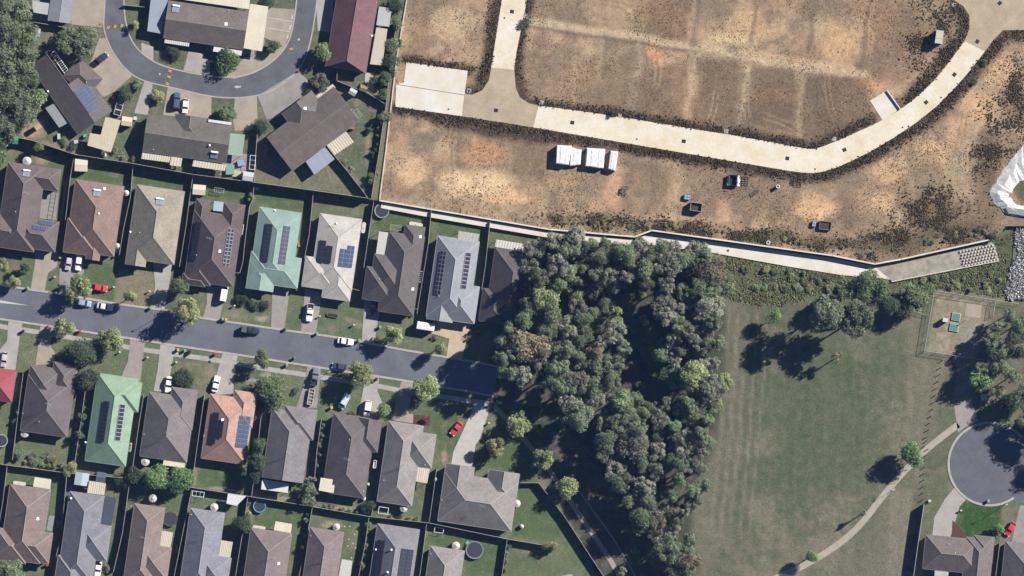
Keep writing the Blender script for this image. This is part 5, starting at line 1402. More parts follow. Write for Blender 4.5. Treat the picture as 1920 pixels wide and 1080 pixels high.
lamp_post('street lamp on the upper kerb casting a long shadow over the road', 318, 580)
lamp_post('slender street lamp beside the grey ute', 620, 696, 4.5)
lamp_post('street lamp at the far court lawn', 1888, 944, 6.0)
lamp_post('path lamp beside the park path above the white fence', 1677, 917, 3.2)
# speed humps on the old court
for i, (x, y, a) in enumerate(((203, 52, 10), (216, 50, 10), (229, 48, 10), (319, 133, 95), (317, 144, 95), (314, 157, 95), (546, 92, 60))):
    rt = thing('speed_cushion', 'orange and black speed cushion '+['by the outer kerb at the court entry', 'in the middle at the court entry', 'by the inner kerb at the court entry', 'nearest the inner kerb in the bend row', 'in the middle of the bend row', 'nearest the outer kerb in the bend row', 'by the parking bays'][i],
               'speed cushion', tuple(P(x, y, TZ+0.03)), 'speed cushions on the court road', math.radians(-a))
    mb = MB(); mb.prism([(-0.65, -0.35), (0.65, -0.35), (0.65, 0.35), (-0.65, 0.35)], 0, 0.05); link_obj('base', mb.mesh('base', [M_BLACK]), rt)
    mb = MB(); mb.prism([(-0.5, -0.45), (0.3, -0.45), (0.55, 0.45), (-0.25, 0.45)], 0.05, 0.09); link_obj('reflector', mb.mesh('reflector', [M_YELLOW]), rt)
mb = MB(); mb.cyl((0, 0), 0.35, 0.2, 0, 0.5, 10); mb.cyl((0, 0), 0.2, 0.05, 0.5, 0.8, 10)
o = mb.build('traffic_cone', [mat('hot_pink', C(230, 70, 110), 0.6)]); o.location = P(559, 134, TZ+0.05); tag(o, 'pink cone at the court kerb', 'cone')
mb = MB(); mb.tube((0, 0, 0), (0, 0, 2.2), 0.05, 0.05); mb.box(-0.4, -0.05, 1.6, 0.4, 0.05, 2.3); mb.box(-0.4, -0.4, 0, 0.4, 0.4, 0.1)
o = mb.build('court_sign', [mat('sign_orange', C(220, 140, 60), 0.6)]); o.location = P(189, 45, TZ+0.04); tag(o, 'orange and red warning sign at the court entry', 'sign')
# bollards along the park edge
BOL = [(1767-k*2.6, 676+k*13) for k in range(12)]+[(1738-k*5, 827+k*10) for k in range(2)]+[(1740, 842), (1737, 853), (1735, 864), (1734, 876), (1733, 888), (1732, 900), (1732, 912), (1731, 924), (1730, 937)]
for i, (x, y) in enumerate(BOL):
    rt = thing('bollard', 'short timber bollard in the row along the park edge', 'bollard', tuple(P(x, y, 0)), 'timber bollards along the park edge')
    mb = MB(); mb.cyl((0, 0), 0.12, 0.12, 0, 1.0, 8); link_obj('post', mb.mesh('post', [mat('dark_timber', C(96, 88, 78), 0.9)]), rt)
    mb = MB(); mb.cyl((0, 0), 0.125, 0.07, 1.0, 1.06, 8); link_obj('cap', mb.mesh('cap', [mat('dark_timber', C(96, 88, 78), 0.9)]), rt)

# ------------------------------------------------------------------ yard things
def shed(label, x, y, w, l, ang, rgb, gz=0.0, h=2.1, ridge='u'):
    rt = thing('garden_shed', label, 'shed', tuple(P(x, y, gz)), None, math.radians(-ang))
    w, l = w*S, l*S
    m = plain('shed_'+'_'.join(map(str, rgb)), C(*rgb), 0.45)
    mb = MB(); mb.box(-w/2+0.08, -l/2+0.08, 0, w/2-0.08, l/2-0.08, h); link_obj('wall', mb.mesh('wall', [m]), rt)
    mb = MB()
    if ridge == 'u':
        mb.face([(-w/2, -l/2, h), (w/2, -l/2, h), (w/2, 0, h+0.28), (-w/2, 0, h+0.28)]); mb.face([(-w/2, 0, h+0.28), (w/2, 0, h+0.28), (w/2, l/2, h), (-w/2, l/2, h)])
    else:
        mb.face([(-w/2, -l/2, h), (0, -l/2, h+0.28), (0, l/2, h+0.28), (-w/2, l/2, h)]); mb.face([(0, -l/2, h+0.28), (w/2, -l/2, h), (w/2, l/2, h), (0, l/2, h+0.28)])
    link_obj('roof', mb.mesh('roof', [m]), rt)
    mb = MB(); mb.box(-0.4, -l/2+0.03, 0.05, 0.4, -l/2+0.07, 1.9); link_obj('door', mb.mesh('door', [M_METAL]), rt)
for a in (('cream garden shed behind the brown roofed house', 153, 309, 24, 25, 3, (242, 230, 202)), ('cream garden shed behind the plum roofed house', 374, 356, 24, 19, 5, (238, 226, 206)),
          ('pale blue gabled shed behind the steel grey house', 154, 898, 26, 24, 8, (198, 212, 222), 0, 2.1, 'v'), ('small cream shed beside the L-shaped carport', 239, 228, 20, 17, 8, (238, 222, 190), TZ),
          ('small grey shed under the big trees by the court', 72, 62, 9, 16, 8, (190, 188, 196), TZ), ('white striped shed beside the screened garden', 466, 331, 20, 17, 8, (214, 218, 214), TZ),
          ('small green shed under the big trees', 30, 263, 11, 15, 5, (96, 150, 126), TZ), ('small grey shed behind the maroon roofed house', 662, 173, 14, 12, 30, (200, 200, 196), TZ),
          ('small tan hut behind the maroon roofed house', 682, 166, 14, 12, 20, (150, 134, 92), TZ), ('tan play hut on the bare patch under the big trees', 72, 238, 12, 10, -35, (206, 186, 150), TZ),
          ('dark low shed in the planted yard behind the lime green house', 190, 895, 18, 20, 8, (92, 104, 120))):
    shed(*a)
# L-shaped carport: a thing of its own
rt = thing('carport', 'L-shaped cream carport roof between the diagonal and ash grey houses', 'carport', tuple(P(200, 250, TZ)))
hh = dict(gz=TZ)
patio(rt, hh, [(199, 220), (228, 226), (209, 286), (165, 273), (170, 250), (190, 253)], 'tan', 2.6)
rt = thing('shade_roof', 'torn white shade sail roof in the lower yard beside the swing set', 'shade sail', tuple(P(440, 935, 0)))
patio(rt, dict(gz=0), [(428, 925), (462, 930), (444, 948), (425, 944)], 'white', 2.5)
def tank(label, x, y, r, gz=0.0, h=1.9, rgb=(232, 226, 214)):
    rt = thing('water_tank', label, 'water tank', tuple(P(x, y, gz)), 'rainwater tanks')
    m = plain('tank_'+'_'.join(map(str, rgb)), C(*rgb), 0.5)
    r *= S
    mb = MB(); mb.cyl((0, 0), r, r, 0, h, 20); mb.cyl((0, 0), r*1.01, r*0.15, h, h+0.3, 20); link_obj('body', mb.mesh('body', [m]), rt)
    mb = MB(); mb.cyl((0, 0), 0.22, 0.22, h+0.28, h+0.36, 12); link_obj('lid', mb.mesh('lid', [M_METAL]), rt)
    mb = MB()
    for k in range(10):
        t = 2*math.pi*k/10
        mb.tube((0.25*math.cos(t), 0.25*math.sin(t), h+0.31), (r*0.97*math.cos(t), r*0.97*math.sin(t), h+0.04), 0.03, 0.03, 4)
    link_obj('roof_ribs', mb.mesh('roof_ribs', [m]), rt)
for a in (('round white tank at the rear of the dark brown roofed house', 51, 302, 8), ('round white tank beside the brown roofed house rear wall', 237, 362, 5.5), ('round white tank by the brown house front corner', 220, 461, 5),
          ('round ribbed tank at the rear of the dark mauve house', 47, 812, 8), ('round ribbed tank at the rear of the pale mauve-grey house', 273, 865, 8), ('round grey tank below the two round green trees', 287, 934, 7.5),
          ('round white tank behind the lavender grey house', 402, 951, 7.5), ('small white tank at the rear of the dark slate house', 682, 935, 4), ('small round white tank on the fence by the sandy grey house', 690, 908, 3), ('round cream tank beside the striped awning house corner', 757, 953, 7), ('small white tank by the corner house fence', 817, 899, 4),
          ('round cream tank beside the large stone grey house', 969, 944, 7), ('round white tank behind the trampoline yard house', 855, 1023, 7.5), ('round cream tank on the patio of the rosewood house', 631, 988, 6.5), ('round white lidded drum on the corner house lawn', 978, 987, 4),
          ('small round drum by the L-shaped carport', 196, 291, 4)):
    tank(*a, gz=TZ if 'carport' in a[0] else 0, h=0.9 if 'drum' in a[0] or 'small' in a[0] else 1.9)
def tank2(label, x, y, w, l, ang, rgb=(236, 226, 206)):
    rt = thing('slimline_tank', label, 'water tank', tuple(P(x, y, 0)), 'slimline tanks', math.radians(-ang))
    w *= S; l *= S; r = l/2
    q = [(w/2-r+r*math.cos(t), r*math.sin(t)) for t in [(-90+k*18)*math.pi/180 for k in range(11)]]+[(-w/2+r+r*math.cos(t), r*math.sin(t)) for t in [(90+k*18)*math.pi/180 for k in range(11)]]
    mb = MB(); mb.prism(q, 0, 2.2); link_obj('body', mb.mesh('body', [plain('tank_cream', C(*rgb), 0.5)]), rt)
    mb = MB(); mb.cyl((0, 0), 0.2, 0.2, 2.2, 2.28, 10); link_obj('lid', mb.mesh('lid', [M_METAL]), rt)
for a in (('long cream tank beside the rear of the cream roofed house', 682, 427, 7, 21, 10), ('long cream tank behind the charcoal roofed house', 780, 421, 26, 8, 10), ('long cream tank behind the clay brown house', 37, 906, 24, 6, 9), ('long cream tank behind the taupe house', 486, 989, 24, 6, 9)):
    tank2(a[0], a[1], a[2], max(a[3], a[4]), min(a[3], a[4]), a[5] if a[3] > a[4] else 98)
def trampoline(label, x, y, r, rim, net=True, gz=0.0, z=0.85):
    rt = thing('trampoline', label, 'trampoline', tuple(P(x, y, gz)), 'trampolines')
    r *= S
    mb = MB(); mb.cyl((0, 0), r*0.86, r*0.86, z-0.02, z, 28); link_obj('mat', mb.mesh('mat', [plain('mat_black', C(44, 48, 60), 0.8)]), rt)
    n = 28; mb = MB()
    for i in range(n):
        a, b = 2*math.pi*i/n, 2*math.pi*(i+1)/n
        q = lambda t, rr, zz: (rr*math.cos(t), rr*math.sin(t), zz)
        mb.face([q(a, r*0.86, z+0.01), q(a, r, z+0.03), q(b, r, z+0.03), q(b, r*0.86, z+0.01)]); mb.face([q(a, r, z-0.1), q(b, r, z-0.1), q(b, r, z+0.03), q(a, r, z+0.03)])
    link_obj('rim_pad', mb.mesh('rim_pad', [plain('rim_'+'_'.join(map(str, rim)), C(*rim), 0.6)]), rt)
    for k in range(6):
        t = 2*math.pi*k/6
        mb = MB(); mb.tube((r*math.cos(t), r*math.sin(t), 0), (r*math.cos(t), r*math.sin(t), 2.6 if net else z-0.1), 0.035, 0.035, 6); link_obj('leg', mb.mesh('leg', [M_METAL]), rt)
for a in (('round trampoline with pale rim behind the charcoal roofed house', 716, 395, 14, (150, 160, 160)), ('blue rimmed trampoline in the yard below the grey gable-ended house', 487, 949, 12, (110, 160, 214)),
          ('large black trampoline with grey rim, lower row', 890, 1031, 17, (130, 140, 142), False), ('trampoline cut by the picture edge beside the red roofed house', 3, 826, 12, (180, 190, 190))):
    trampoline(*a)
trampoline('dark octagonal trampoline in the rose brown house yard', 319, 973, 14, (70, 78, 88), False)
mb = MB(); mb.cyl((0, 0), 0.6, 0.6, 0, 0.3, 20); mb.cyl((0, 0), 0.52, 0.52, 0.3, 0.305, 20, 1)
o = mb.build('paddling_pool', [plain('pool_blue', C(130, 190, 220), 0.4), plain('pool_water', C(150, 200, 226), 0.1)]); o.location = P(877, 1019, 0); tag(o, 'small light blue paddling pool beside the black trampoline', 'paddling pool')
mb = MB(); mb.cyl((0, 0), 0.6, 0.6, 0, 0.3, 20); mb.cyl((0, 0), 0.5, 0.5, 0.3, 0.305, 20, 1)
o = mb.build('paddling_pool', [plain('pool_navy', C(60, 90, 130), 0.4), plain('pool_water', C(150, 200, 226), 0.1)]); o.location = P(482, 354, 0); tag(o, 'small dark blue pool in the corner behind the mint green house', 'paddling pool')
def frame_thing(name, label, cat, x, y, ang, w, l, h, m, gz=0.0, bars=0):
    rt = thing(name, label, cat, tuple(P(x, y, gz)), None, math.radians(-ang))
    w *= S; l *= S
    mb = MB()
    for a, b in (((-w/2, -l/2), (w/2, -l/2)), ((w/2, -l/2), (w/2, l/2)), ((w/2, l/2), (-w/2, l/2)), ((-w/2, l/2), (-w/2, -l/2))):
        mb.tube((*a, h), (*b, h), 0.05, 0.05, 5)
    for k in range(bars):
        t = -w/2+(k+1)*w/(bars+1); mb.tube((t, -l/2, h), (t, l/2, h), 0.03, 0.03, 4)
    link_obj('top_frame', mb.mesh('top_frame', [m]), rt)
    for a in ((-w/2, -l/2), (w/2, -l/2), (w/2, l/2), (-w/2, l/2)):
        mb = MB(); mb.tube((*a, 0), (*a, h), 0.05, 0.05, 5); link_obj('leg', mb.mesh('leg', [m]), rt)
MW = plain('white_tube', (0.72, 0.72, 0.7), 0.5); MG = plain('green_tube', C(190, 214, 190), 0.5)
for a in (('clothesline', 'pale folding clothesline beside the charcoal roofed house wall', 'clothesline', 789, 519, 98, 20, 8, 1.6, MW, 0, 4), ('clothesline', 'folding clothesline on the side of the lime green house', 'clothesline', 243, 838, 98, 15, 7, 1.6, MW, 0, 4),
          ('goal_frame', 'white goal frame in the yard behind the sandy grey house', 'goal', 719, 957, 8, 18, 12, 1.6, MW), ('goal_frame', 'white framed bench in the yard of the corner house', 'frame', 823, 994, 8, 17, 9, 1.2, MW),
          ('play_gym', 'pale green ladder frame behind the charcoal roofed house', 'play frame', 742, 427, 8, 20, 9, 2.0, MG, 0, 6), ('clothesline', 'folding clothesline beside the plum roofed house', 'clothesline', 453, 430, 98, 18, 6, 1.6, MW, 0, 3),
          ('swing_set', 'white swing set in the yard above the lavender grey house', 'swing set', 372, 926, 8, 22, 9, 2.0, MW, 0, 2), ('play_gym', 'pale green frame behind the plum roofed house', 'play frame', 411, 357, 8, 18, 8, 1.2, MG, 0, 3),
          ('pergola', 'white open pergola bars beside the diagonal dark brown house', 'pergola', 115, 120, 55, 52, 9, 2.3, MW, TZ, 11), ('clothesline', 'green wire clothesline on the lawn beside the diagonal T-shaped house', 'clothesline', 671, 213, 53, 16, 9, 1.6, MG, TZ, 3),
          ('pergola', 'dark open pergola in the notch of the dark brown roofed house', 'pergola', 116, 376, 99, 78, 9, 2.2, M_DARK, 0, 9), ('netted_frame', 'white and teal netted enclosure behind the ash grey house', 'enclosure', 474, 305, 95, 26, 10, 1.9, MW, TZ, 2),
          ('clothesline', 'small clothesline on the wall of the dark slate house', 'clothesline', 703, 870, 98, 14, 5, 1.6, MW, 0, 2)):
    frame_thing(*a)
# raised garden trough on the cream house lawn
rt = thing('garden_trough', 'oval timber garden trough on the lawn before the cream roofed house', 'garden trough', tuple(P(624, 591, 0)), None, math.radians(-10))
q = [(1.2+0.5*math.cos(t), 0.55*math.sin(t)) for t in [(-90+k*22.5)*math.pi/180 for k in range(9)]]+[(-1.2+0.5*math.cos(t), 0.55*math.sin(t)) for t in [(90+k*22.5)*math.pi/180 for k in range(9)]]
mb = MB(); mb.prism(q, 0, 0.45); link_obj('surround', mb.mesh('surround', [M_TIMBER]), rt)
mb = MB(); mb.prism([(x*0.88, y*0.78) for x, y in q], 0.45, 0.47); link_obj('soil', mb.mesh('soil', [mat('dark_soil', C(60, 54, 46), 0.95)]), rt)
# stepping stones
for i, (x, y) in enumerate(((646, 987), (656, 987), (669, 996), (665, 1002), (654, 1011), (662, 1019), (652, 1024), (667, 1027), (659, 1046))):
    mb = MB(); mb.cyl((0, 0), 0.2, 0.2, 0, 0.06, 8)
    o = mb.build('stepping_stone', [M_WHITE]); o.location = P(x, y, 0); tag(o, 'small white stepping stone on the rosewood house lawn', 'stone', 'white stepping stones on the lawn')
# clutter on the old court yards
for i, (l, x, y, w, h_, rgb, gz) in enumerate((('white washing machine beside the small cream shed', 254, 222, 6, 6, (236, 236, 232), TZ), ('teal covered spa by the ash grey house', 432, 318, 16, 18, (140, 190, 170), TZ), ('blue tarpaulin heap behind the ash grey house', 452, 306, 12, 10, (160, 190, 230), TZ),
        ('cream timber deck behind the ash grey house', 446, 326, 20, 12, (230, 208, 178), TZ), ('teal bin in the cluttered yard', 160, 255, 6, 5, (120, 200, 180), TZ), ('white box in the cluttered yard', 143, 266, 7, 6, (228, 220, 212), TZ), ('orange brick step beside the diagonal T-shaped house', 658, 240, 14, 4, (190, 120, 90), TZ),
        ('white air unit beside the cream carport', 111, 256, 5, 10, (220, 222, 220), TZ), ('cream bench seat at the mint house side wall', 560, 457, 3, 12, (190, 150, 120), 0), ('white bench table beside the dark slate house', 702, 872, 4, 12, (226, 214, 204), 0),
        ('white utility box beside the far court trees', 1845, 745, 12, 12, (210, 224, 232), 0), ('pale utility pillar on the verge by the white fence', 1743, 939, 5, 4, (220, 220, 210), 0))):
    rt = thing('yard_box' if i not in (3, 2) else ('timber_deck' if i == 3 else 'tarpaulin_heap'), l, l.split()[1] if i not in (2, 3) else ('tarpaulin' if i == 2 else 'deck'), tuple(P(x, y, gz)), None, math.radians(-8+10*(i % 3)))
    w *= S; h_ *= S
    mb = MB(); zt = 0.25 if i == 3 else 0.9
    mb.box(-w/2, -h_/2, 0, w/2, h_/2, zt); link_obj('body', mb.mesh('body', [mat('box_'+'_'.join(map(str, rgb)), C(*rgb), 0.6, var=0.15)]), rt)
    mb = MB(); mb.box(-w/2-0.03, -h_/2-0.03, zt, w/2+0.03, h_/2+0.03, zt+0.05); link_obj('top', mb.mesh('top', [mat('box_'+'_'.join(map(str, rgb)), C(*rgb))]), rt)

# ------------------------------------------------------------------ building site things
M_TARP = mat('white_tarp', (0.47, 0.47, 0.48), 0.6, var=0.06, scale=1.2)
def tarp(label, poly, h, seed, ridge=None):
    """crumpled white sheet over a stack"""
    rr = random.Random(seed)
    c = Vector((sum(q[0] for q in poly)/len(poly), sum(q[1] for q in poly)/len(poly)))
    rt = thing('tarped_stack', label, 'stack', tuple(P(c.x, c.y, TZ)), 'white tarped stacks on the site')
    mb = MB()
    dense = []
    for i in range(len(poly)):
        a, b = Vector(poly[i]), Vector(poly[(i+1) % len(poly)])
        for k in range(4): dense.append(a.lerp(b, k/4))
    rings = []
    for f, z in ((1.03, 0), (1.0, 0.7), (0.985, 0.93), (0.9, 1.0), (0.6, 1.0), (0.3, 1.02)):
        rings.append([P(*(c+(q-c)*(f+rr.uniform(-0.02, 0.02))), TZ+z*h+(rr.uniform(-0.05, 0.05) if z > 0.5 else 0)) for q in dense])
    n = len(dense)
    for r0, r1 in zip(rings[:-1], rings[1:]):
        for i in range(n):
            q = [r0[i], r0[(i+1) % n], r1[(i+1) % n], r1[i]]
            mb.face(q[::-1] if (q[1]-q[0]).cross(q[3]-q[0]).z < 0 else q)
    cc = P(c.x, c.y, TZ+h*1.02)
    for i in range(n):
        q = [rings[-1][i], rings[-1][(i+1) % n], cc]
        mb.face(q[::-1] if (q[1]-q[0]).cross(q[2]-q[0]).z < 0 else q)
    mb.build('tarpaulin', [M_TARP], rt)
    mb = MB()
    for f in (0.3, 0.7):
        a = Vector(poly[0]).lerp(Vector(poly[1]), f); b = Vector(poly[3]).lerp(Vector(poly[2]), f)
        mb.tube(P(a.x, a.y, TZ+h+0.05), P(b.x, b.y, TZ+h+0.05), 0.02, 0.02, 4)
    mb.build('rope', [mat('rope', C(170, 160, 150), 0.9)], rt)
tarp('largest white tarped stack, at the left end of the row', [(1044, 273), (1072, 274), (1066, 310), (1042, 307)], 2.1, 1)
tarp('low crumpled white tarp joining the two big stacks', [(1071, 277), (1090, 282), (1088, 309), (1068, 311)], 1.5, 2)
tarp('square white tarped stack in the middle of the row', [(1100, 278), (1134, 280), (1131, 316), (1097, 312)], 1.9, 3)
tarp('narrow white tarped stack at the right end of the row', [(1145, 283), (1159, 285), (1153, 321), (1140, 317)], 1.8, 4)
def hopper(label, x, y, ang, w, l, h, rgb):
    rt = thing('skip_bin', label, 'skip bin', tuple(P(x, y, TZ)), 'open bins on the site', math.radians(-ang))
    w *= S; l *= S
    m = mat('skip_'+'_'.join(map(str, rgb)), C(*rgb), 0.7, var=0.2)
    mb = MB(); t = 0.12
    for q in ((-w/2, -l/2, w/2, -l/2+t), (-w/2, l/2-t, w/2, l/2), (-w/2, -l/2+t, -w/2+t, l/2-t), (w/2-t, -l/2+t, w/2, l/2-t)): mb.box(q[0], q[1], 0.1, q[2], q[3], h)
    link_obj('side_wall', mb.mesh('side_wall', [m]), rt)
    mb = MB(); mb.box(-w/2+t, -l/2+t, 0.1, w/2-t, l/2-t, h*0.55); link_obj('load', mb.mesh('load', [mat('dark_load', C(84, 76, 68), 0.95, var=0.4, scale=4)]), rt)
    for sx in (-1, 1):
        mb = MB(); mb.box(sx*w/2*0.8-0.06, -l/2, 0, sx*w/2*0.8+0.06, l/2, 0.1); link_obj('skid', mb.mesh('skid', [M_DARK]), rt)
hopper('grey framed open bin beside the blue crate', 1305, 388, 8, 22, 16, 1.7, (186, 186, 176))
hopper('brown open bin at the right with a small blue crate', 1547, 423, 6, 22, 16, 0.9, (150, 138, 130))
for l, x, y, w, h_ in (('blue crate pair beside the grey open bin', 1288, 370, 11, 9), ('small blue crate beside the brown open bin', 1526, 420, 7, 10)):
    rt = thing('blue_crate', l, 'crate', tuple(P(x, y, TZ)), 'blue crates on the site', math.radians(-10))
    w *= S; h_ *= S
    mb = MB(); mb.box(-w/2, -h_/2, 0, w/2, h_/2, 0.8); link_obj('body', mb.mesh('body', [mat('crate_blue', C(110, 140, 200), 0.5)]), rt)
    for k in (-1, 1):
        for j in (-1, 1):
            mb = MB(); mb.box(k*w/4-w*0.17, j*h_/4-h_*0.15, 0.8, k*w/4+w*0.17, j*h_/4+h_*0.15, 0.84); link_obj('lid', mb.mesh('lid', [mat('crate_lid', C(200, 214, 236), 0.5)]), rt)
# open white rubble sack with timber
rt = thing('rubble_skip', 'dark skip lined with torn white sheeting among loose pallets', 'skip bin', tuple(P(1375, 338, TZ)), None, math.radians(-4))
mb = MB()
for q in ((-1.3, -1.5, 1.3, -1.38), (-1.3, 1.38, 1.3, 1.5), (-1.3, -1.38, -1.18, 1.38), (1.18, -1.38, 1.3, 1.38)): mb.box(q[0], q[1], 0, q[2], q[3], 1.3)
mb.box(-1.18, -1.38, 0, 1.18, 1.38, 0.2)
link_obj('side_wall', mb.mesh('side_wall', [mat('skip_navy', C(44, 52, 74), 0.7)]), rt)
mb = MB(); rr = random.Random(5)
for s in (-1, 1):
    for k in range(6):
        y0 = -1.6+k*0.5
        mb.face([(s*1.05, y0, 1.25+rr.uniform(0, .2)), (s*1.05, y0+0.5, 1.25+rr.uniform(0, .2)), (s*(1.7+rr.uniform(-.2, .2)), y0+0.5, 0.6+rr.uniform(0, .4)), (s*(1.7+rr.uniform(-.2, .2)), y0, 0.6+rr.uniform(0, .4))])
link_obj('liner', mb.mesh('liner', [M_TARP]), rt)
def pallet(label, x, y, ang, w=1.2, l=1.2, n=5, rgb=(110, 86, 68)):
    rt = thing('pallet', label, 'pallet', tuple(P(x, y, TZ)), 'loose timber pallets', math.radians(-ang))
    m = mat('pallet_'+'_'.join(map(str, rgb)), C(*rgb), 0.9, var=0.3)
    sl = MB(); sl.box(-w/2, -0.07, 0.12, w/2, 0.07, 0.16); sme = sl.mesh('slat', [m])
    for k in range(n):
        o = link_obj('slat', sme, rt); o.location = (0, -l/2+0.07+k*(l-0.14)/(n-1), 0)
    be = MB(); be.box(-0.05, -l/2, 0, 0.05, l/2, 0.12); bme = be.mesh('bearer', [m])
    for k in (-1, 0, 1):
        o = link_obj('bearer', bme, rt); o.location = (k*(w/2-0.06), 0, 0)
for a in (('dark pallet frame right of the white lined skip', 1396, 340, 5, 1.8, 2.6, 5, (70, 60, 54)), ('dark timber frame left of the white lined skip', 1360, 340, 5, 1.0, 2.0, 4, (80, 66, 58)), ('timber ladder piece lying on the ground below the skip', 1413, 363, -30, 2.4, 1.2, 5, (84, 76, 66)),
          ('brown pallet near the road bend', 1494, 346, 8, 2.4, 1.6, 4, (130, 92, 70)), ('dark pallet half at the road bend', 1485, 343, 8, 1.2, 1.4, 4, (84, 66, 56))):
    pallet(*a)
mb = MB(); mb.tube((-2.2, -1.3, 0.08), (1.0, 0.7, 0.08), 0.06, 0.06, 5); o = mb.build('timber_pole', [M_DARK]); o.location = P(1397, 370, TZ); tag(o, 'dark pole lying beside the timber ladder piece', 'pole')
mb = MB(); mb.prism([(-0.6, -0.2), (0.6, -0.3), (0.5, 0.1), (-0.5, 0.25)], 0, 0.25); o = mb.build('orange_barrier', [mat('barrier_orange', C(222, 110, 80), 0.6)]); o.location = P(1362, 357, TZ); tag(o, 'orange plastic barrier piece below the white lined skip', 'barrier')
def tyre(label, x, y, r, z0, rgb):
    n = 20; mb = MB()
    for i in range(n):
        for j in range(8):
            q = []
            for ii, jj in ((i, j), (i+1, j), (i+1, j+1), (i, j+1)):
                t, s_ = 2*math.pi*ii/n, 2*math.pi*jj/8
                q.append(((r+0.16*math.cos(s_))*math.cos(t), (r+0.16*math.cos(s_))*math.sin(t), 0.16+0.16*math.sin(s_)))
            mb.face(q)
    o = mb.build('ring', [mat('ring_'+'_'.join(map(str, rgb)), C(*rgb), 0.7)], smooth=True); o.name = 'concrete_ring'
    o.location = P(x, y, z0); tag(o, label, 'ring')
tyre('white ring in the weeds near the white wall', 1440, 455, 0.45, TZ+0.2, (240, 238, 230))
tyre('pale ring beside a dark scorched patch near the road', 1458, 350, 0.42, TZ+1.0, (236, 232, 222))
mb = MB(); mb.cyl((0, 0), 0.5, 0.5, 0, 1.0, 16, 0); o = mb.build('pipe_stub', [M_DARK]); o.location = P(1458, 350, TZ); tag(o, 'dark upright pipe stub under the pale ring', 'pipe')
# portable site toilet / sign cabin
rt = thing('site_cabin', 'small white and yellow site toilet cabin casting a long shadow', 'cabin', tuple(P(1760, 70, TZ)), None, math.radians(-8))
mb = MB(); mb.box(-1.0, -1.8, 0.1, 1.0, 1.8, 2.7); link_obj('body', mb.mesh('body', [plain('cabin_white', C(226, 222, 214), 0.5)]), rt)
mb = MB(); mb.box(-1.05, -1.85, 2.7, 1.05, 1.85, 2.78); mb.box(-0.9, -0.4, 2.78, 0.9, 0.5, 2.84, 1); link_obj('roof', mb.mesh('roof', [plain('cabin_roof', C(214, 214, 210), 0.4), plain('cabin_yellow', C(232, 214, 150), 0.5)]), rt)
mb = MB(); mb.box(-0.4, -1.86, 0.1, 0.4, -1.81, 2.1); link_obj('door', mb.mesh('door', [M_METAL]), rt)
# white lined pit at the estate edge
rt = thing('lined_pit', 'white plastic lined pit bank cut by the picture edge', 'lined pit', tuple(P(1890, 350, TZ)))
mb = MB(); rr = random.Random(9)
OUTR = [(1935, 255), (1918, 272), (1895, 300), (1870, 335), (1855, 360), (1862, 380), (1885, 402), (1940, 412)]
MID = [(1935, 275), (1922, 290), (1902, 315), (1882, 345), (1870, 362), (1876, 376), (1895, 392), (1940, 400)]
INR = [(1950, 318), (1935, 320), (1918, 338), (1900, 355), (1890, 366), (1894, 373), (1906, 384), (1945, 390)]
for A_, B_, za, zb_ in ((OUTR, MID, 0.05, 0.8), (MID, INR, 0.8, 0.25)):
    for i in range(len(A_)-1):
        for k in range(4):
            f0, f1 = k/4, (k+1)/4
            def qq(L_, f, z): 
                a = Vector(L_[i]).lerp(Vector(L_[i+1]), f); h_ = math.sin(12.9*(i+f)+z*37)*43758.5; h_ -= math.floor(h_); return P(a.x+(h_-0.5)*5, a.y+(h_*7 % 1-0.5)*5, TZ+z+0.35*(h_-0.5))
            q = [qq(A_, f0, za), qq(A_, f1, za), qq(B_, f1, zb_), qq(B_, f0, zb_)]
            mb.face(q[::-1] if (q[1]-q[0]).cross(q[3]-q[0]).z < 0 else q)
mb.build('liner', [mat('pit_liner', (0.46, 0.455, 0.44), 0.7, c2=(0.26, 0.25, 0.23), scale=1.2)], rt, smooth=False)
mb = MB()
q = [P(1890, 400, TZ+0.72), P(1940, 408, TZ+0.78), P(1940, 396, TZ+0.9), P(1884, 388, TZ+0.84)]
mb.face(q if (q[1]-q[0]).cross(q[3]-q[0]).z > 0 else q[::-1]); mb.build('grey_patch', [mat('liner_grey', C(176, 176, 172), 0.8)], rt)
# pump enclosure: chain wire fence, hatches, cabinet
def wire_fence(label, pts, h=1.8):
    a0 = P(*pts[0]); rt = thing('wire_fence', label, 'fence', tuple(a0), 'boundary fences')
    tp = MB()
    for (x0, y0), (x1, y1) in zip(pts[:-1], pts[1:]):
        a, b = P(x0, y0), P(x1, y1); d = b-a; n = max(1, int(d.length/2.8))
        tp.tube(a+Vector((0, 0, h)), b+Vector((0, 0, h)), 0.05, 0.05, 5); tp.tube(a+Vector((0, 0, 0.05)), b+Vector((0, 0, 0.05)), 0.06, 0.06, 5)
        tp.tube(a+Vector((0, 0, h/2)), b+Vector((0, 0, h/2)), 0.02, 0.02, 4)
        for k in range(n+1):
            q = a.lerp(b, k/n); mb = MB(); mb.tube(q, q+Vector((0, 0, h+0.05)), 0.045, 0.045, 6); mb.build('post', [M_METAL], rt)
        m = int(d.length/0.4)
        for k in range(m):
            q, q2 = a.lerp(b, k/m), a.lerp(b, min(1, (k+3)/m))
            tp.tube(q+Vector((0, 0, 0.05)), q2+Vector((0, 0, h)), 0.008, 0.008, 3)
    tp.build('wire_rail', [M_METAL], rt)
wire_fence('wire fence along the field side of the pump enclosure', [(1751, 547), (1733, 658)])
wire_fence('wire fence along the lower side of the pump enclosure', [(1734, 658), (1800, 668), (1846, 675)])
wire_fence('wire fence along the upper side of the pump enclosure', [(1752, 545), (1866, 563), (1910, 570)])
wire_fence('short wire fence on the tree side of the pump enclosure', [(1866, 565), (1862, 592)])
wire_fence('low wire fence running from the enclosure into the dark shrubs', [(1668, 570), (1742, 592)], 1.1)
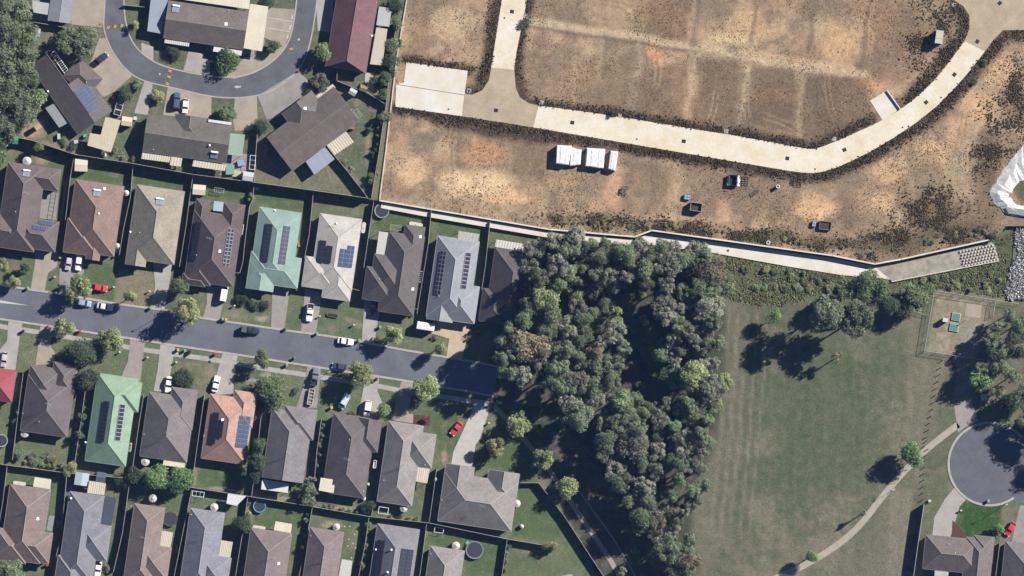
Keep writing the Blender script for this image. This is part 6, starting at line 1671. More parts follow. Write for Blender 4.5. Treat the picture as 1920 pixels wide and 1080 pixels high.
for l, x, y in (('upper green panelled pump hatch in the enclosure', 1793, 594), ('lower green panelled pump hatch in the enclosure', 1789, 614)):
    rt = thing('pump_hatch', l, 'hatch', tuple(P(x, y, 0)), 'pump hatches', math.radians(-10))
    mb = MB(); mb.box(-1.25, -1.1, 0, 1.25, 1.1, 0.35); link_obj('frame', mb.mesh('frame', [mat('hatch_frame', C(206, 210, 200), 0.7)]), rt)
    pm_ = MB(); pm_.box(-0.48, -0.43, 0.35, 0.48, 0.43, 0.42); pme = pm_.mesh('hatch_panel', [mat('hatch_green', C(100, 170, 150), 0.6, var=0.35, scale=3)])
    for a in (-1, 1):
        for b in (-1, 1):
            o = link_obj('hatch_panel', pme, rt); o.location = (a*0.53, b*0.48, 0)
rt = thing('switch_cabinet', 'white switch cabinet casting a shadow in the enclosure', 'cabinet', tuple(P(1772, 600, 0)), None, math.radians(-10))
mb = MB(); mb.box(-0.7, -0.5, 0, 0.7, 0.5, 1.9); link_obj('body', mb.mesh('body', [plain('cabinet_white', C(224, 224, 218), 0.5)]), rt)
mb = MB(); mb.box(-0.75, -0.55, 1.9, 0.75, 0.6, 1.97); link_obj('top', mb.mesh('top', [plain('cabinet_white', C(224, 224, 218), 0.5)]), rt)
mb = MB(); mb.box(-0.3, -0.52, 0.2, 0.3, -0.5, 1.7); link_obj('door', mb.mesh('door', [M_METAL]), rt)
mb = MB(); mb.tube((0, 0, 0), (0, 0, 2.4), 0.06, 0.06, 6); mb.box(-0.2, -0.06, 2.0, 0.2, 0.06, 2.4); o = mb.build('vent_pipe', [M_METAL]); o.location = P(1812, 600, 0); tag(o, 'thin vent pipe between the hatches and the slab', 'pipe')
# ------------------------------------------------------------------ trees and plants
def attr_mesh(name, co, faces_n, cols, mats, mi=None):
    """co: (n*faces_n, 3) unshared corners, one polygon each faces_n corners"""
    me = bpy.data.meshes.new(name)
    nv = len(co); nf = nv//faces_n
    me.vertices.add(nv); me.vertices.foreach_set('co', np.asarray(co, np.float32).ravel())
    me.loops.add(nv); me.loops.foreach_set('vertex_index', np.arange(nv, dtype=np.int32))
    me.polygons.add(nf); me.polygons.foreach_set('loop_start', np.arange(0, nv, faces_n, dtype=np.int32))
    me.update(calc_edges=True)
    ca = me.color_attributes.new('Col', 'FLOAT_COLOR', 'POINT')
    ca.data.foreach_set('color', np.concatenate([cols, np.ones((nv, 1))], 1).astype(np.float32).ravel())
    for m in mats: me.materials.append(m)
    return me
def leaf_quads(rs, pos, nrm, size, tint):
    n = len(pos)
    a = rs.normal(size=(n, 3)); a -= nrm*(a*nrm).sum(1)[:, None]; a /= np.linalg.norm(a, axis=1)[:, None]+1e-9
    b = np.cross(nrm, a)
    s = size[:, None]
    k = rs.uniform(0.55, 1.0, (n, 1))
    q = np.stack([pos-a*s, pos-b*s*k*0.7+nrm*s*0.12, pos+a*s, pos+b*s*k*0.7-nrm*s*0.1], 1).reshape(-1, 3)
    return q, np.repeat(tint, 4, 0)
def crown_mesh(seed, Rr, Hh, lobes, n, leaf, mat_, spread=0.62, lobe_r=(0.34, 0.5), flat=0.85, gap=0.15, warm=0.12, lo=0.0):
    """crown of leaf clumps: radius Rr, height Hh, its base at z=0"""
    rs = np.random.RandomState(seed)
    cs = []
    for k in range(lobes):
        for _ in range(40):
            d = rs.normal(size=3); d /= np.linalg.norm(d); d *= rs.uniform(0.25, 1)**0.6
            c = np.array([d[0]*spread*Rr, d[1]*spread*Rr, Hh*(0.5+0.38*d[2])])
            if all(np.linalg.norm((c-q[0])/np.array([Rr, Rr, Hh])) > 0.22 for q in cs): break
        cs.append((c, (rs.uniform(*lobe_r)*rs.choice([0.6, 1.0, 1.0, 1.15]))*Rr))
    tw = np.array([q[1]**2 for q in cs]); tw /= tw.sum()
    P_, N_, T_, S_ = [], [], [], []
    for (c, r), w in zip(cs, tw):
        m = int(n*w)
        d = rs.normal(size=(m*2, 3)); d /= np.linalg.norm(d, axis=1)[:, None]
        keep = (d[:, 2] > -0.55) | (rs.rand(m*2) < 0.3)
        # clumps: thin out by a coarse pattern on the lobe
        ph = rs.uniform(0, 9, 3)
        clump = np.sin(d[:, 0]*5+ph[0])*np.sin(d[:, 1]*5+ph[1])*np.sin(d[:, 2]*5+ph[2])
        keep &= (clump > -0.35) | (rs.rand(m*2) < 1-gap*3)
        d = d[keep][:m]
        rad = r*(0.45+0.68*rs.rand(len(d))**0.7)*(1+0.22*clump[keep][:m])
        p_ = c+d*rad[:, None]*np.array([1, 1, flat])
        lob_t = rs.uniform(0.8, 1.2)
        t = lob_t*rs.uniform(0.65, 1.35, len(d))
        wv = rs.uniform(-warm, warm, len(d))
        P_.append(p_); nn = d*0.8+rs.normal(size=d.shape)*0.5+np.array([0, 0, 0.7]); N_.append(nn/np.linalg.norm(nn, axis=1)[:, None])
        T_.append(np.stack([t*(1+wv), t, t*(1-wv*0.8)], 1)); S_.append(leaf*rs.uniform(0.6, 1.35, len(d)))
    q, t = leaf_quads(rs, np.concatenate(P_), np.concatenate(N_), np.concatenate(S_), np.concatenate(T_))
    return attr_mesh('crown', q, 4, t, [mat_])
def trunk_mesh(seed, h, r, Rr, Hh, m, limbs=6):
    rr = random.Random(seed); mb = MB()
    top = Vector((rr.uniform(-.3, .3), rr.uniform(-.3, .3), h+Hh*0.45)); mid = Vector((top.x*0.4, top.y*0.4, h*0.6))
    mb.tube((0, 0, -0.1), mid, r, r*0.75, 8); mb.tube(mid, top, r*0.75, r*0.3, 8)
    for k in range(limbs):
        t = 2*math.pi*(k+rr.random()*0.6)/limbs; f = rr.uniform(0.1, 0.8)
        a = mid.lerp(top, f); e = Vector((math.cos(t)*Rr*0.6, math.sin(t)*Rr*0.6, h+Hh*rr.uniform(0.35, 0.75)))
        b = a.lerp(e, 0.5)+Vector((0, 0, 0.2))
        mb.tube(a, b, r*0.4, r*0.25, 6); mb.tube(b, e, r*0.25, r*0.07, 5)
    return mb.mesh('trunk', [m], True)

LM = {'street': leaf_mat('leaf_bright', (0.220, 0.252, 0.116)), 'green': leaf_mat('leaf_green', (0.130, 0.167, 0.086)), 'dark': leaf_mat('leaf_dark', (0.058, 0.080, 0.049)),
      'gum': leaf_mat('leaf_gum', (0.132, 0.16, 0.098)), 'grey': leaf_mat('leaf_grey', (0.178, 0.182, 0.138)), 'yellow': leaf_mat('leaf_yellow', (0.2, 0.205, 0.1)), 'lush': leaf_mat('leaf_lush', (0.123, 0.196, 0.080)), 'brown': leaf_mat('leaf_brown', (0.165, 0.145, 0.095)), 'red': leaf_mat('leaf_red', (0.203, 0.043, 0.051))}
TREE = {}
def variant(kind, size, i):
    """normal radius by size class: s 1.6, m 3.0, l 4.8 metres"""
    k = (kind, size, i)
    if k not in TREE:
        seed = abs(hash((len(kind), ord(kind[0]), ord(kind[1]), ord(size), i))) % 99991
        Rr = {'s': 1.6, 'm': 3.0, 'l': 4.8}[size]
        n = {'s': 620, 'm': 2200, 'l': 4600}[size]; leaf = {'s': 0.16, 'm': 0.21, 'l': 0.27}[size]
        if kind in ('gum', 'grey'):
            Hh = Rr*1.5
            cm = crown_mesh(seed, Rr, Hh, {'s': 9, 'm': 17, 'l': 26}[size], int(n*1.05), leaf*0.92, LM[kind], 0.74, (0.16, 0.34), 0.8, 0.24)
        elif kind in ('dark', 'lush'):
            Hh = Rr*1.35
            cm = crown_mesh(seed, Rr, Hh, {'s': 6, 'm': 10, 'l': 14}[size], int(n*1.25), leaf, LM[kind], 0.55, (0.36, 0.5), 0.9, 0.06)
        else:
            Hh = Rr*1.5
            cm = crown_mesh(seed, Rr, Hh, {'s': 7, 'm': 13, 'l': 20}[size], int(n*1.05), leaf*0.95, LM[kind], 0.66, (0.2, 0.4), 0.9, 0.16)
        TREE[k] = (cm, Rr, Hh)
    return TREE[k]
TRK = {}
def tree(label, x, y, r, h, kind, gz=0.0, group=None, name='tree', cat='tree', i=None, base=None):
    """r crown radius (image pixels), h total height (m)"""
    rm = r*S
    size = 's' if rm < 1.9 else 'm' if rm < 3.6 else 'l'
    i = R.randrange(3) if i is None else i
    cm, Rr, Hh = variant(kind, size, i)
    rt = thing(name, label, cat, tuple(P(x, y, gz)), group, R.uniform(0, 6.28))
    s = 1.16*rm/Rr
    ch = min(h*0.85, max(h*0.45, Hh*s))
    sz = ch/Hh
    cr = link_obj('crown', cm, rt); cr.scale = (s*R.uniform(0.86, 1.14), s*R.uniform(0.86, 1.14), sz); cr.location = (0, 0, h-ch)
    tk = (round(h/2), round(rm), kind in ('gum', 'grey'))
    if tk not in TRK:
        hh = max(2.0, tk[0]*2.0)
        TRK[tk] = (trunk_mesh(len(TRK)+3, hh*0.5, 0.07+0.016*hh, max(1, tk[1]), hh*0.5, M_BARKP if tk[2] else M_BARK), hh)
    tm, hh = TRK[tk]
    t = link_obj('trunk', tm, rt); t.scale = (1, 1, h*0.94/hh/0.95)
    return rt
def shrub(label, x, y, r, kind, gz=0.0, h=None, group='garden shrubs', name='shrub'):
    rm = r*S; size = 's' if rm < 1.9 else 'm' if rm < 3.6 else 'l'
    cm, Rr, Hh = variant(kind, size, R.randrange(3))
    rt = thing(name, label, 'shrub', tuple(P(x, y, gz)), group, R.uniform(0, 6.28))
    s = 1.12*rm/Rr; h = h or rm*1.3
    cr = link_obj('crown', cm, rt); cr.scale = (s, s, h*1.12/Hh); cr.location = (0, 0, -0.12*h)
    mb = MB(); mb.tube((0, 0, 0), (0, 0, h*0.5), 0.06, 0.03, 5); link_obj('trunk', mb.mesh('stem', [M_BARK]), rt)
    return rt
# ---- street trees
G = 'street trees'
for l, x, y, r, h, k in (
 ('yellow-green street tree at the picture edge above the first driveway', 7, 498, 15, 5, 'yellow'), ('dark leafed small tree on the first lawn by the driveway', 47, 506, 15, 4.5, 'green'), ('bright small tree at the kerb beside the first driveway', 26, 529, 15, 5, 'street'),
 ('large bright street tree beside the red hatchback', 152, 543, 24, 8.5, 'street'), ('small green street tree at the kerb by the browned lawn', 246, 557, 13, 6, 'street'), ('dull green street tree beside the khaki house driveway', 340, 538, 21, 6, 'green'),
 ('large yellow-green street tree at the kerb by the plum house', 353, 584, 26, 9, 'yellow'), ('bright round street tree on the lower verge by the red lidded bin', 120, 611, 18, 6, 'street'), ('large bright street tree beside dark shrubs above the lime green roof', 209, 634, 25, 7, 'street'),
 ('bright round street tree on the lower verge by the terracotta driveway', 491, 674, 18, 7, 'yellow'), ('large round street tree over the dark hatchback', 674, 701, 25, 8, 'street'), ('large bushy street tree on the lower kerb by the lawn', 800, 725, 27, 8.5, 'street'),
 ('tall leaning street tree beside the charcoal house driveway', 741, 628, 21, 7.5, 'street'), ('small thin street tree before the cream driveway', 825, 652, 15, 6, 'green'), ('loose spreading tree on the lawn before the grey house', 510, 736, 36, 6, 'green'),
 ('small dark tree beside the white wagon driveway', 721, 771, 16, 5, 'green'), ('bright pale tree on the park corner beside the grove shade', 974, 794, 27, 7.5, 'street'), ('round olive tree on the corner lawn near the long driveway', 930, 838, 20, 6, 'yellow'),
 ('dark round tree beside the park path', 1020, 860, 22, 6.5, 'street'), ('bright tree lower along the park path', 1062, 914, 22, 6.5, 'street'), ('small yellow-green tree at the end of the rear fence', 1033, 1026, 14, 4, 'yellow')):
    tree(l, x, y, r, h, k, 0, G)
# ---- garden trees
G = 'garden trees'
for l, x, y, r, h, k, gz in (
 ('dark dense round tree above the lime green roof', 154, 662, 30, 5.5, 'dark', 0), ('dark dense tree beside the dark mauve house', 163, 709, 22, 5.5, 'dark', 0), ('round clipped bush on the pale mauve-grey house lawn', 347, 710, 21, 2.6, 'dark', 0),
 ('dark upright bush in the gap left of the lime green house', 154, 783, 12, 4, 'green', 0), ('second upright bush in the gap left of the lime green house', 149, 816, 11, 4, 'green', 0), ('yellowish round shrub at the rear corner of the lime green house', 134, 880, 16, 3.5, 'yellow', 0),
 ('left one of the two round lush green trees', 294, 893, 25, 5.5, 'lush', 0), ('right one of the two round lush green trees', 341, 901, 27, 6, 'lush', 0), ('dark shrubby tree beside the two round trees', 258, 893, 19, 4, 'dark', 0),
 ('upper part of the dark conifer row beside the terracotta house', 487, 838, 17, 6.5, 'dark', 0), ('middle of the dark conifer row beside the terracotta house', 484, 863, 17, 6.5, 'dark', 0), ('lower end of the dark conifer row beside the terracotta house', 480, 889, 16, 6, 'dark', 0),
 ('grey-green tree behind the grey gable-ended house', 577, 925, 21, 4.5, 'gum', 0), ('small grey bare topped shrub behind the grey house', 582, 905, 12, 4, 'grey', 0), ('dark tree at the fence of the lavender grey house', 455, 985, 17, 4.5, 'dark', 0),
 ('big dull green tree overhanging the diagonal dark brown house', 150, 80, 35, 7, 'gum', TZ), ('dark round tree between the court road and the maroon house', 603, 95, 23, 5, 'green', TZ), ('pale variegated tree before the diagonal T-shaped house', 601, 155, 21, 4, 'grey', TZ),
 ('leafy green tree under the long brown gabled house', 430, 115, 21, 4.5, 'lush', TZ), ('bushy shrub tree by the parking bays', 512, 90, 16, 3.5, 'green', TZ), ('variegated shrub tree beside the small driveway', 424, 212, 19, 3.2, 'green', TZ),
 ('dark shrub tree at the corner of the diagonal T-shaped house', 490, 237, 15, 3.5, 'dark', TZ), ('bright shrub by the pale blue carport', 254, 48, 12, 3, 'street', TZ), ('golden shrub on the small court lawn', 300, 181, 15, 2.4, 'yellow', TZ),
 ('leafy shrub tree over the court driveway edge', 257, 160, 13, 3.2, 'green', TZ), ('dark hedge tree beside the court driveway', 235, 175, 15, 3, 'dark', TZ), ('shaded shrub by the brown gabled house', 325, 100, 14, 2.2, 'dark', TZ),
 ('round shrub at the strip corner beside the site', 697, 335, 11, 2.5, 'green', TZ), ('small lush plant beside the red car at the far court', 1872, 992, 12, 3.2, 'lush', 0), ('green tree at the bottom corner by the clay brown house', 22, 1070, 26, 5, 'green', 0),
 ('olive shrub on the bank near the little shed', 76, 275, 13, 3, 'green', TZ), ('round shrub beside the mint green house fence', 468, 370, 9, 2.2, 'street', 0), ('dark round shrub at the brown house front corner', 220, 472, 9, 1.6, 'dark', 0), ('round red shrub in the mulch bed', 798, 788, 9, 1.6, 'red', 0)):
    tree(l, x, y, r, h, k, gz, G)
G = 'tall trees at the left edge'
for q, (x, y, r, k, h) in enumerate(((10, 15, 30, 'gum', 11), (46, 20, 24, 'green', 10), (8, 60, 32, 'gum', 13), (38, 65, 30, 'gum', 12), (12, 108, 34, 'gum', 13), (42, 112, 30, 'green', 12), (14, 155, 34, 'gum', 13), (50, 158, 28, 'gum', 11), (70, 192, 24, 'green', 9),
                        (20, 200, 36, 'gum', 13), (45, 215, 28, 'gum', 11), (10, 245, 32, 'gum', 12), (-12, 90, 34, 'gum', 13), (-10, 180, 34, 'gum', 13), (-8, 285, 30, 'green', 10))):
    tree(('grey-green' if k == 'gum' else 'deeper green')+' tree in the tall belt along the left picture edge, '+('topmost part' if y < 50 else 'upper part' if y < 120 else 'middle part' if y < 190 else 'lower part'), x, y, r, h, k, TZ if y < 250 else 0, G)
G = 'trees in the strip beside the maroon house'
for x, y, r, k in ((738, 12, 16, 'dark'), (746, 48, 14, 'green'), (738, 82, 20, 'green'), (727, 112, 17, 'dark'), (722, 150, 15, 'green'), (718, 178, 12, 'green'), (722, 222, 13, 'gum'), (735, 140, 10, 'dark'), (700, 150, 9, 'dark'), (748, 80, 9, 'street')):
    tree('dark leafy tree in the strip between the maroon house and the site', x, y, r, 3.4, k, TZ, G)
# ---- park field trees
G = 'park trees'
for l, x, y, r, h, k in (('largest round dull green tree on the field', 1548, 586, 33, 17, 'gum'), ('round pale tree beside the largest field tree', 1606, 597, 30, 15.5, 'gum'), ('small bright green tree alone on the field edge', 1452, 595, 15, 6.5, 'lush'),
 ('small sandy brown tree on the field', 1569, 670, 12, 7.5, 'brown'), ('spreading tree overhanging the white channel', 1622, 532, 30, 14, 'green'), ('open tree behind the channel tree', 1592, 545, 20, 11, 'green'), ('dark tree beside the pump enclosure', 1712, 558, 27, 7, 'green'),
 ('dark shrubby tree left of the pump enclosure', 1688, 585, 20, 6, 'dark'), ('bright green tree over the park path', 1706, 851, 24, 8, 'lush'), ('small bright tree at the path, bottom of the field', 1520, 1043, 13, 6, 'lush'), ('tiny thin tree beside the park path', 1619, 961, 8, 6, 'grey'),
 ('lone leafy tree over the spillway verge', 1740, 545, 16, 5, 'green'), ('tall open tree right of the channel tree', 1652, 545, 24, 12, 'green'), ('grey twiggy tree before the pump enclosure', 1702, 548, 16, 6, 'grey'), ('low dark tree between the channel trees and the enclosure', 1665, 572, 20, 8, 'dark'), ('leafy tree below the channel bend', 1628, 560, 20, 10, 'gum')):
    tree(l, x, y, r, h, k, 0, G)
G = 'trees by the far court'
for l, x, y, r, h, k in (('bright green tree at the paved apron by the far court', 1836, 708, 22, 7.5, 'lush'), ('pale tree above the paved apron', 1838, 690, 15, 8, 'gum'), ('grey-green tree beside the pump enclosure track', 1856, 640, 18, 9, 'gum'), ('pale tree behind the enclosure track', 1870, 615, 16, 9, 'grey'),
 ('olive tree beyond the utility box', 1870, 735, 15, 6, 'yellow'), ('grey tree at the picture edge beside the far court', 1908, 660, 18, 10, 'gum'), ('green tree at the picture edge above the far court', 1912, 605, 20, 10, 'green'), ('tall tree shading the far court', 1925, 740, 26, 9, 'gum'),
 ('mid green tree among the far court trees', 1872, 690, 20, 9, 'green'), ('second tall tree shading the far court', 1952, 795, 34, 10, 'gum'), ('third tall tree beyond the far court', 1985, 860, 30, 9, 'gum'), ('leafy tree at the picture edge by the court kerb', 1918, 790, 14, 7, 'green'), ('tree at the corner above the enclosure', 1890, 590, 15, 8, 'gum'), ('olive tree between far court trees', 1896, 705, 16, 9, 'gum'), ('dark tree above the bright apron tree', 1860, 668, 18, 8, 'dark'), ('dark tree behind the utility box', 1892, 752, 20, 8, 'dark'), ('dark green tree near the picture edge by the enclosure', 1902, 632, 20, 9, 'dark'), ('dark tree between the pale court trees', 1884, 660, 18, 8, 'green')):
    tree(l, x, y, r, h, k, 0, G)
# ---- the grove
GR = [(1046,454,20),(1077,446,18),(1103,469,18),(1067,472,16),(1046,498,16),(1067,508,14),(1121,490,18),(1150,472,20),(1173,480,18),(1199,464,18),(1233,464,17),(1225,485,16),(1119,516,12),(1142,516,14),(1087,527,12),(1176,519,14),(1210,511,17),(1210,532,13),(1251,534,14),(1249,495,17),(1275,490,20),(1306,490,22),(1332,506,24),(1343,534,22),(1327,545,20),(1306,532,18),(1280,545,16),(1330,576,20),(1244,576,18),(1272,607,16),(1317,618,20),(1337,607,16),(1246,592,15),(1259,662,20),(1264,633,14),(1296,628,16),(1340,641,16),(1317,649,16),(1311,686,20),
 (1025,555,24),(1046,537,12),(999,587,20),(1035,592,22),(1082,576,14),(1087,597,16),(1064,613,20),(1020,623,20),(1087,633,22),(996,646,24),(1022,654,18),(1056,654,17),(1113,660,18),(1155,584,12),(1154,623,19),(1126,639,12),(1150,680,20),(1004,674,20),(1046,692,18),(1093,671,22),(1129,695,24),(1082,718,20),(1113,728,18),(1150,713,17),(1061,752,13),(1121,752,14),(1082,780,19),(1098,770,14),(1163,752,17),(1191,755,17),(1205,770,14),(1228,768,17),(1246,755,10),(1132,788,17),(1173,788,17),(1197,799,16),(1236,788,14),(1270,768,14),(1134,827,17),(1132,843,13),(1184,833,20),(1231,843,15),(1236,814,14),(1309,796,20),(1285,830,18),(1314,817,15),(1311,846,16),(1301,705,22),(1330,728,24),(1356,715,16),(1304,731,16),(1337,752,14),(1324,786,14),
 (1150,882,20),(1168,903,16),(1210,874,16),(1205,908,16),(1228,882,14),(1290,874,16),(1270,895,14),(1275,861,15),(1311,880,12),(1208,935,18),(1210,956,16),(1205,977,17),(1242,967,20),(1265,967,16),(1231,982,16),(1301,917,15),(1283,956,10),(1252,1034,16),(1273,1040,20),(1291,1052,18),(1231,1034,12),(1278,1068,16),(1260,1019,16),(1166,1073,12),(1259,925,14),(1290,760,16),(1262,800,13),(962,622,17),(968,662,18),(952,694,14),(978,702,17),(984,604,16),(982,566,13),(1010,520,14),(1168,650,12),(1060,730,16),(1040,715,14),(945,642,17),(938,672,15),(955,612,14)]
for j, (x, y, r) in enumerate(GR):
    ns = 'upper' if y < 560 else 'middle' if y < 760 else 'lower'
    ew = 'street side' if x < 1120 else 'centre' if x < 1240 else 'field side'
    k = 'gum'
    u = R.random()
    if u < 0.3: k = 'grey'
    elif u < 0.44: k = 'green'
    elif u < 0.52: k = 'brown'
    if x > 1290 and 690 < y < 800 and u > 0.6: k = 'street'
    if (x, y) in ((1155, 584), (1025, 555)): k = 'street'
    desc = {'gum': 'grey-green', 'grey': 'pale greyish', 'green': 'deeper green', 'street': 'bright green', 'brown': 'dry brownish'}[k]
    h = R.uniform(9, 13.5) if x > 1060 else R.uniform(12.5, 16.5)
    if y < 480: h = R.uniform(6, 10)
    tree(f'{desc} tree in the {ns} {ew} of the grove', x, y, r*R.uniform(0.95, 1.5), h, k, 0, 'grove trees')
rsu = random.Random(77)
for j in range(70):
    for _ in range(60):
        x, y = rsu.uniform(985, 1350), rsu.uniform(455, 1065)
        if 985+max(0, y-640)*0.64 < x < 1345-max(0, y-780)*0.2 and min(math.hypot(x-q[0], y-q[1]) for q in GR) > 17 and not (1160 < x < 1235 and 560 < y < 740) and not (1065 < x < 1150 and 800 < y < 900): break
    GR.append((x, y, 14))
    k = rsu.choice(['gum', 'gum', 'grey', 'green'])
    ns = 'upper' if y < 560 else 'middle' if y < 760 else 'lower'
    tree(f'smaller shaded {"grey-green" if k != "green" else "deep green"} tree between taller ones in the {ns} grove', x, y, rsu.uniform(13, 20), rsu.uniform(6, 10), k, 0, 'grove trees')
# low growth inside the grove
rsu = random.Random(31)
for j in range(60):
    for _ in range(50):
        x, y = rsu.uniform(1000, 1350), rsu.uniform(450, 1060)
        if 1000+max(0, y-640)*0.42 < x < 1345-max(0, y-780)*0.2: break
    shrub('low dark shrub on the shaded floor of the grove', x, y, rsu.uniform(7, 13), rsu.choice(['green', 'gum', 'dark']), 0, rsu.uniform(1, 2.4), 'grove undergrowth')
# ---- garden shrubs
for l, x, y, r, k, gz, hh in (('dark shrub at the left of the mint house front bed', 452, 560, 13, 'dark', 0, 1.6), ('brownish shrub in the mint house front bed', 470, 562, 10, 'brown', 0, 1.0), ('dark shrub in the middle of the mint house front bed', 478, 573, 12, 'dark', 0, 1.5), ('dark shrub at the right of the mint house front bed', 497, 570, 11, 'dark', 0, 1.5),
   ('green shrub beside the loose spreading tree', 556, 732, 9, 'green', 0, 1.0), ('small shrub before the dark slate house', 660, 776, 9, 'green', 0, 1.5), ('shrub by the end fence of the dark slate house', 688, 950, 14, 'dark', 0, 2.4), ('leafy shrub beside the dark slate fence', 700, 945, 9, 'lush', 0, 2.0),
   ('narrow shrub in the fence gap of the taupe yard', 574, 975, 8, 'street', 0, 2.2), ('narrow shrub on the fence by the taupe house', 567, 1030, 8, 'dark', 0, 2.0), ('pale shrub at the red roof fence', 36, 770, 8, 'grey', 0, 2.0), ('tall thin shrub at the red roof fence', 40, 725, 6, 'street', 0, 2.0), ('lower pale shrub at the red roof fence', 28, 790, 8, 'grey', 0, 2.0),
   ('dull shrub left in the dark mauve house rear bed', 35, 852, 14, 'green', 0, 1.8), ('grey shrub in the dark mauve house rear bed', 62, 854, 12, 'grey', 0, 1.0), ('grey shrub right in the dark mauve house rear bed', 88, 858, 12, 'grey', 0, 1.0), ('olive shrub in the dark mauve house rear bed', 105, 862, 11, 'yellow', 0, 0.9),
   ('flowering shrub in the side garden of the dark slate house', 607, 800, 8, 'grey', 0, 1.2), ('pale shrub lower in the side garden of the dark slate house', 601, 830, 7, 'grey', 0, 1.2), ('small pale shrub lowest in the side garden', 595, 872, 7, 'grey', 0, 1.2),
   ('yellow shrub along the carport garden edge', 215, 285, 8, 'yellow', TZ, 1.2), ('pale shrub along the carport garden edge', 228, 294, 9, 'grey', TZ, 1.0), ('second pale shrub along the carport garden edge', 248, 298, 9, 'yellow', TZ, 1.0), ('golden shrub under the ash grey verandah', 309, 309, 6, 'yellow', TZ, 1.4), ('golden shrub by the ash grey verandah end', 331, 314, 6, 'yellow', TZ, 1.4),
   ('dark shrub in the cluttered yard', 125, 267, 13, 'green', TZ, 1.0), ('mixed shrub in the cluttered yard', 140, 274, 11, 'dark', TZ, 1.0), ('red flowering shrub beside the court driveway', 213, 184, 6, 'red', TZ, 1.2),
   ('dark shrub in the garden strip of the T-shaped house', 690, 245, 9, 'dark', TZ, 1.6), ('dark shrub lower in the garden strip of the T-shaped house', 697, 290, 8, 'dark', TZ, 1.6), ('shrub beside the blue carport of the T-shaped house', 645, 305, 10, 'green', TZ, 1.4), ('pale shrub near the diagonal fence', 658, 320, 9, 'grey', TZ, 1.0),
   ('dark bush at the road edge of the site', 1152, 214, 9, 'dark', TZ, 1.6), ('dead brown bush heap on the open soil', 1172, 358, 12, 'brown', TZ, 0.9), ('dark bush on the bank by the curved road', 1827, 155, 8, 'dark', TZ, 1.0), ('dark bush near the top of the curved road', 1843, 118, 7, 'dark', TZ, 0.9), ('dark weed bush by the side road', 982, 45, 12, 'dark', TZ, 0.8),
   ('dark bush at the top of the spillway', 1862, 442, 9, 'dark', TZ, 1.4), ('bush beside the caravan drawbar', 815, 634, 8, 'brown', 0, 1.0), ('shaded bush by the umber house', 897, 625, 9, 'green', 0, 1.5), ('lush fan plant before the far court house', 1868, 1000, 10, 'street', 0, 2.0),
   ('shrub in the leafy yard behind the steel grey house', 222, 902, 14, 'dark', 0, 2.4), ('pale shrub in the leafy yard behind the steel grey house', 232, 908, 11, 'grey', 0, 2.0), ('brown shrub beside the white car, lower row', 200, 1066, 9, 'brown', 0, 1.2),
   ('narrow hedge bush between the taupe and lavender houses', 463, 960, 9, 'street', 0, 2.0), ('narrow hedge bush beside the rosewood yard', 690, 985, 8, 'green', 0, 2.0), ('second narrow hedge bush beside the rosewood yard', 684, 1025, 8, 'green', 0, 2.0), ('third narrow hedge bush beside the rosewood yard', 679, 1060, 8, 'green', 0, 2.0),
   ('shrub under the court car park lawn', 412, 217, 9, 'grey', TZ, 1.2), ('dark hedge bush by the top court houses', 285, 20, 12, 'dark', TZ, 1.5), ('dark hedge bush above the cream carports', 500, 6, 14, 'dark', TZ, 1.5), ('dark bush on the top edge by the court', 440, -6, 16, 'dark', TZ, 2.0)):
    shrub(l, x, y, r, k, gz, hh)

wl_ = [(1060, 424), (1190, 435), (1222, 424), (1330, 438), (1560, 468), (1640, 483), (1690, 474), (1850, 440), (1870, 436)]
# ---- hedges along the side fences
hr = random.Random(12)
for lab, pts, k, sp in (('between the grey gable-ended and dark slate houses', [(606, 795), (594, 880)], ('grey', 'green'), 12), ('between the taupe and rosewood yards', [(578, 958), (566, 1050)], ('green', 'street'), 13),
        ('between the rosewood and black panelled houses', [(692, 975), (678, 1075)], ('green', 'lush'), 13), ('between the lavender grey and taupe yards', [(468, 940), (458, 975)], ('street', 'green'), 11),
        ('left of the lime green house', [(163, 730), (141, 860)], ('dark', 'green'), 14), ('along the rear bed of the dark mauve house', [(30, 862), (118, 876)], ('grey', 'green', 'yellow'), 11),
        ('along the rear bed of the sandy grey house', [(725, 968), (790, 974)], ('street', 'brown', 'green'), 14), ('along the rear bed of the dark slate house', [(600, 948), (680, 962)], ('grey', 'green', 'brown'), 15),
        ('beside the lower edge of the trampoline yard', [(952, 1015), (946, 1078)], ('green', 'grey'), 14), ('in the garden strip beside the T-shaped house', [(712, 215), (702, 340)], ('dark', 'green'), 15), ('under the big trees behind the dark brown roofed house', [(80, 280), (140, 296)], ('green', 'dark'), 13)):
    a, b = Vector(pts[0]), Vector(pts[1]); n_ = max(2, int((b-a).length/sp))
    for j in range(n_):
        q = a.lerp(b, (j+0.5)/n_)
        kk = hr.choice(k)
        shrub({'grey': 'pale', 'green': 'green', 'street': 'bright', 'lush': 'lush', 'dark': 'dark', 'yellow': 'olive', 'brown': 'brownish'}[kk]+' hedge shrub '+lab, q.x+hr.uniform(-2, 2), q.y+hr.uniform(-3, 3), hr.uniform(4.5, 8), kk, TZ if q.y < 345 and 'T-shaped' in lab else 0, hr.uniform(0.9, 1.9), 'hedge shrubs along the fences')
for j in range(34):
    x, y = hr.uniform(1368, 1600), 0
    y = hr.uniform(488+(x-1368)*0.14, 545)
    kk = hr.choice(['yellow', 'green', 'green', 'gum'])
    shrub({'yellow': 'olive', 'green': 'green', 'gum': 'grey-green'}[kk]+' rough shrub on the bank below the white channel', x, y, hr.uniform(5, 11), kk, 0, hr.uniform(0.6, 1.5), 'bank shrubs below the channel')
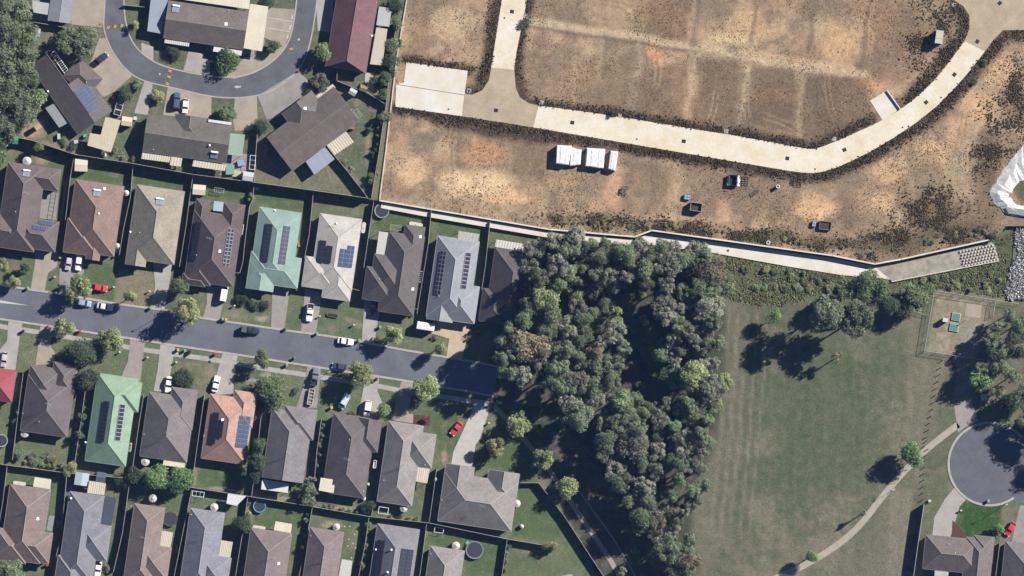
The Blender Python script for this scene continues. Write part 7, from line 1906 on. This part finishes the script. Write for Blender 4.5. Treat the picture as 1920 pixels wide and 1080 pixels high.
for j in range(16):
    x = hr.uniform(1690, 1880); y = hr.uniform(530-(x-1690)*0.19, 545)
    kk = hr.choice(['yellow', 'green', 'gum'])
    shrub({'yellow': 'olive', 'green': 'green', 'gum': 'grey-green'}[kk]+' rough shrub below the spillway', x, y, hr.uniform(5, 10), kk, 0, hr.uniform(0.6, 1.3), 'bank shrubs below the channel')
for j in range(40):
    x = hr.uniform(1060, 1860); y = float(np.interp(x, [q[0] for q in wl_], [q[1] for q in wl_]))-hr.uniform(2, 18)
    kk = hr.choice(['green', 'dark', 'brown', 'yellow'])
    shrub({'yellow': 'olive', 'green': 'green', 'dark': 'dark', 'brown': 'brown'}[kk]+' weed bush on the site above the white wall', x, y, hr.uniform(3.5, 7), kk, TZ, hr.uniform(0.35, 0.8), 'weed bushes above the wall')

# ------------------------------------------------------------------ uncountable growth
def inside_v(poly, x, y):
    c = np.zeros(len(x), bool)
    for i in range(len(poly)):
        x0, y0 = poly[i]; x1, y1 = poly[(i+1) % len(poly)]
        if y0 == y1: continue
        c ^= ((y0 > y) != (y1 > y)) & (x < (x1-x0)*(y-y0)/(y1-y0)+x0)
    return c
CONC = [smooth(E_TOP, 1)+smooth(E_BOT, 1)[::-1], [(1808, 77), (1817, 55), (1817, 30), (1780, -5), (2000, -40), (2000, 55), (1880, 57), (1846, 97)], [(941, -5), (988, -5), (964, 131), (1010, 198), (1000, 239), (741, 200), (745, 158), (762, 117), (877, 133), (871, 178), (904, 170), (921, 127)],
        [(1631, 189), (1662, 170), (1687, 204), (1655, 227)], [(1040, 268), (1162, 280), (1156, 325), (1038, 312)], OUTR+[(1960, 420), (1960, 250)]]
def on_site(x, y):
    m = inside_v(SITE, x, y)
    for q in CONC: m &= ~inside_v(q, x, y)
    return m
mt, nt_, b_ = new_mat('dry_growth')
at_ = N(nt_, 'ShaderNodeAttribute', attribute_name='Col'); nt_.links.new(at_.outputs['Color'], b_.inputs['Base Color']); b_.inputs['Roughness'].default_value = 1.0; b_.inputs['Specular IOR Level'].default_value = 0.05
M_TUFT = mt
def tufts(name, rs, x, y, gz, rad, hgt, pal, label, spread=(0.5, 1.4)):
    n = len(x); k = 5
    sc = rs.uniform(*spread, n)
    r = rad*sc; h = hgt*sc*rs.uniform(0.5, 1.2, n)
    cx, cy = (x-960)*S, (540-y)*S
    ang = rs.uniform(0, 6.28, (n, 1))+np.arange(k)*2*math.pi/k+rs.uniform(-.4, .4, (n, k))
    rr = r[:, None]*rs.uniform(0.5, 1.35, (n, k))
    ring_ = np.stack([cx[:, None]+rr*np.cos(ang), cy[:, None]+rr*np.sin(ang), np.full((n, k), gz-0.01)], -1)
    top = np.stack([cx+rs.uniform(-.5, .5, n)*r, cy+rs.uniform(-.5, .5, n)*r, gz+h], -1)[:, None, :].repeat(k, 1)
    co = np.stack([ring_, np.roll(ring_, -1, 1), top], 2).reshape(-1, 3)
    pal = np.array([C(*c) for c in pal])
    c = pal[rs.randint(len(pal), size=n)]*rs.uniform(0.75, 1.25, (n, 1))
    cl = np.repeat(c, k*3, 0)*np.repeat(rs.uniform(0.8, 1.2, (n*k, 1)), 3, 0)
    return tag(link_obj(name, attr_mesh(name, co, 3, cl, [M_TUFT])), label, None, None, 'stuff')
rs = np.random.RandomState(5)
x, y = rs.uniform(712, 1925, 150000), rs.uniform(-5, 492, 150000)
d = fbm(x, y, 60, 211)+0.35*(fbm(x, y, 14, 213)-0.5)
k_ = on_site(x, y) & (rs.rand(150000) < np.clip((d-0.42)*1.7, 0.02, 0.5))
tufts('dry_weeds', rs, x[k_], y[k_], TZ, 0.15, 0.12, ((134, 112, 86), (112, 94, 70), (146, 124, 96), (96, 80, 60)), 'dry brown weed tufts dotted over the bare soil')
X_, Y_ = [], []
for ln, w in zip(DRY, (14, 8, 10, 11, 15)):
    for a, b in zip(ln[:-1], ln[1:]):
        m = int(math.hypot(b[0]-a[0], b[1]-a[1])*w*0.75)
        f = rs.rand(m)
        X_.append(a[0]+(b[0]-a[0])*f+rs.normal(size=m)*w*0.62); Y_.append(a[1]+(b[1]-a[1])*f+rs.normal(size=m)*w*0.62)
x, y = np.concatenate(X_), np.concatenate(Y_)
k_ = on_site(x+rs.normal(size=len(x))*1.3, y+rs.normal(size=len(x))*1.3) & (rs.rand(len(x)) < np.clip((fbm(x, y, 22, 217)-0.3)*2.6, 0.05, 1))
tufts('dry_grass', rs, x[k_], y[k_], TZ, 0.24, 0.32, ((92, 76, 58), (70, 58, 44), (112, 98, 72), (80, 74, 50)), 'dark dry grass bands hugging the new concrete roads')
WZ = [(1100, 412, 90, 12), (1260, 428, 60, 14), (1430, 447, 60, 16), (1560, 457, 80, 14), (1680, 452, 60, 22), (1790, 440, 60, 14), (1740, 395, 55, 40), (1850, 300, 26, 70), (1905, 180, 20, 60), (1750, 70, 50, 50), (1800, 30, 20, 34), (1880, 240, 30, 50)]
X_, Y_ = [], []
for wx, wy, a, b in WZ:
    m = int(a*b*2.2); X_.append(wx+rs.normal(size=m)*a*0.55); Y_.append(wy+rs.normal(size=m)*b*0.6)
wl = [(1060, 424), (1190, 435), (1222, 424), (1330, 438), (1560, 468), (1640, 483), (1690, 474), (1850, 440)]
for a, b in zip(wl[:-1], wl[1:]):
    m = int(math.hypot(b[0]-a[0], b[1]-a[1])*11)
    f = rs.rand(m); X_.append(a[0]+(b[0]-a[0])*f+rs.normal(size=m)*4); Y_.append(a[1]+(b[1]-a[1])*f+rs.normal(size=m)*8-3)
x, y = np.concatenate(X_), np.concatenate(Y_)
k_ = on_site(x, y) & (rs.rand(len(x)) < np.clip((fbm(x, y, 26, 219)-0.36)*2.6, 0.03, 1))
tufts('weeds', rs, x[k_], y[k_], TZ, 0.23, 0.28, ((108, 100, 70), (84, 80, 54), (118, 104, 78), (78, 66, 50)), 'green brown weeds along the wall and banks')
VG = [(1355, 482), (1580, 517), (1600, 540), (1560, 540), (1490, 566), (1420, 574), (1362, 556)]
VG2 = [(1680, 530), (1872, 492), (1872, 446), (1898, 428), (1888, 480), (1886, 556), (1760, 540), (1690, 548)]
x, y = rs.uniform(1345, 1895, 40000), rs.uniform(475, 580, 40000)
k_ = (inside_v(VG, x+rs.normal(size=40000)*3, y+rs.normal(size=40000)*3) | inside_v(VG2, x+rs.normal(size=40000)*3, y+rs.normal(size=40000)*3)) & (rs.rand(40000) < np.clip((fbm(x, y, 20, 221)-0.3)*2.4, 0.05, 1))
tufts('long_grass', rs, x[k_], y[k_], 0, 0.26, 0.28, ((134, 130, 96), (112, 118, 84), (98, 108, 76), (140, 132, 102), (90, 100, 70)), 'tall yellow green grass clumps below the white channel')
x, y = rs.uniform(1876, 1950, 6000), rs.uniform(425, 562, 6000)
k_ = x > np.interp(y, [428, 460, 490, 520, 545, 560], [1908, 1902, 1900, 1892, 1886, 1894])+(fbm(x, y, 12, 231)-0.5)*26
tufts('riprap_gravel', rs, x[k_], y[k_], 0.2, 0.34, 0.42, ((222, 222, 222), (186, 186, 188), (150, 150, 152), (200, 192, 178), (120, 118, 114)), 'pale grey rock riprap on the bank at the picture edge')
mb = MB(); mb.prism([tuple(P(x, y)[:2]) for x, y in ((1906, 428), (1900, 460), (1898, 490), (1890, 520), (1884, 545), (1892, 560), (1990, 566), (1990, 428))], 0, 0.2)
tag(mb.build('rock_bank', [mat('rock_fines', C(128, 122, 110), 0.95)]), kind='structure')

# ------------------------------------------------------------------ thin blue air between the ground and the camera
mb = MB(); mb.box(-1700, -1700, -1.0, 1700, 1700, 2510.0)
hz = mb.build('haze', [])
hm = bpy.data.materials.new('thin_haze'); hm.use_nodes = True
hn = hm.node_tree
for q in list(hn.nodes):
    if q.type == 'BSDF_PRINCIPLED': hn.nodes.remove(q)
pv_ = hn.nodes.new('ShaderNodeVolumePrincipled')
pv_.inputs['Color'].default_value = (0.3, 0.5, 1.0, 1)
pv_.inputs['Density'].default_value = 8.5e-6
hn.links.new(pv_.outputs['Volume'], hn.nodes['Material Output'].inputs['Volume'])
hz.data.materials.append(hm)
tag(hz, 'thin bluish air over the whole suburb', None, None, 'stuff')
